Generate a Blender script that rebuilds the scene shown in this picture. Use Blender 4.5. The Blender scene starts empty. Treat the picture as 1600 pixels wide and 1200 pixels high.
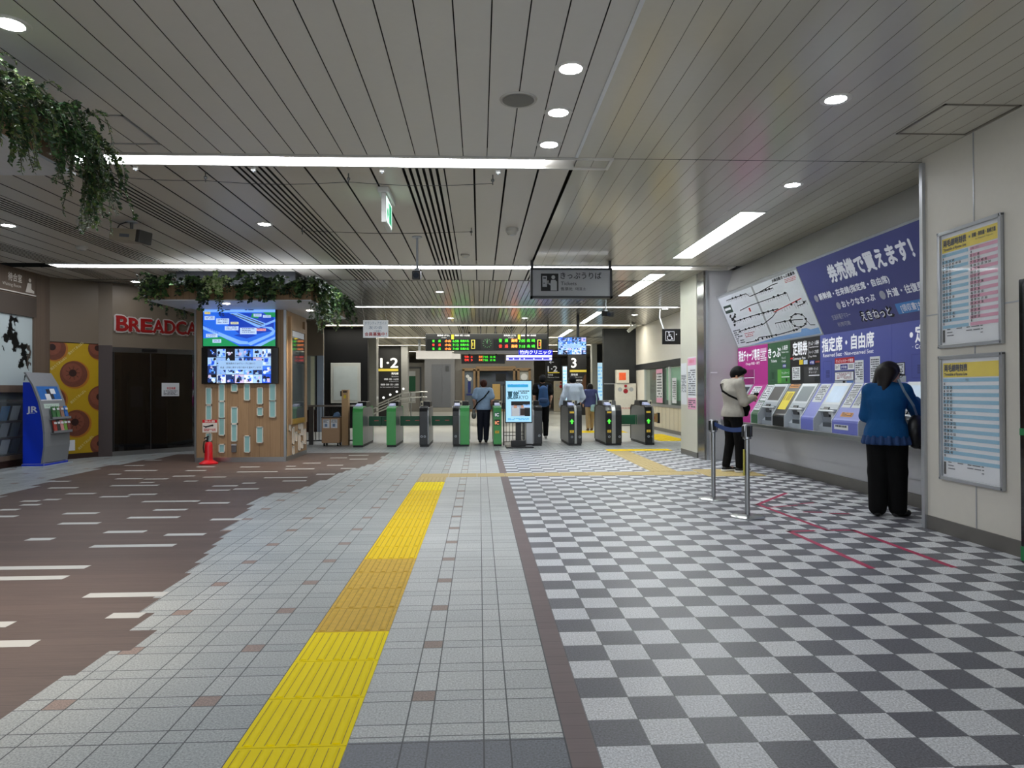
import bpy, bmesh, math, random
import numpy as np
from mathutils import Vector, Matrix, Euler

SC = bpy.context.scene
COL = SC.collection
random.seed(7)
PI = math.pi
CEIL = 3.43

# ------------------------------------------------------------------ colours and materials
def lin(h):
    h = h.lstrip('#')
    out = []
    for i in (0, 2, 4):
        c = int(h[i:i+2], 16) / 255.0
        out.append(c / 12.92 if c <= 0.04045 else ((c + 0.055) / 1.055) ** 2.4)
    return tuple(out) + (1.0,)

MATS = {}

class NT:
    """tiny helper for building node trees"""
    def __init__(self, m):
        self.t = m.node_tree
    def node(self, kind, **kw):
        n = self.t.nodes.new(kind)
        for k, v in kw.items():
            setattr(n, k, v)
        return n
    def link(self, a, b):
        self.t.links.new(a, b)
    def math(self, op, a, b=None, c=None):
        n = self.node('ShaderNodeMath', operation=op)
        for i, v in enumerate((a, b, c)):
            if v is None:
                continue
            if isinstance(v, (int, float)):
                n.inputs[i].default_value = v
            else:
                self.link(v, n.inputs[i])
        return n.outputs[0]
    def mix(self, fac, a, b):
        n = self.node('ShaderNodeMix', data_type='RGBA')
        for sock, v in ((n.inputs[0], fac), (n.inputs[6], a), (n.inputs[7], b)):
            if isinstance(v, (int, float)):
                sock.default_value = v
            elif isinstance(v, tuple):
                sock.default_value = v
            else:
                self.link(v, sock)
        return n.outputs[2]
    def noise(self, vec, scale, detail=3.0, rough=0.6):
        n = self.node('ShaderNodeTexNoise')
        n.inputs['Scale'].default_value = scale
        n.inputs['Detail'].default_value = detail
        n.inputs['Roughness'].default_value = rough
        if vec is not None:
            self.link(vec, n.inputs['Vector'])
        return n.outputs['Fac']
    def ramp(self, fac, stops):
        n = self.node('ShaderNodeValToRGB')
        cr = n.color_ramp
        while len(cr.elements) < len(stops):
            cr.elements.new(0.5)
        for e, (p, c) in zip(cr.elements, stops):
            e.position = p
            e.color = c
        self.link(fac, n.inputs[0])
        return n.outputs[0]

def base_mat(name):
    m = bpy.data.materials.new(name)
    m.use_nodes = True
    b = m.node_tree.nodes['Principled BSDF']
    return m, NT(m), b

def M(name, col=None, rough=0.5, metal=0.0, spec=0.5, emit=0.0, var=0.06, scale=14.0, coat=0.0, alpha=1.0, bump=0.0):
    """plain procedural material: principled with a faint noise variation"""
    if name in MATS:
        return MATS[name]
    m, n, b = base_mat(name)
    c = lin(col)
    b.inputs['Roughness'].default_value = rough
    b.inputs['Metallic'].default_value = metal
    b.inputs['Specular IOR Level'].default_value = spec
    b.inputs['Coat Weight'].default_value = coat
    b.inputs['Alpha'].default_value = alpha
    if var > 0:
        tc = n.node('ShaderNodeTexCoord')
        f = n.noise(tc.outputs['Object'], scale)
        lo = tuple(x * (1 - var) for x in c[:3]) + (1,)
        hi = tuple(min(1, x * (1 + var)) for x in c[:3]) + (1,)
        o = n.mix(f, lo, hi)
        n.link(o, b.inputs['Base Color'])
    else:
        b.inputs['Base Color'].default_value = c
    if bump > 0:
        tc = n.node('ShaderNodeTexCoord'); mp = n.node('ShaderNodeMapping'); mp.inputs['Scale'].default_value = (1, 1, 0.45); n.link(tc.outputs['Object'], mp.inputs['Vector'])
        bn = n.node('ShaderNodeBump'); bn.inputs['Strength'].default_value = bump; bn.inputs['Distance'].default_value = 0.03
        n.link(n.noise(mp.outputs[0], 11.0, 3.0, 0.55), bn.inputs['Height']); n.link(bn.outputs[0], b.inputs['Normal'])
    if emit > 0:
        b.inputs['Emission Color'].default_value = c
        b.inputs['Emission Strength'].default_value = emit
    MATS[name] = m
    return m

def glass_mat(name, col, alpha=0.25, rough=0.03):
    if name in MATS:
        return MATS[name]
    m, n, b = base_mat(name)
    b.inputs['Base Color'].default_value = lin(col)
    b.inputs['Roughness'].default_value = rough
    b.inputs['Alpha'].default_value = alpha
    b.inputs['Specular IOR Level'].default_value = 0.9
    MATS[name] = m
    return m

def wood_mat(name, a, b_, axis='Z', board=0.115, scale=1.0, rough=0.55):
    """boards running along AXIS with grain and dark joints"""
    if name in MATS:
        return MATS[name]
    m, n, b = base_mat(name)
    g = n.node('ShaderNodeNewGeometry')
    s = n.node('ShaderNodeSeparateXYZ')
    n.link(g.outputs['Position'], s.inputs[0])
    along = {'X': 0, 'Y': 1, 'Z': 2}[axis]
    cross = n.math('ADD', s.outputs[(along + 1) % 3], s.outputs[(along + 2) % 3])
    idx = n.math('FLOOR', n.math('DIVIDE', cross, board))
    wn = n.node('ShaderNodeTexWhiteNoise', noise_dimensions='1D')
    n.link(idx, wn.inputs['W'])
    mp = n.node('ShaderNodeMapping')
    sc = [22 * scale] * 3
    sc[along] = 1.3 * scale
    mp.inputs['Scale'].default_value = sc
    n.link(g.outputs['Position'], mp.inputs['Vector'])
    grain = n.noise(mp.outputs[0], 2.0, 6.0, 0.65)
    f = n.math('ADD', n.math('MULTIPLY', grain, 0.75), n.math('MULTIPLY', wn.outputs['Value'], 0.3))
    col = n.mix(f, lin(a), lin(b_))
    edge = n.math('LESS_THAN', n.math('FLOORED_MODULO', cross, board), 0.004)
    col = n.mix(n.math('MULTIPLY', edge, 0.6), col, lin('#241a12'))
    n.link(col, b.inputs['Base Color'])
    b.inputs['Roughness'].default_value = rough
    MATS[name] = m
    return m

# ------------------------------------------------------------------ text outlines
TEXT_CACHE = {}
def text_mesh(s):
    if s in TEXT_CACHE:
        return TEXT_CACHE[s]
    cu = bpy.data.curves.new('tmp_text', 'FONT')
    cu.body = s
    cu.size = 1.0
    cu.resolution_u = 3
    ob = bpy.data.objects.new('tmp_text', cu)
    COL.objects.link(ob)
    bpy.context.view_layer.update()
    dg = bpy.context.evaluated_depsgraph_get()
    me = ob.evaluated_get(dg).to_mesh()
    vs = [tuple(v.co) for v in me.vertices]
    fs = [tuple(p.vertices) for p in me.polygons]
    ob.evaluated_get(dg).to_mesh_clear()
    bpy.data.objects.remove(ob)
    bpy.data.curves.remove(cu)
    if vs:
        x0 = min(v[0] for v in vs); x1 = max(v[0] for v in vs)
        y0 = min(v[1] for v in vs); y1 = max(v[1] for v in vs)
    else:
        x0 = x1 = y0 = y1 = 0
    TEXT_CACHE[s] = (vs, fs, x0, x1, y0, y1)
    return TEXT_CACHE[s]

# ------------------------------------------------------------------ mesh builder
class MB:
    def __init__(self):
        self.v = []; self.f = []; self.mi = []; self.mats = []
    def _m(self, m):
        if m not in self.mats:
            self.mats.append(m)
        return self.mats.index(m)
    def add(self, vs, fs, m):
        o = len(self.v); k = self._m(m)
        self.v.extend([tuple(p) for p in vs])
        for f in fs:
            self.f.append(tuple(i + o for i in f)); self.mi.append(k)
        return self
    def poly(self, pts, m):
        return self.add(pts, [tuple(range(len(pts)))], m)
    def box(self, x0, x1, y0, y1, z0, z1, m):
        vs = [(x, y, z) for x in (x0, x1) for y in (y0, y1) for z in (z0, z1)]
        fs = [(0, 1, 3, 2), (4, 6, 7, 5), (0, 4, 5, 1), (2, 3, 7, 6), (0, 2, 6, 4), (1, 5, 7, 3)]
        return self.add(vs, fs, m)
    def obox(self, c, u, v, w, hu, hv, hw, m):
        c = Vector(c); u = Vector(u).normalized() * hu; v = Vector(v).normalized() * hv; w = Vector(w).normalized() * hw
        vs = [c + a * u + b * v + d * w for a in (-1, 1) for b in (-1, 1) for d in (-1, 1)]
        fs = [(0, 1, 3, 2), (4, 6, 7, 5), (0, 4, 5, 1), (2, 3, 7, 6), (0, 2, 6, 4), (1, 5, 7, 3)]
        return self.add(vs, fs, m)
    def prism(self, poly, axis, a, b, m, caps=None):
        """extrude a 2D polygon along AXIS: 'x' -> (y,z), 'y' -> (x,z), 'z' -> (x,y)"""
        def P(p, t):
            return {'x': (t, p[0], p[1]), 'y': (p[0], t, p[1]), 'z': (p[0], p[1], t)}[axis]
        n = len(poly)
        vs = [P(p, a) for p in poly] + [P(p, b) for p in poly]
        self.add(vs, [(i, (i + 1) % n, n + (i + 1) % n, n + i) for i in range(n)], m)
        cm = caps or m
        self.add(vs[:n], [tuple(range(n))[::-1]], cm)
        self.add(vs[n:], [tuple(range(n))], cm)
        return self
    def cyl(self, p0, p1, r0, m, r1=None, n=16, caps=True):
        r1 = r0 if r1 is None else r1
        p0 = Vector(p0); p1 = Vector(p1)
        d = (p1 - p0).normalized()
        a = d.orthogonal().normalized(); b = d.cross(a)
        vs = []
        for p, r in ((p0, r0), (p1, r1)):
            for i in range(n):
                t = 2 * PI * i / n
                vs.append(p + a * (r * math.cos(t)) + b * (r * math.sin(t)))
        fs = [(i, (i + 1) % n, n + (i + 1) % n, n + i) for i in range(n)]
        if caps:
            fs += [tuple(range(n))[::-1], tuple(range(n, 2 * n))]
        return self.add(vs, fs, m)
    def tube(self, pts, r, m, n=8):
        pts = [Vector(p) for p in pts]
        k = len(pts); vs = []
        up = None
        for i, p in enumerate(pts):
            d = (pts[min(i + 1, k - 1)] - pts[max(i - 1, 0)]).normalized()
            if up is None:
                up = d.orthogonal().normalized()
            a = (up - d * up.dot(d)).normalized(); b = d.cross(a); up = a
            for j in range(n):
                t = 2 * PI * j / n
                vs.append(p + a * (r * math.cos(t)) + b * (r * math.sin(t)))
        fs = [(i * n + j, i * n + (j + 1) % n, (i + 1) * n + (j + 1) % n, (i + 1) * n + j) for i in range(k - 1) for j in range(n)]
        fs += [tuple(range(n))[::-1], tuple(range((k - 1) * n, k * n))]
        return self.add(vs, fs, m)
    def lathe(self, prof, c, m, n=24, axis='z'):
        vs = []; k = len(prof)
        for r, z in prof:
            for j in range(n):
                t = 2 * PI * j / n
                q = (r * math.cos(t), r * math.sin(t), z)
                if axis == 'y': q = (q[0], q[2], q[1])
                if axis == 'x': q = (q[2], q[0], q[1])
                vs.append((c[0] + q[0], c[1] + q[1], c[2] + q[2]))
        fs = [(i * n + j, i * n + (j + 1) % n, (i + 1) * n + (j + 1) % n, (i + 1) * n + j) for i in range(k - 1) for j in range(n)]
        return self.add(vs, fs, m)
    def disc(self, c, r, m, u=(1, 0, 0), v=(0, 0, 1), n=20, ry=None):
        c = Vector(c); u = Vector(u).normalized(); v = Vector(v).normalized()
        ry = r if ry is None else ry
        return self.poly([c + u * (r * math.cos(2 * PI * i / n)) + v * (ry * math.sin(2 * PI * i / n)) for i in range(n)], m)
    def rect(self, c, u, v, w, h, m):
        """flat rectangle whose lower left corner is C"""
        c = Vector(c); u = Vector(u).normalized() * w; v = Vector(v).normalized() * h
        return self.poly([c, c + u, c + u + v, c + v], m)
    def text(self, s, c, u, v, h, m, w=None, align='l', bold=0.0, lift=0.002):
        """lettering: C is the lower corner of the em box; H the capital height; W the width it is fitted to"""
        vs, fs, x0, x1, y0, y1 = text_mesh(s)
        if not vs:
            return self
        c = Vector(c); u = Vector(u).normalized(); v = Vector(v).normalized(); nrm = u.cross(v)
        cjk = any(ord(ch) > 0x2e80 for ch in s)
        sy = h / (0.86 if cjk else 0.72)
        base = -0.09 if cjk else 0.0
        sx = sy if w is None else w / max(1e-6, x1 - x0)
        tw = (x1 - x0) * sx
        off = {'l': 0.0, 'c': -tw / 2, 'r': -tw}[align]
        offs = [(0, 0)] if bold <= 0 else [(-bold, 0), (bold, 0), (0, bold), (0, -bold)]
        for k, (dx, dy) in enumerate(offs):
            self.add([c + u * ((p[0] - x0 + dx) * sx + off) + v * ((p[1] - base + dy) * sy) + nrm * (lift + 0.0001 * k) for p in vs], fs, m)
        return self
    def sheet(self, c, u, v, w, h, n_lines, m, seed=0, margin=0.1, lh=0.5, lift=0.0015, fill=0.85):
        """rows of small dark dashes: print too small to read"""
        rnd = random.Random(seed)
        c = Vector(c); u = Vector(u).normalized(); v = Vector(v).normalized(); nrm = u.cross(v)
        step = h * (1 - 2 * margin) / n_lines
        for i in range(n_lines):
            x = margin * w
            top = h * (1 - margin) - i * step
            while x < w * (1 - margin):
                l = w * rnd.uniform(0.06, 0.2)
                l = min(l, w * (1 - margin) - x)
                if rnd.random() < fill and l > 0.01 * w:
                    p = c + u * x + v * (top - step * lh) + nrm * lift
                    self.rect(p, u, v, l, step * lh, m)
                x += l + w * 0.025
        return self
    def build(self, name, parent=None, smooth=False, bevel=0.0, kind=None, segs=2):
        off = Vector((0, 0, 0))
        q = parent
        while q is not None:
            off += Vector(q.location); q = q.parent
        me = bpy.data.meshes.new(name)
        me.from_pydata([tuple(Vector(p) - off) for p in self.v], [], self.f)
        for m in self.mats:
            me.materials.append(m)
        for p, k in zip(me.polygons, self.mi):
            p.material_index = k
        me.validate()
        if bevel > 0:
            bm = bmesh.new(); bm.from_mesh(me)
            bmesh.ops.remove_doubles(bm, verts=bm.verts, dist=1e-5)
            es = [e for e in bm.edges if len(e.link_faces) == 2 and e.calc_face_angle(0) > 0.6]
            bmesh.ops.bevel(bm, geom=es, offset=bevel, segments=segs, affect='EDGES', profile=0.5, clamp_overlap=True)
            bm.to_mesh(me); bm.free()
        if smooth:
            for p in me.polygons:
                p.use_smooth = True
            try:
                me.set_sharp_from_angle(angle=math.radians(smooth if smooth is not True else 40))
            except Exception:
                pass
        me.update()
        o = bpy.data.objects.new(name, me)
        COL.objects.link(o)
        if parent is not None:
            o.parent = parent
        if kind:
            o['kind'] = kind
        return o

def thing(name, label, cat, loc=(0, 0, 0), group=None):
    o = bpy.data.objects.new(name, None)
    o.empty_display_size = 0.1
    COL.objects.link(o)
    o.location = loc
    return tag(o, label, cat, group)

def tag(o, label, cat, group=None, kind=None):
    o['label'] = label; o['category'] = cat
    if group: o['group'] = group
    if kind: o['kind'] = kind
    return o

def struct(o):
    o['kind'] = 'structure'
    return o

def sub_struct(name, loc=(0, 0, 0)):
    o = bpy.data.objects.new(name, None)
    COL.objects.link(o); o.location = loc; o['kind'] = 'structure'
    return o

def dup(root, loc, label, rotz=None, group=None):
    r = root.copy(); COL.objects.link(r); r.location = loc; r['label'] = label
    if rotz is not None: r.rotation_euler = (0, 0, rotz)
    if group: r['group'] = group
    for ch in list(root.children):
        c = ch.copy(); COL.objects.link(c); c.parent = r
        for g in list(ch.children):
            d = g.copy(); COL.objects.link(d); d.parent = c
    return r

X_, Y_, Z_ = (1, 0, 0), (0, 1, 0), (0, 0, 1)
NY = (0, -1, 0)

# ------------------------------------------------------------------ common materials
WHITE = M('white_paint', '#e4e6e4', 0.45)
PAPER = M('white_paper', '#dfe2e6', 0.7, var=0.03)
INK = M('black_ink', '#17181a', 0.6, var=0)
INKG = M('grey_ink', '#565b62', 0.7, var=0)
BLACK = M('black_plastic', '#121315', 0.35)
BLACKG = M('black_gloss', '#0a0b0d', 0.12, coat=0.3)
STEEL = M('brushed_steel', '#a9abac', 0.28, metal=1.0)
STEELD = M('dark_steel', '#6c6e70', 0.3, metal=0.9)
ALU = M('aluminium', '#b9bcc0', 0.32, metal=0.8)
GREYP = M('grey_plastic', '#a8aeb5', 0.4)
RED = M('red_gloss', '#d01522', 0.3)
YEL = M('yellow_sign', '#e6c92a', 0.45)
REDINK = M('red_ink', '#c8363e', 0.6, var=0)
# ------------------------------------------------------------------ camera, world
cam = bpy.data.cameras.new('camera')
cam.sensor_fit = 'HORIZONTAL'; cam.sensor_width = 36.0
cam.lens = 36.0 * 1095.0 / 1600.0
cam.clip_start = 0.05; cam.clip_end = 300
camo = bpy.data.objects.new('camera', cam); COL.objects.link(camo)
yaw, pitch, roll = math.atan(51 / 1095.0), math.atan(8 / 1095.0), -0.004
R3 = Matrix.Rotation(-yaw, 3, 'Z') @ Matrix.Rotation(PI / 2 + pitch, 3, 'X') @ Matrix.Rotation(roll, 3, 'Z')
camo.matrix_world = Matrix.Translation((0, 0, 1.3)) @ R3.to_4x4()
SC.camera = camo
wd = bpy.data.worlds.new('world'); SC.world = wd; wd.use_nodes = True
wd.node_tree.nodes['Background'].inputs[0].default_value = (0.86, 0.93, 1.0, 1)
wd.node_tree.nodes['Background'].inputs[1].default_value = 0.65
SC.view_settings.view_transform = 'Standard'
SC.view_settings.look = 'None'
SC.view_settings.exposure = 1.42
SC.cycles.use_denoising = True
SC.cycles.max_bounces = 7
SC.cycles.diffuse_bounces = 4
SC.cycles.glossy_bounces = 4
SC.cycles.transparent_max_bounces = 12
SC.cycles.sample_clamp_indirect = 6.0
SC.cycles.caustics_reflective = False
SC.cycles.caustics_refractive = False

# ------------------------------------------------------------------ floor
def speckle(n, g, col, amt, sc=120.0):
    f = n.noise(g.outputs['Position'], sc, 2.0, 0.7)
    f2 = n.noise(g.outputs['Position'], 1.1, 3.0, 0.6)
    lo = n.ramp(f, [(0.3, (1 - amt, 1 - amt, 1 - amt, 1)), (0.7, (1 + amt, 1 + amt, 1 + amt, 1))])
    w = n.ramp(f2, [(0.25, (0.9, 0.9, 0.9, 1)), (0.75, (1.05, 1.05, 1.05, 1))])
    def mul(a, b):
        k = n.node('ShaderNodeMix', data_type='RGBA', blend_type='MULTIPLY')
        k.inputs[0].default_value = 1.0
        n.link(a, k.inputs[6]); n.link(b, k.inputs[7])
        return k.outputs[2]
    return mul(mul(col, lo), w)

def tartan_floor(name, ox, oy, base, tint, plain=False):
    m, n, b = base_mat(name)
    g = n.node('ShaderNodeNewGeometry'); s = n.node('ShaderNodeSeparateXYZ')
    n.link(g.outputs['Position'], s.inputs[0])
    def axis(o, off):
        t = n.math('SUBTRACT', o, off)
        fr = n.math('FLOORED_MODULO', t, 0.3)
        nar = n.math('LESS_THAN', fr, 0.1)
        l1 = n.math('LESS_THAN', fr, 0.006)
        l2 = n.math('LESS_THAN', n.math('ABSOLUTE', n.math('SUBTRACT', fr, 0.1)), 0.003)
        par = n.math('LESS_THAN', n.math('FLOORED_MODULO', t, 0.6), 0.3)
        idx = n.math('FLOOR', n.math('DIVIDE', t, 0.3))
        return nar, n.math('MAXIMUM', l1, l2), par, n.math('ADD', n.math('MULTIPLY', idx, 2.0), nar)
    nx, lx, px, ix = axis(s.outputs[0], ox)
    ny, ly, py, iy = axis(s.outputs[1], oy)
    cv = n.node('ShaderNodeCombineXYZ'); n.link(ix, cv.inputs[0]); n.link(iy, cv.inputs[1])
    wn = n.node('ShaderNodeTexWhiteNoise', noise_dimensions='2D'); n.link(cv.outputs[0], wn.inputs['Vector'])
    c = n.mix(wn.outputs['Value'], lin(base), lin(tint))
    if not plain:
        br = n.math('MULTIPLY', n.math('MULTIPLY', nx, ny), n.math('MULTIPLY', px, py))
        c = n.mix(br, c, lin('#8d7a70'))
    c = speckle(n, g, c, 0.42)
    line = n.math('MAXIMUM', lx, ly)
    c = n.mix(n.math('MULTIPLY', line, 0.92), c, lin('#2c3034'))
    n.link(c, b.inputs['Base Color'])
    b.inputs['Roughness'].default_value = 0.42
    b.inputs['Specular IOR Level'].default_value = 0.35
    MATS[name] = m
    return m

def checker_floor(name):
    m, n, b = base_mat(name)
    g = n.node('ShaderNodeNewGeometry'); s = n.node('ShaderNodeSeparateXYZ')
    n.link(g.outputs['Position'], s.inputs[0])
    tx = n.math('SUBTRACT', s.outputs[0], 0.418); ty = n.math('SUBTRACT', s.outputs[1], 2.738)
    ix = n.math('FLOOR', n.math('DIVIDE', tx, 0.2)); iy = n.math('FLOOR', n.math('DIVIDE', ty, 0.2))
    k = n.math('FLOORED_MODULO', n.math('ADD', ix, iy), 2.0)
    cv = n.node('ShaderNodeCombineXYZ'); n.link(ix, cv.inputs[0]); n.link(iy, cv.inputs[1])
    wn = n.node('ShaderNodeTexWhiteNoise', noise_dimensions='2D'); n.link(cv.outputs[0], wn.inputs['Vector'])
    light = n.mix(wn.outputs['Value'], lin('#cfd1d6'), lin('#dadbde'))
    dark = n.mix(wn.outputs['Value'], lin('#67676f'), lin('#717178'))
    c = n.mix(k, light, dark)
    c = speckle(n, g, c, 0.45)
    fx = n.math('FLOORED_MODULO', tx, 0.2); fy = n.math('FLOORED_MODULO', ty, 0.2)
    line = n.math('MAXIMUM', n.math('LESS_THAN', fx, 0.004), n.math('LESS_THAN', fy, 0.004))
    c = n.mix(n.math('MULTIPLY', line, 0.75), c, lin('#44474c'))
    n.link(c, b.inputs['Base Color'])
    b.inputs['Roughness'].default_value = 0.42
    b.inputs['Specular IOR Level'].default_value = 0.35
    return m

def plank_floor(name, a, b_, board_y=0.1):
    m, n, b = base_mat(name)
    g = n.node('ShaderNodeNewGeometry'); s = n.node('ShaderNodeSeparateXYZ')
    n.link(g.outputs['Position'], s.inputs[0])
    iy = n.math('FLOOR', n.math('DIVIDE', s.outputs[1], board_y))
    wn = n.node('ShaderNodeTexWhiteNoise', noise_dimensions='1D'); n.link(iy, wn.inputs['W'])
    mp = n.node('ShaderNodeMapping'); mp.inputs['Scale'].default_value = (2.5, 40, 1)
    n.link(g.outputs['Position'], mp.inputs['Vector'])
    gr = n.noise(mp.outputs[0], 1.5, 6.0, 0.7)
    big = n.noise(g.outputs['Position'], 0.9, 2.0, 0.5)
    f = n.math('ADD', n.math('MULTIPLY', gr, 0.9), n.math('ADD', n.math('MULTIPLY', wn.outputs['Value'], 0.2), n.math('MULTIPLY', big, 0.2)))
    c = n.mix(f, lin(a), lin(b_))
    fy = n.math('FLOORED_MODULO', s.outputs[1], board_y)
    c = n.mix(n.math('MULTIPLY', n.math('LESS_THAN', fy, 0.003), 0.5), c, lin('#2c2422'))
    n.link(c, b.inputs['Base Color'])
    b.inputs['Roughness'].default_value = 0.5
    b.inputs['Specular IOR Level'].default_value = 0.3
    return m

F_L = tartan_floor('floor_tile_left', -1.194, 2.946, '#9aa0a0', '#a5aaa9')
F_R = tartan_floor('floor_tile_middle', -0.291, 2.946, '#b3b7b7', '#bdc0bf')
F_DK = tartan_floor('floor_slab_dark', -0.291, 2.6, '#6c7078', '#74787f', True)
F_FAR = tartan_floor('floor_tile_far', -0.291, 2.946, '#a4a8a9', '#afb2b1', True)
F_CH = checker_floor('floor_checker')
F_WD = plank_floor('floor_brown_wood', '#392f2b', '#695951')
F_INLAY = M('floor_pale_inlay', '#b9bab6', 0.5, var=0.05, scale=60)
F_BORD = plank_floor('floor_brown_border', '#67595a', '#7d6e6e', 0.1)
F_BACK = M('floor_gate_hall', '#cfd1ce', 0.22, var=0.06, scale=0.8)

BND = [(2.4, -1.91), (3.0, -1.91), (3.355, -1.92), (3.36, -1.83), (3.65, -1.8), (3.655, -1.8), (3.94, -1.8), (3.945, -1.91), (4.5, -2.0), (5.07, -2.09), (5.66, -2.19), (6.23, -2.29),
       (6.86, -2.42), (7.45, -2.5), (8.06, -2.59), (8.59, -2.63), (8.97, -2.57), (9.17, -2.43), (9.73, -2.3), (10.5, -2.2), (11.1, -2.17), (11.76, -2.07), (12.5, -1.9), (14.6, -1.88)]
def bnd(y):
    for (a, xa), (b, xb) in zip(BND, BND[1:]):
        if a <= y <= b:
            return xa + (xb - xa) * (y - a) / (b - a)
    return BND[0][1] if y < BND[0][0] else BND[-1][1]

fl = MB()
def frect(x0, x1, y0, y1, m, z=0.0):
    if x1 > x0 and y1 > y0:
        fl.poly([(x0, y0, z), (x1, y0, z), (x1, y1, z), (x0, y1, z)], m)
rnd = random.Random(3)
step = 0.3
y = -3.0
LB = [(-3, -5.2), (8.9, -5.9), (10.4, -6.2), (12.3, -6.4), (14.1, -6.15), (15, -6.0)]
def lbnd(y):
    for (a, xa), (b, xb) in zip(LB, LB[1:]):
        if a <= y <= b:
            return xa + (xb - xa) * (y - a) / (b - a)
    return LB[-1][1]
while y < 14.6 - 1e-6:
    y1 = min(y + step, 14.6)
    ym = (y + y1) / 2
    xb = round((bnd(ym) + rnd.uniform(-0.05, 0.05)) / 0.05) * 0.05
    xl = round(lbnd(ym) / 0.15) * 0.15
    frect(-9.5, xl, y, y1, F_L)
    frect(xl, xb, y, y1, F_WD)
    frect(xb, -0.89, y, y1, F_L)
    y = y1
frect(-0.89, -0.487, -3, 14.6, F_L)
frect(-0.487, 0.315, -3, 2.615, F_DK)
frect(-0.487, 0.315, 2.615, 14.87, F_R)
frect(0.315, 0.418, -3, 14.87, F_BORD)
frect(0.418, 4.9, -3, 14.87, F_CH)
frect(-9.5, -0.487, 14.6, 14.87, F_FAR)
frect(-9.5, 6.5, 14.87, 17.0, F_FAR)
frect(-9.5, 8.0, 17.0, 52.0, F_BACK)
frect(4.9, 8.0, 10.0, 14.87, F_FAR); frect(6.5, 8.0, 14.87, 17, F_FAR)
BARS = [(-6.23, -5.93, 13.37), (-6.15, -5.82, 12.46), (-4.8, -4.5, 12.15), (-5.75, -5.24, 11.66), (-4.75, -4.43, 11.59), (-4.04, -3.72, 12.06), (-3.29, -3.13, 12.11), (-3.13, -2.82, 12.6), (-5.76, -5.58, 11.19), (-5.36, -4.97, 10.6), (-4.92, -4.58, 10.54), (-4.64, -4.32, 10.86), (-4.13, -3.8, 10.7), (-3.85, -3.22, 11.34), (-3.19, -2.72, 11.69), (-2.62, -2.35, 12.2), (-2.29, -2.05, 11.7), (-2.51, -2.23, 10.93), (-3.19, -2.56, 10.56), (-2.81, -2.48, 10.16), (-4.79, -4.6, 10.14), (-4.22, -4.04, 10.25), (-5.04, -4.4, 9.84), (-3.62, -3.29, 9.7), (-3.31, -3.13, 9.97), (-3.55, -3.25, 9.29), (-3.23, -2.91, 9.39), (-6.16, -5.88, 10.37), (-5.76, -5.39, 9.67), (-5.21, -4.86, 9.11), (-4.64, -4.3, 8.82), (-4.38, -4.05, 8.99), (-5.4, -5.2, 8.54), (-5.2, -5.02, 8.64), (-5.23, -5.02, 8.26), (-5.25, -5.05, 7.94), (-5.1, -4.8, 7.51), (-4.4, -4.05, 7.65), (-3.94, -3.29, 8.4), (-3.23, -2.89, 8.24), (-3.54, -3.19, 7.81), (-3.59, -3.08, 7.35), (-4.11, -3.73, 7.07), (-2.7, -2.39, 7.19), (-3.96, -3.74, 6.34), (-3.44, -3.08, 6.62), (-2.83, -2.48, 6.46), (-3.24, -2.56, 6.02), (-4.2, -2.89, 5.32), (-4.2, -2.88, 5.03), (-2.5, -2.0, 4.58), (-2.14, -1.95, 4.16), (-3.0, -2.61, 4.04), (-2.9, -2.29, 3.73), (-2.85, -2.53, 13.53), (-2.43, -2.1, 13.26), (-2.59, -2.2, 14.03)]
for a, b, yy in BARS:
    frect(a, b, yy - 0.05, yy + 0.05, F_INLAY, 0.0012)
struct(fl.build('floor'))

# ------------------------------------------------------------------ ceiling
CP1 = M('ceiling_white_planks', '#cfcdc8', 0.45, var=0.03)
CP1R = M('ceiling_glossy_planks', '#bdb9ab', 0.16, var=0.03, spec=0.6)
CP2 = M('ceiling_wide_planks', '#c2bcb2', 0.4, var=0.03)
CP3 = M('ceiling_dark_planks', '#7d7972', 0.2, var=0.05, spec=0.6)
CP4 = M('ceiling_far_planks', '#b3ab98', 0.35, var=0.04)
CVOID = M('ceiling_void', '#1d1b19', 0.9, var=0)
TROFF = [(3.15, 3.475, 8.3, 11.28), (3.17, 3.475, 12.87, 15.9), (3.24, 3.44, 19.2, 22.6), (3.2, 3.4, 25.0, 28.7)]
ce = MB()
def plank(x0, x1, y0, y1, m, z=CEIL):
    ys = [(y0, y1)]
    xs = None
    for (tx0, tx1, ty0, ty1) in TROFF:
        if tx1 <= x0 or tx0 >= x1:
            continue
        new = []
        for a, b in ys:
            if ty1 <= a or ty0 >= b:
                new.append((a, b)); continue
            if a < ty0: new.append((a, ty0))
            if ty1 < b: new.append((ty1, b))
            lo, hi = max(a, ty0), min(b, ty1)
            if x0 < tx0: ce.poly([(x0, lo, z), (x0, hi, z), (tx0, hi, z), (tx0, lo, z)], m)
            if x1 > tx1: ce.poly([(tx1, lo, z), (tx1, hi, z), (x1, hi, z), (x1, lo, z)], m)
        ys = new
    for a, b in ys:
        ce.poly([(x0, a, z), (x0, b, z), (x1, b, z), (x1, a, z)], m)
        ce.poly([(x0, a, z), (x0, a, z + 0.02), (x0, b, z + 0.02), (x0, b, z)], CVOID)
        ce.poly([(x1, a, z), (x1, a, z + 0.02), (x1, b, z + 0.02), (x1, b, z)], CVOID)
def planks(xa, xb, off, pitch, gap, y0, y1, m):
    k = math.floor((xa - off) / pitch)
    while off + k * pitch < xb:
        a = max(xa, off + k * pitch + gap / 2); b = min(xb, off + (k + 1) * pitch - gap / 2)
        if b - a > 0.004: plank(a, b, y0, y1, m)
        k += 1
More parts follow.
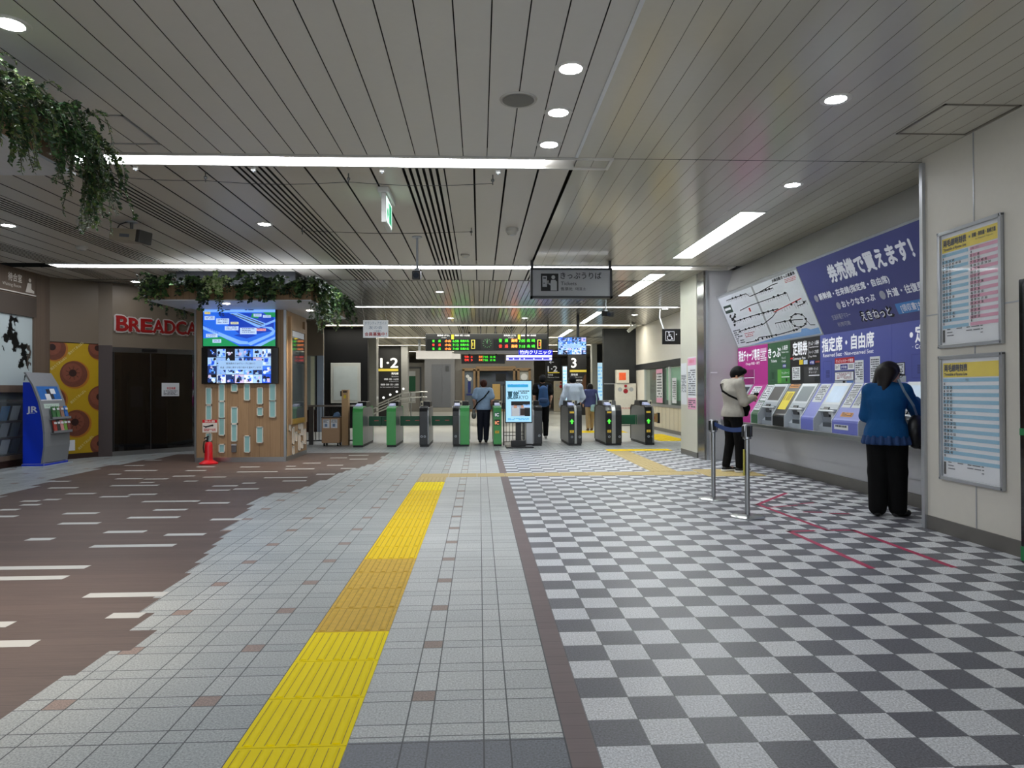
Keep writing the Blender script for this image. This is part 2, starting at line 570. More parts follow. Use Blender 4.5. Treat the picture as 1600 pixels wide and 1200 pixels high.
def module_planks(xa, xb, y0, y1, m, gap=0.02):
    # wide boards, then a group of narrow slots, repeating every 1.62 m
    off = -0.336 - 1.62 * 6
    while off < xb:
        edges = [0, 0.293, 0.604, 0.915, 1.225]
        for a, b in zip(edges, edges[1:]):
            x0, x1 = max(xa, off + a + gap / 2), min(xb, off + b - gap / 2)
            if x1 - x0 > 0.004: plank(x0, x1, y0, y1, m)
        for i in range(6):
            a = off + 1.225 + i * 0.0645 + 0.018; b = off + 1.225 + (i + 1) * 0.0645 + (0.004 if i == 5 else -0.010)
            x0, x1 = max(xa, a), min(xb, b)
            if x1 - x0 > 0.004: plank(x0, x1, y0, y1, m)
        off += 1.62
planks(-9.5, 0.885, 0.077, 0.217, 0.008, -3, 6.40, CP1)
planks(0.915, 4.8, 0.915, 0.16, 0.0035, -3, 6.42, CP1R)
planks(0.915, 4.8, 0.915, 0.16, 0.0035, 6.435, 12.0, CP1R)
module_planks(-9.5, 0.9, 6.74, 12.0, CP2)
module_planks(-9.5, 2.35, 12.4, 13.7, CP2)
planks(2.37, 4.8, 0.915, 0.16, 0.0035, 12.4, 13.7, CP1R)
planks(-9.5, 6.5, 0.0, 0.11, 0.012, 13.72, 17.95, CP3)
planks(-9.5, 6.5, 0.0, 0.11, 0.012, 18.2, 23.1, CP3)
for a, b in ((23.4, 28.6), (28.9, 33.6), (33.85, 39.15), (39.55, 52.0)):
    module_planks(-9.5, 8.0, a, b, CP4)
ce.poly([(-9.6, -3, CEIL + 0.14), (-9.6, 52, CEIL + 0.14), (8.2, 52, CEIL + 0.14), (8.2, -3, CEIL + 0.14)], CVOID)
ce.box(0.885, 0.915, -3, 6.40, CEIL - 0.006, CEIL + 0.02, ALU)
ce.box(-9.5, 6.5, 13.695, 13.725, CEIL - 0.004, CEIL + 0.02, M('ceiling_joint', '#3b3936', 0.6, var=0))
struct(ce.build('ceiling'))

# ------------------------------------------------------------------ linear lights in ceiling troughs
LED = M('lamp_white', '#f4f8ff', 0.5, emit=9.0, var=0)
LEDF = M('lamp_white_far', '#fbf6e6', 0.5, emit=12.0, var=0)
DOWN = M('downlight_white', '#f6f9ff', 0.5, emit=40.0, var=0)
TRIM = M('lamp_trim', '#c4c2bc', 0.4)
TROUGH = M('trough_lining', '#6d675f', 0.5)
def linear_light(y0, y1, xa, xb, xe, label, m=LED, x0=None):
    """a light strip from XA to XB; the empty trough runs on to XE"""
    t = thing('linear_light', label, 'ceiling light', ((xa + xb) / 2, (y0 + y1) / 2, CEIL), 'ceiling light strips')
    f = MB()
    f.box(xa, xe, y0 - 0.02, y0 + 0.015, CEIL - 0.012, CEIL + 0.08, TRIM)
    f.box(xa, xe, y1 - 0.015, y1 + 0.02, CEIL - 0.012, CEIL + 0.08, TRIM)
    f.box(xe, xe + 0.03, y0 - 0.02, y1 + 0.02, CEIL - 0.012, CEIL + 0.08, TRIM)
    f.box(xa - 0.03, xa, y0 - 0.02, y1 + 0.02, CEIL - 0.012, CEIL + 0.08, TRIM)
    f.box(xa, xe, y0, y1, CEIL + 0.075, CEIL + 0.1, TROUGH)
    f.build('trough', t)
    d = MB()
    d.poly([(xa, y0 + 0.015, CEIL + 0.008), (xa, y1 - 0.015, CEIL + 0.008), (xb, y1 - 0.015, CEIL + 0.008), (xb, y0 + 0.015, CEIL + 0.008)], m)
    d.build('diffuser', t)
    return t
linear_light(6.43, 6.71, -6.4, 0.62, 1.22, 'bright white ceiling light strip nearest the viewer, passing over the leafy planter')
linear_light(12.05, 12.36, -7.2, 3.75, 4.45, 'long white ceiling light strip running behind the hanging tickets sign')
linear_light(17.98, 18.18, -3.9, 5.2, 5.3, 'thin ceiling light strip just beyond the dark glossy ceiling over the gates')
linear_light(23.13, 23.38, -5.3, 5.2, 5.4, 'ceiling light strip just above the departure boards', LEDF)
linear_light(28.63, 28.87, -4.3, 3.5, 4.2, 'ceiling light strip second behind the departure boards', LEDF)
linear_light(33.62, 33.83, -4.9, 5.4, 5.5, 'farthest ceiling light strip, above the platform number signs', LEDF)
linear_light(39.2, 39.5, -6.0, 5.5, 5.6, 'added hidden light strip brightening the far hall beyond the platform signs', M('added_fill_end', '#fbf6e6', 0.5, emit=5.0, var=0))  # extra strip added out of sight to lift the dark far hall walls
# an unseen strip overhead, out of frame, strengthened to brighten the near floor
linear_light(0.8, 1.1, -5.5, 0.6, 0.7, 'unseen ceiling light strip above the viewer, strengthened to brighten the near floor', M('unseen_fill_near', '#f4f8ff', 0.5, emit=22.0, var=0))

def troffer(x0, x1, y0, y1, label):
    t = thing('recessed_light', label, 'ceiling light', ((x0 + x1) / 2, (y0 + y1) / 2, CEIL), 'recessed rectangular ceiling lights')
    z = CEIL
    f = MB()
    f.box(x0, x0 + 0.012, y0, y1, z - 0.008, z + 0.13, WHITE); f.box(x1 - 0.012, x1, y0, y1, z - 0.008, z + 0.13, WHITE)
    f.box(x0, x1, y0, y0 + 0.012, z - 0.008, z + 0.13, WHITE); f.box(x0, x1, y1 - 0.012, y1, z - 0.008, z + 0.13, WHITE)
    f.build('housing', t)
    rf = MB(); rf.box(x0, x1, y0, y1, z + 0.125, z + 0.135, WHITE); rf.build('reflector', t)
    d = MB(); m = M('troffer_lamp', '#f2f8f4', 0.5, emit=10.0, var=0)
    d.box(x0 + 0.10, x1 - 0.05, y0 + 0.25, y1 - 0.02, z + 0.07, z + 0.12, m)
    d.build('lamp_panel', t)
for r, l in zip(TROFF, ('large recessed rectangular light in the beige ceiling nearest the ticket machines', 'recessed rectangular light just right of the hanging tickets sign', 'recessed rectangular light above the right ticket gates', 'recessed rectangular light above the hanging television')):
    troffer(*r, l)

def downlight():
    t = thing('downlight', '', 'downlight', (0, 0, 0), 'round ceiling downlights')
    r = MB(); r.lathe([(0.072, 0.0), (0.078, -0.006), (0.105, -0.008), (0.112, 0.0)], (0, 0, 0), TRIM); r.build('trim_ring', t, smooth=True)
    d = MB(); d.disc((0, 0, -0.003), 0.073, DOWN, (1, 0, 0), (0, -1, 0)); d.build('lens', t)
    return t
DLS = [((0.615, 4.62), 'round downlight nearest the viewer in the row of three'), ((0.615, 5.36), 'middle round downlight in the row of three'), ((0.615, 6.07), 'third downlight of the row, right before the first light strip'),
       ((2.636, 5.04), 'lone downlight in the glossy beige ceiling above the checkered floor'), ((3.287, 7.19), 'downlight in the glossy ceiling in front of the ticket banner'), ((-2.713, 4.18), 'downlight in the corner of the ceiling above the near planter'),
       ((-6.04, 9.28), 'downlight at the edge of the ceiling by the waiting room'), ((-2.747, 9.11), 'downlight between the two light strips, left of the exit sign'), ((-0.858, 15.34), 'small downlight in the dark ceiling in front of the gates'),
       ((1.37, 20.97), 'small far downlight above the departure board'), ((4.49, 20.04), 'far downlight left of the wheelchair sign'), ((4.97, 18.52), 'far downlight beside the wheelchair sign'), ((-0.852, 20.99), 'small far downlight over the gates, left of the departure board clock'),
       ((-4.66, 18.84), 'far downlight beyond the pillar planter'), ((-6.7, 14.0), 'downlight in front of the bakery wall')]
d0 = downlight()
for i, ((x, y), l) in enumerate(DLS):
    if i == 0:
        d0.location = (x, y, CEIL); d0['label'] = l
    else:
        dup(d0, (x, y, CEIL), l)
# ------------------------------------------------------------------ left walls and shops
TAN = M('tan_wall_panel', '#6f6354', 0.55, var=0.03)
WOODP = wood_mat('pillar_oak', '#7f6448', '#b59874', 'Z', 0.19)
WOODG = wood_mat('shop_wood_grey', '#54473d', '#736253', 'Z', 0.14)
WOODF = wood_mat('planter_oak', '#6e5439', '#9a7a58', 'Z', 0.1)
DARKBR = M('dark_brown_column', '#33211c', 0.4)
GLASSD = glass_mat('dark_glass', '#050607', 0.5, 0.02)
GLASSD.node_tree.nodes['Principled BSDF'].inputs['IOR'].default_value = 1.75
GLASSC = glass_mat('clear_glass', '#aebcc0', 0.10)

def seg(mb, p, q, z0, z1, th, m):
    """upright panel from P to Q; its face looks to the right of P->Q, TH thick behind"""
    d = Vector((q[0] - p[0], q[1] - p[1])).normalized(); nrm = Vector((-d[1], d[0])) * th
    poly = [p, q, (q[0] + nrm[0], q[1] + nrm[1]), (p[0] + nrm[0], p[1] + nrm[1])]
    mb.prism(poly, 'z', z0, z1, m)

WA, WB, WC, WD, WE = (-8.0, 13.45), (-7.5, 14.17), (-7.27, 14.25), (-6.12, 15.45), (-5.2, 16.4)
w = MB()
seg(w, (-8.0, -3), (-8.0, 13.05), 2.97, CEIL, 0.15, WOODG)
seg(w, (-8.0, 13.03), (-8.0, 13.45), 0, CEIL, 0.15, WOODG)
seg(w, (-8.0, -3), (-8.0, 13.05), 0.0, 0.12, 0.12, DARKBR)
seg(w, (-8.0, -3), (-8.0, 7.5), 0.0, 2.97, 0.12, WOODG)
seg(w, WA, WB, 2.225, CEIL, 0.15, TAN)
seg(w, WA, WB, 0, 0.1, 0.12, DARKBR)
seg(w, WB, WC, 0, 2.2, 0.15, DARKBR)
seg(w, WB, WC, 2.2, CEIL, 0.15, TAN)
seg(w, WC, WE, 2.17, CEIL, 0.15, TAN)
seg(w, WD, WE, 0, 2.17, 0.15, DARKBR)
seg(w, (-8.06, 13.42), (-7.53, 14.19), 0.1, 2.225, 0.05, DARKBR)
# plain shells behind the shop fronts
SHELL = M('shop_dark_interior', '#15140f', 0.9)
w.box(-9.55, -9.5, -3, 17, 0, CEIL, SHELL)
w.box(-9.5, -5.2, 17.0, 17.05, 0, CEIL, SHELL)
struct(w.build('wall_left'))

# waiting-room window: frame, frosted film with torn white splashes, lower glass
wn = sub_struct('window_1', (-8.0, 10.2, 0.12))
f = MB()
for yy in (7.5, 10.25, 12.97):
    f.box(-8.06, -7.985, yy, yy + 0.06, 0.12, 2.97, WOODG)
f.box(-8.05, -7.97, 7.5, 13.03, 1.28, 1.40, WOODG)
f.box(-8.05, -7.98, 7.5, 13.03, 0.12, 0.2, WOODG)
f.box(-8.08, -7.98, 7.5, 13.03, 2.62, 2.97, M('window_header', '#4a4038', 0.5))
struct(f.build('window_frame', wn))
m, n, b = base_mat('splash_film')
g = n.node('ShaderNodeNewGeometry')
mp = n.node('ShaderNodeMapping'); mp.inputs['Scale'].default_value = (1, 1.2, 1.0); mp.inputs['Location'].default_value = (0, 0.3, 0.35)
n.link(g.outputs['Position'], mp.inputs['Vector'])
nz = n.noise(mp.outputs[0], 1.15, 9.0, 0.62)
s = n.node('ShaderNodeSeparateXYZ'); n.link(g.outputs['Position'], s.inputs[0])
hz = n.math('MULTIPLY', n.math('ABSOLUTE', n.math('SUBTRACT', s.outputs[2], 1.75)), 0.2)
mask = n.math('GREATER_THAN', n.math('ADD', nz, hz), 0.52)
n.link(n.mix(mask, lin('#20211f'), lin('#c3d0d1')), b.inputs['Base Color'])
n.link(n.math('ADD', n.math('MULTIPLY', mask, 0.6), 0.25), b.inputs['Alpha'])
b.inputs['Roughness'].default_value = 0.25
p = MB(); p.box(-8.03, -8.02, 7.5, 13.0, 1.4, 2.62, m); struct(p.build('window_pane', wn))
p = MB(); p.box(-8.03, -8.02, 7.5, 13.0, 0.2, 1.28, GLASSC); struct(p.build('window_pane', wn))

# room behind the window, dim light
b_ = MB()
b_.box(-9.45, -9.4, 7.5, 13.0, 0, 3.0, M('waiting_room_wall', '#7f7b72', 0.7))
struct(b_.build('wall_back'))
t = thing('ceiling_lamp', 'light bar inside the waiting room behind the window', 'lamp', (-8.9, 10.5, CEIL))
b_ = MB(); b_.box(-9.0, -8.8, 8.2, 12.8, 3.05, CEIL, TRIM); b_.build('housing', t)
b_ = MB(); b_.poly([(-9.0, 8.2, 3.045), (-9.0, 12.8, 3.045), (-8.8, 12.8, 3.045), (-8.8, 8.2, 3.045)], M('shop_lamp', '#eef4ff', 0.5, emit=5, var=0)); b_.build('diffuser', t)

# magazine shelf and flyers behind the lower glass
t = thing('magazine_shelf', 'dark wooden magazine shelf behind the lower waiting-room window', 'shelf', (-8.3, 12.1, 0))
s_ = MB()
s_.box(-8.45, -8.15, 11.2, 11.23, 0.0, 1.15, DARKBR); s_.box(-8.45, -8.15, 12.92, 12.95, 0.0, 1.15, DARKBR)
for z in (0.2, 0.5, 0.78, 1.12):
    s_.box(-8.45, -8.12, 11.2, 12.95, z - 0.03, z, DARKBR)
s_.box(-8.45, -8.43, 11.2, 12.95, 0.0, 1.15, DARKBR)
s_.build('shelf_frame', t)
t.name = 'magazine_shelf'
cols = ['#8a9aa5', '#5f6a73', '#b9c3c8', '#3f4c57', '#a7adb0', '#2f78b4', '#cfd8de', '#6f7f86']
k = 0
for row, z in ((0, 0.5), (1, 0.78), (2, 0.2)):
    for j in range(6):
        yy = 11.26 + j * 0.28
        mb = MB(); c = cols[(k * 5 + row * 3) % len(cols)]
        mb.obox((-8.19, yy + 0.11, z + 0.135), (0, 1, 0), (0.25, 0, 1), (1, 0, -0.25), 0.105, 0.13, 0.004, M('flyer_' + c, c, 0.4))
        mb.obox((-8.183, yy + 0.11, z + 0.17), (0, 1, 0), (0.25, 0, 1), (1, 0, -0.25), 0.08, 0.04, 0.003, M('flyer_band_%d' % (k % 3), ['#dde4e8', '#30343a', '#9cc3dd'][k % 3], 0.4))
        place = ['lowest', 'middle', 'top'][(1, 2, 0)[row]]
        nth = ['first', 'second', 'third', 'fourth', 'fifth', 'sixth'][j]
        tag(mb.build('flyer'), 'travel flyer on the %s magazine shelf behind the window, %s toward the blue rack' % (place, nth), 'flyer', 'flyers on the magazine shelf')
        k += 1

# waiting-room lettering and emblem on the wooden fascia
t = thing('waiting_room_sign', 'pale lettering and seated-person emblem on the wooden waiting-room fascia', 'sign', (-8.0, 12.4, 3.0))
SGN = M('pale_lettering', '#d8d2c8', 0.5, var=0)
l = MB()
l.text('待合室', (-7.995, 12.28, 3.19), Y_, Z_, 0.13, SGN, bold=0.02, w=0.36)
l.text('Waiting Room', (-7.995, 12.14, 3.10), Y_, Z_, 0.055, SGN, w=0.48)
l.build('lettering', t)
e = MB()
e.disc((-7.993, 12.86, 3.27), 0.035, SGN, Y_, Z_)
e.poly([(-7.993, 12.80, 3.22), (-7.993, 12.74, 3.05), (-7.993, 12.98, 3.05), (-7.993, 12.98, 3.09), (-7.993, 12.90, 3.12), (-7.993, 12.90, 3.22)], SGN)
e.box(-7.995, -7.97, 12.0, 13.0, 3.0, 3.018, SGN)
e.build('emblem', t)

# bakery poster
U = Vector((WB[0] - WA[0], WB[1] - WA[1], 0)).normalized()
PLEN = (Vector(WB) - Vector(WA)).length
N_ = U.cross(Vector(Z_))
O = Vector((WA[0], WA[1], 0)) + N_ * 0.004
t = thing('bakery_poster', 'tall yellow poster with round brown buns on the bakery wall', 'poster', (WA[0], WA[1], 0.1))
p = MB(); p.rect(O + Vector((0, 0, 0.1)), U, Z_, PLEN, 2.11, M('poster_yellow', '#b08f08', 0.5)); p.build('sheet', t)
buns = MB()
B1, B2, B3 = M('bun_rim', '#a8681c', 0.5, scale=30), M('bun_crust', '#6a3a2b', 0.45, scale=22, var=0.25), M('bun_dark', '#2b120c', 0.5)
B4 = M('bun_glaze', '#7d4735', 0.4, scale=20, var=0.2)
def bun(u, z, r, m=N_):
    def ringpts(rad, lift, cu=0.0, cz=0.0):
        out = []
        for i in range(28):
            a = 2 * PI * i / 28
            uu = min(max(u + cu + rad * math.cos(a), 0.0), PLEN); zz = min(max(z + cz + rad * math.sin(a), 0.1), 2.21)
            out.append(O + U * uu + Vector((0, 0, zz)) + N_ * lift)
        return out
    buns.poly(ringpts(r * 1.08, 0.002, 0.02, -0.01), B1)
    buns.poly(ringpts(r, 0.003), B2)
    buns.poly(ringpts(r * 0.72, 0.004, -0.03, 0.03), B4)
    buns.poly(ringpts(r * 0.28, 0.005, -0.02, 0.02), B3)
    for i in range(9):
        a = i * 0.7
        if 0.06 < u < PLEN - 0.06 and 0.3 < z < 2.0:
            c0 = O + U * (u - 0.02 + math.cos(a) * r * 0.3) + Vector((0, 0, z + 0.02 + math.sin(a) * r * 0.3)) + N_ * 0.006
            buns.rect(c0, U * math.cos(a) + Vector((0, 0, math.sin(a))), Vector((0, 0, math.cos(a))) - U * math.sin(a), r * 0.22, 0.008, B3)
for u, z, r in ((0.42, 1.62, 0.25), (0.46, 0.68, 0.25), (0.06, 2.1, 0.22), (0.88, 2.12, 0.2), (0.92, 1.16, 0.24), (0.06, 1.14, 0.22), (0.92, 0.24, 0.2), (0.06, 0.22, 0.2)):
    bun(u, z, r)
buns.build('bun_pictures', t)
l = MB()
DU = (U + Vector((0, 0, 0.9))).normalized(); DV = (Vector((0, 0, 1)) - U * 0.9).normalized()
for u, z in ((0.34, 1.98), (0.38, 1.05), (0.52, 0.16), (0.03, 1.68)):
    l.text('焼きたてあんぱん', O + U * u + Vector((0, 0, z)) + N_ * 0.004, DU, DV, 0.05, M('poster_white', '#d9cf9a', 0.6, var=0), w=0.36)
l.build('lettering', t)
l = MB(); l.rect(O + U * 0.14 + Vector((0, 0, 0.16)) + N_ * 0.006, U, Z_, 0.3, 0.2, PAPER)
l.rect(O + U * 0.28 + Vector((0, 0, 0.16)) + N_ * 0.0075, U, Z_, 0.01, 0.2, INKG)
tag(l.build('notice_sheet'), 'white notice sheets stuck low on the yellow bakery poster', 'notice')

# bakery glass doors
U2 = Vector((WE[0] - WC[0], WE[1] - WC[1], 0)).normalized(); N2 = U2.cross(Vector(Z_))
O2 = Vector((WC[0], WC[1], 0))
d = sub_struct('door_1', (WC[0], WC[1], 0))
f = MB()
def strip(mb, u0, u1, z0, z1, m, depth=0.05, off=-0.05):
    c = O2 + U2 * ((u0 + u1) / 2) + N2 * (off + depth / 2) + Vector((0, 0, (z0 + z1) / 2))
    mb.obox(c, U2, Z_, N2, (u1 - u0) / 2, (z1 - z0) / 2, depth / 2, m)
strip(f, 0.0, 1.66, 2.07, 2.17, STEELD); strip(f, 0, 1.66, 0.0, 0.09, STEEL); strip(f, 0.0, 0.03, 0.09, 2.07, BLACK); strip(f, 1.63, 1.66, 0.09, 2.07, BLACK)
strip(f, 0.55, 0.85, 2.09, 2.15, BLACK, 0.06, -0.04)
struct(f.build('door_frame', d))
for a, c in ((0.03, 0.72), (0.73, 1.63)):
    p = MB(); strip(p, a, c, 0.09, 2.07, GLASSD, 0.012, -0.03); pane = struct(p.build('door_leaf', d))
    h = MB(); strip(h, a, a + 0.012, 0.09, 2.07, STEELD, 0.016, -0.032); struct(h.build('door_edge', pane))
# dim shop interior behind the glass
q = MB()
cc = O2 + U2 * 0.85 - N2 * 1.3
for i, (u, h_, wd_) in enumerate(((0.25, 1.55, 0.3), (0.75, 1.7, 0.35), (1.25, 1.6, 0.3))):
    c = O2 + U2 * u - N2 * 0.9 + Vector((0, 0, h_ / 2))
    q.obox(c, U2, Z_, N2, wd_ / 2, h_ / 2, 0.1, M('shop_shelf_dark', '#2b2b2a', 0.6))
    q.rect(c - U2 * wd_ * 0.35 + Vector((0, 0, 0.1)) + N2 * 0.102, U2, Z_, wd_ * 0.7, 0.45, M('shop_board_%d' % i, ['#6a6f49', '#4d5257', '#3d4147'][i], 0.6))
tag(q.build('display_shelf'), 'dark display boards standing inside the closed bakery', 'shelf')
t = thing('door_notice', 'white paper notice with red print taped inside the bakery glass door', 'notice', tuple(O2 + U2 * 1.0 + Vector((0, 0, 1.2))))
l = MB(); l.rect(O2 + U2 * 0.95 - N2 * 0.012 + Vector((0, 0, 1.18)), U2, Z_, 0.36, 0.28, PAPER); l.build('sheet', t)
l = MB(); l.text('本日休業', O2 + U2 * 1.05 - N2 * 0.011 + Vector((0, 0, 1.32)), U2, Z_, 0.05, REDINK, w=0.18, bold=0.02)
l.sheet(O2 + U2 * 0.95 - N2 * 0.011 + Vector((0, 0, 1.18)), U2, Z_, 0.36, 0.13, 4, INKG, 4); l.build('print', t)

# bakery name in raised red letters with white edges
t = thing('bakery_sign', 'red raised BREADCAFE letters with white outline on the tan wall above the glass doors', 'sign', tuple(O2 + Vector((0, 0, 2.45))))
LR = M('letter_red', '#8d1414', 0.35); LW = M('letter_white_edge', '#b9b3ad', 0.5)
SERIF = {'B': [(0, 0), (0, 1)], 'R': [(0, 0), (0, 1), (.72, 0)], 'E': [(0, 0), (0, 1)], 'A': [(-.06, 0), (.72, 0)], 'D': [(0, 0), (0, 1)], 'C': [], 'F': [(0, 0), (0, 1)]}
for i, ch in enumerate('BREADCAFE'):
    uu = 0.07 + i * 0.232
    l = MB()
    z = 2.50 + (0.0 if i == 0 else 0.0)
    hh = 0.30 if i == 0 else 0.27
    for lift in (0.003, 0.03):
        l.text(ch, O2 + U2 * (uu - 0.012) + Vector((0, 0, z - 0.012)), U2, Z_, hh + 0.024, LW, w=0.226, bold=0.065, lift=lift)
    l.text(ch, O2 + U2 * uu + Vector((0, 0, z)), U2, Z_, hh, LR, w=0.205, bold=0.035, lift=0.038)
    for (a, c) in SERIF[ch]:
        sp_ = O2 + U2 * (uu - 0.02 + a * 0.2) + Vector((0, 0, z + (hh - 0.035 if c else 0)))
        for lift in (0.0035, 0.03): l.rect(sp_ - U2 * 0.012 - Vector((0, 0, 0.012)) + N2 * (lift + 0.003), U2, Z_, 0.104, 0.06, LW)
        l.rect(sp_ + N2 * 0.0395, U2, Z_, 0.08, 0.035, LR)
    l.build('letter', t)

# ------------------------------------------------------------------ wood-clad pillar
PX0, PX1, PY0, PY1 = -5.13, -3.52, 12.92, 14.46
pil = sub_struct('pillar', ((PX0 + PX1) / 2, (PY0 + PY1) / 2, 0))
b_ = MB(); b_.box(PX0, PX1, PY0, PY1, 0.08, 2.80, WOODP); struct(b_.build('pillar_cladding', pil))
b_ = MB(); b_.box(PX0 - 0.005, PX1 + 0.005, PY0 - 0.005, PY1 + 0.005, 0, 0.085, STEEL)
b_.box(PX1 - 0.03, PX1 + 0.012, PY0 - 0.012, PY0 + 0.03, 0.08, 2.8, STEEL); b_.box(PX0 - 0.012, PX0 + 0.02, PY0 - 0.012, PY0 + 0.02, 0.08, 2.8, STEEL)
struct(b_.build('trim_1', pil))
AQ = [(-4.94, 1.35, -4.83, 1.04), (-4.94, 1.03, -4.83, 0.76), (-4.71, 1.42, -4.6, 1.1), (-4.71, 1.1, -4.6, 0.79), (-4.71, 0.8, -4.6, 0.48), (-4.71, 0.33, -4.6, 0.17), (-4.49, 1.42, -4.37, 1.27), (-4.49, 1.0, -4.37, 0.69), (-4.49, 0.69, -4.38, 0.37), (-4.26, 1.42, -4.15, 1.11), (-4.26, 0.48, -4.15, 0.17), (-4.03, 1.35, -3.92, 1.04), (-4.03, 0.99, -3.92, 0.83), (-4.04, 0.64, -3.92, 0.34), (-3.81, 1.42, -3.69, 1.1), (-3.81, 1.11, -3.69, 0.8), (-4.94, 0.53, -4.83, 0.38)]
AQM = M('aqua_inset', '#86b3b5', 0.3, emit=0.044); FRW = M('inset_frame_white', '#dcdad2', 0.5)
for (xa, za, xb, zb) in AQ:
    f = MB(); y = PY0
    for (a, c, e, g_) in ((xa, xb, za - 0.014, za), (xa, xb, zb, zb + 0.014), (xa, xa + 0.014, zb, za), (xb - 0.014, xb, zb, za)):
        f.box(a, c, y - 0.022, y - 0.001, e, g_, FRW)
    fo = struct(f.build('window_frame', pil))
    p = MB(); p.box(xa + 0.012, xb - 0.012, y - 0.008, y - 0.0015, zb + 0.012, za - 0.012, AQM); struct(p.build('window_pane', fo))
for (ya, za, yb, zb) in [(13.12, 0.69, 13.22, 0.54), (13.34, 0.6, 13.45, 0.28), (13.54, 0.5, 13.66, 0.32), (13.79, 0.7, 13.91, 0.53), (13.79, 0.45, 13.91, 0.12), (14.0, 0.69, 14.11, 0.4), (14.0, 0.29, 14.11, 0.14), (14.21, 0.52, 14.34, 0.21), (13.34, 0.24, 13.45, 0.08)]:
    f = MB(); x = PX1
    for (a, c, e, g_) in ((ya, yb, za - 0.014, za), (ya, yb, zb, zb + 0.014), (ya, ya + 0.014, zb, za), (yb - 0.014, yb, zb, za)):
        f.box(x + 0.001, x + 0.02, a, c, e, g_, FRW)
    fo = struct(f.build('window_frame', pil))
    p = MB(); p.box(x + 0.001, x + 0.006, ya + 0.012, yb - 0.012, zb + 0.012, za - 0.012, M('tan_inset', '#b79e7f', 0.4)); struct(p.build('window_pane', fo))

# small dispenser low on the pillar
t = thing('card_dispenser', 'small dark grey box fixed low on the wood pillar', 'box', (-4.435, PY0 - 0.03, 0.18))
b_ = MB(); b_.box(-4.475, -4.395, PY0 - 0.05, PY0 - 0.001, 0.18, 0.30, M('dispenser_grey', '#5a5c60', 0.4)); b_.build('case', t, bevel=0.006)
b_ = MB(); b_.box(-4.475, -4.395, PY0 - 0.055, PY0 - 0.001, 0.30, 0.325, GREYP); b_.build('lid', t, bevel=0.004)

# glass showcase on the right side of the pillar
t = thing('showcase', 'narrow glass display case with wooden frame on the right side of the pillar', 'display case', (PX1, 13.68, 0.7))
f = MB(); x = PX1 + 0.001
f.box(x, x + 0.05, 13.1, 13.19, 0.66, 2.66, WOODP); f.box(x, x + 0.05, 14.15, 14.3, 0.66, 2.66, WOODP); f.box(x, x + 0.05, 13.19, 14.15, 2.42, 2.5, WOODP)
f.box(x, x + 0.05, 13.19, 14.15, 0.66, 0.76, M('case_gold_base', '#8d6f2a', 0.35)); f.build('frame', t)
g_ = MB(); g_.box(x + 0.03, x + 0.036, 13.19, 14.15, 0.76, 2.42, M('case_glass', '#4c5558', 0.04, spec=0.9)); g_.build('pane', t)
b_ = MB(); b_.box(x + 0.036, x + 0.04, 13.25, 14.1, 2.3, 2.41, PAPER); b_.build('header', t)

# ---- screens
def blue_screen_colours():
    return [M('screen_' + c, c, 0.3, emit=0.3, var=0) for c in ('#1b4fd8', '#3d7cf0', '#6aa7f5', '#a9d0fb', '#dcebff', '#101428', '#20356e', '#0c0e14', '#8fb4e6', '#c9b8d8')]
SCOL = blue_screen_colours()
def mosaic(mb, c, u, v, w, h, nx, ny, seed, skip=None, lift=0.003):
    """a collage of small photos: each photo is patches of blue, white and black"""
    rnd = random.Random(seed); c = Vector(c); u = Vector(u).normalized(); v = Vector(v).normalized(); nr = u.cross(v)
    cw, ch = w / nx, h / ny
    for i in range(nx):
        for j in range(ny):
            p = c + u * (i * cw) + v * (j * ch) + nr * lift
            mb.rect(p, u, v, cw * 0.98, ch * 0.97, rnd.choice(SCOL))
            for k in range(9):
                ww, hh = cw * rnd.uniform(0.12, 0.42), ch * rnd.uniform(0.12, 0.45)
                q = p + u * rnd.uniform(0, cw * 0.98 - ww) + v * rnd.uniform(0, ch * 0.97 - hh) + nr * (0.0004 * (k + 1))
                if rnd.random() < 0.45:
                    mb.disc(q + u * ww / 2 + v * hh / 2, ww / 2, rnd.choice(SCOL), u, v, 9, hh / 2)
                else:
                    a = rnd.uniform(-0.5, 0.5)
                    mb.poly([q, q + u * ww, q + u * (ww * (1 - a * 0.5)) + v * hh, q + u * (ww * max(0, a)) + v * hh], rnd.choice(SCOL))
def caption(mb, c, u, v, w, h, lines, lift=0.009):
    nr = Vector(u).cross(Vector(v)); c = Vector(c) + nr * lift
    mb.rect(c, u, v, w, h, M('screen_caption', '#9fc4f0', 0.4, emit=0.28, var=0))
    for i, s in enumerate(lines):
        mb.text(s, c + Vector(u) * (w / 2) + Vector(v) * (h * (0.58 - 0.42 * i)), u, v, h * 0.2, INK, align='c', w=w * (0.66 if i == 0 else 0.92))

y = PY0 - 0.06
t = thing('map_screen', 'upper screen on the wood pillar showing a blue station map', 'screen', (-4.325, PY0, 2.08))
b_ = MB(); b_.box(-4.985, -3.665, PY0 - 0.055, PY0 - 0.001, 2.075, 2.81, BLACKG); b_.build('bezel', t, bevel=0.005)
s = MB(); sx0, sx1, sz0, sz1 = -4.965, -3.685, 2.095, 2.79
SW, SH = sx1 - sx0, sz1 - sz0
BL, BD, BLT, GR, WHT, PK = (M('map_blue', '#2a6fe8', 0.3, emit=0.286, var=0.1, scale=5), M('map_deep', '#0f3fb8', 0.3, emit=0.286, var=0), M('map_light', '#7fb2f7', 0.3, emit=0.322, var=0), M('map_green', '#1e9a5a', 0.3, emit=0.25, var=0.2), M('map_white', '#bcd4f8', 0.3, emit=0.322, var=0), M('map_pink', '#e79aa5', 0.3, emit=0.322, var=0))
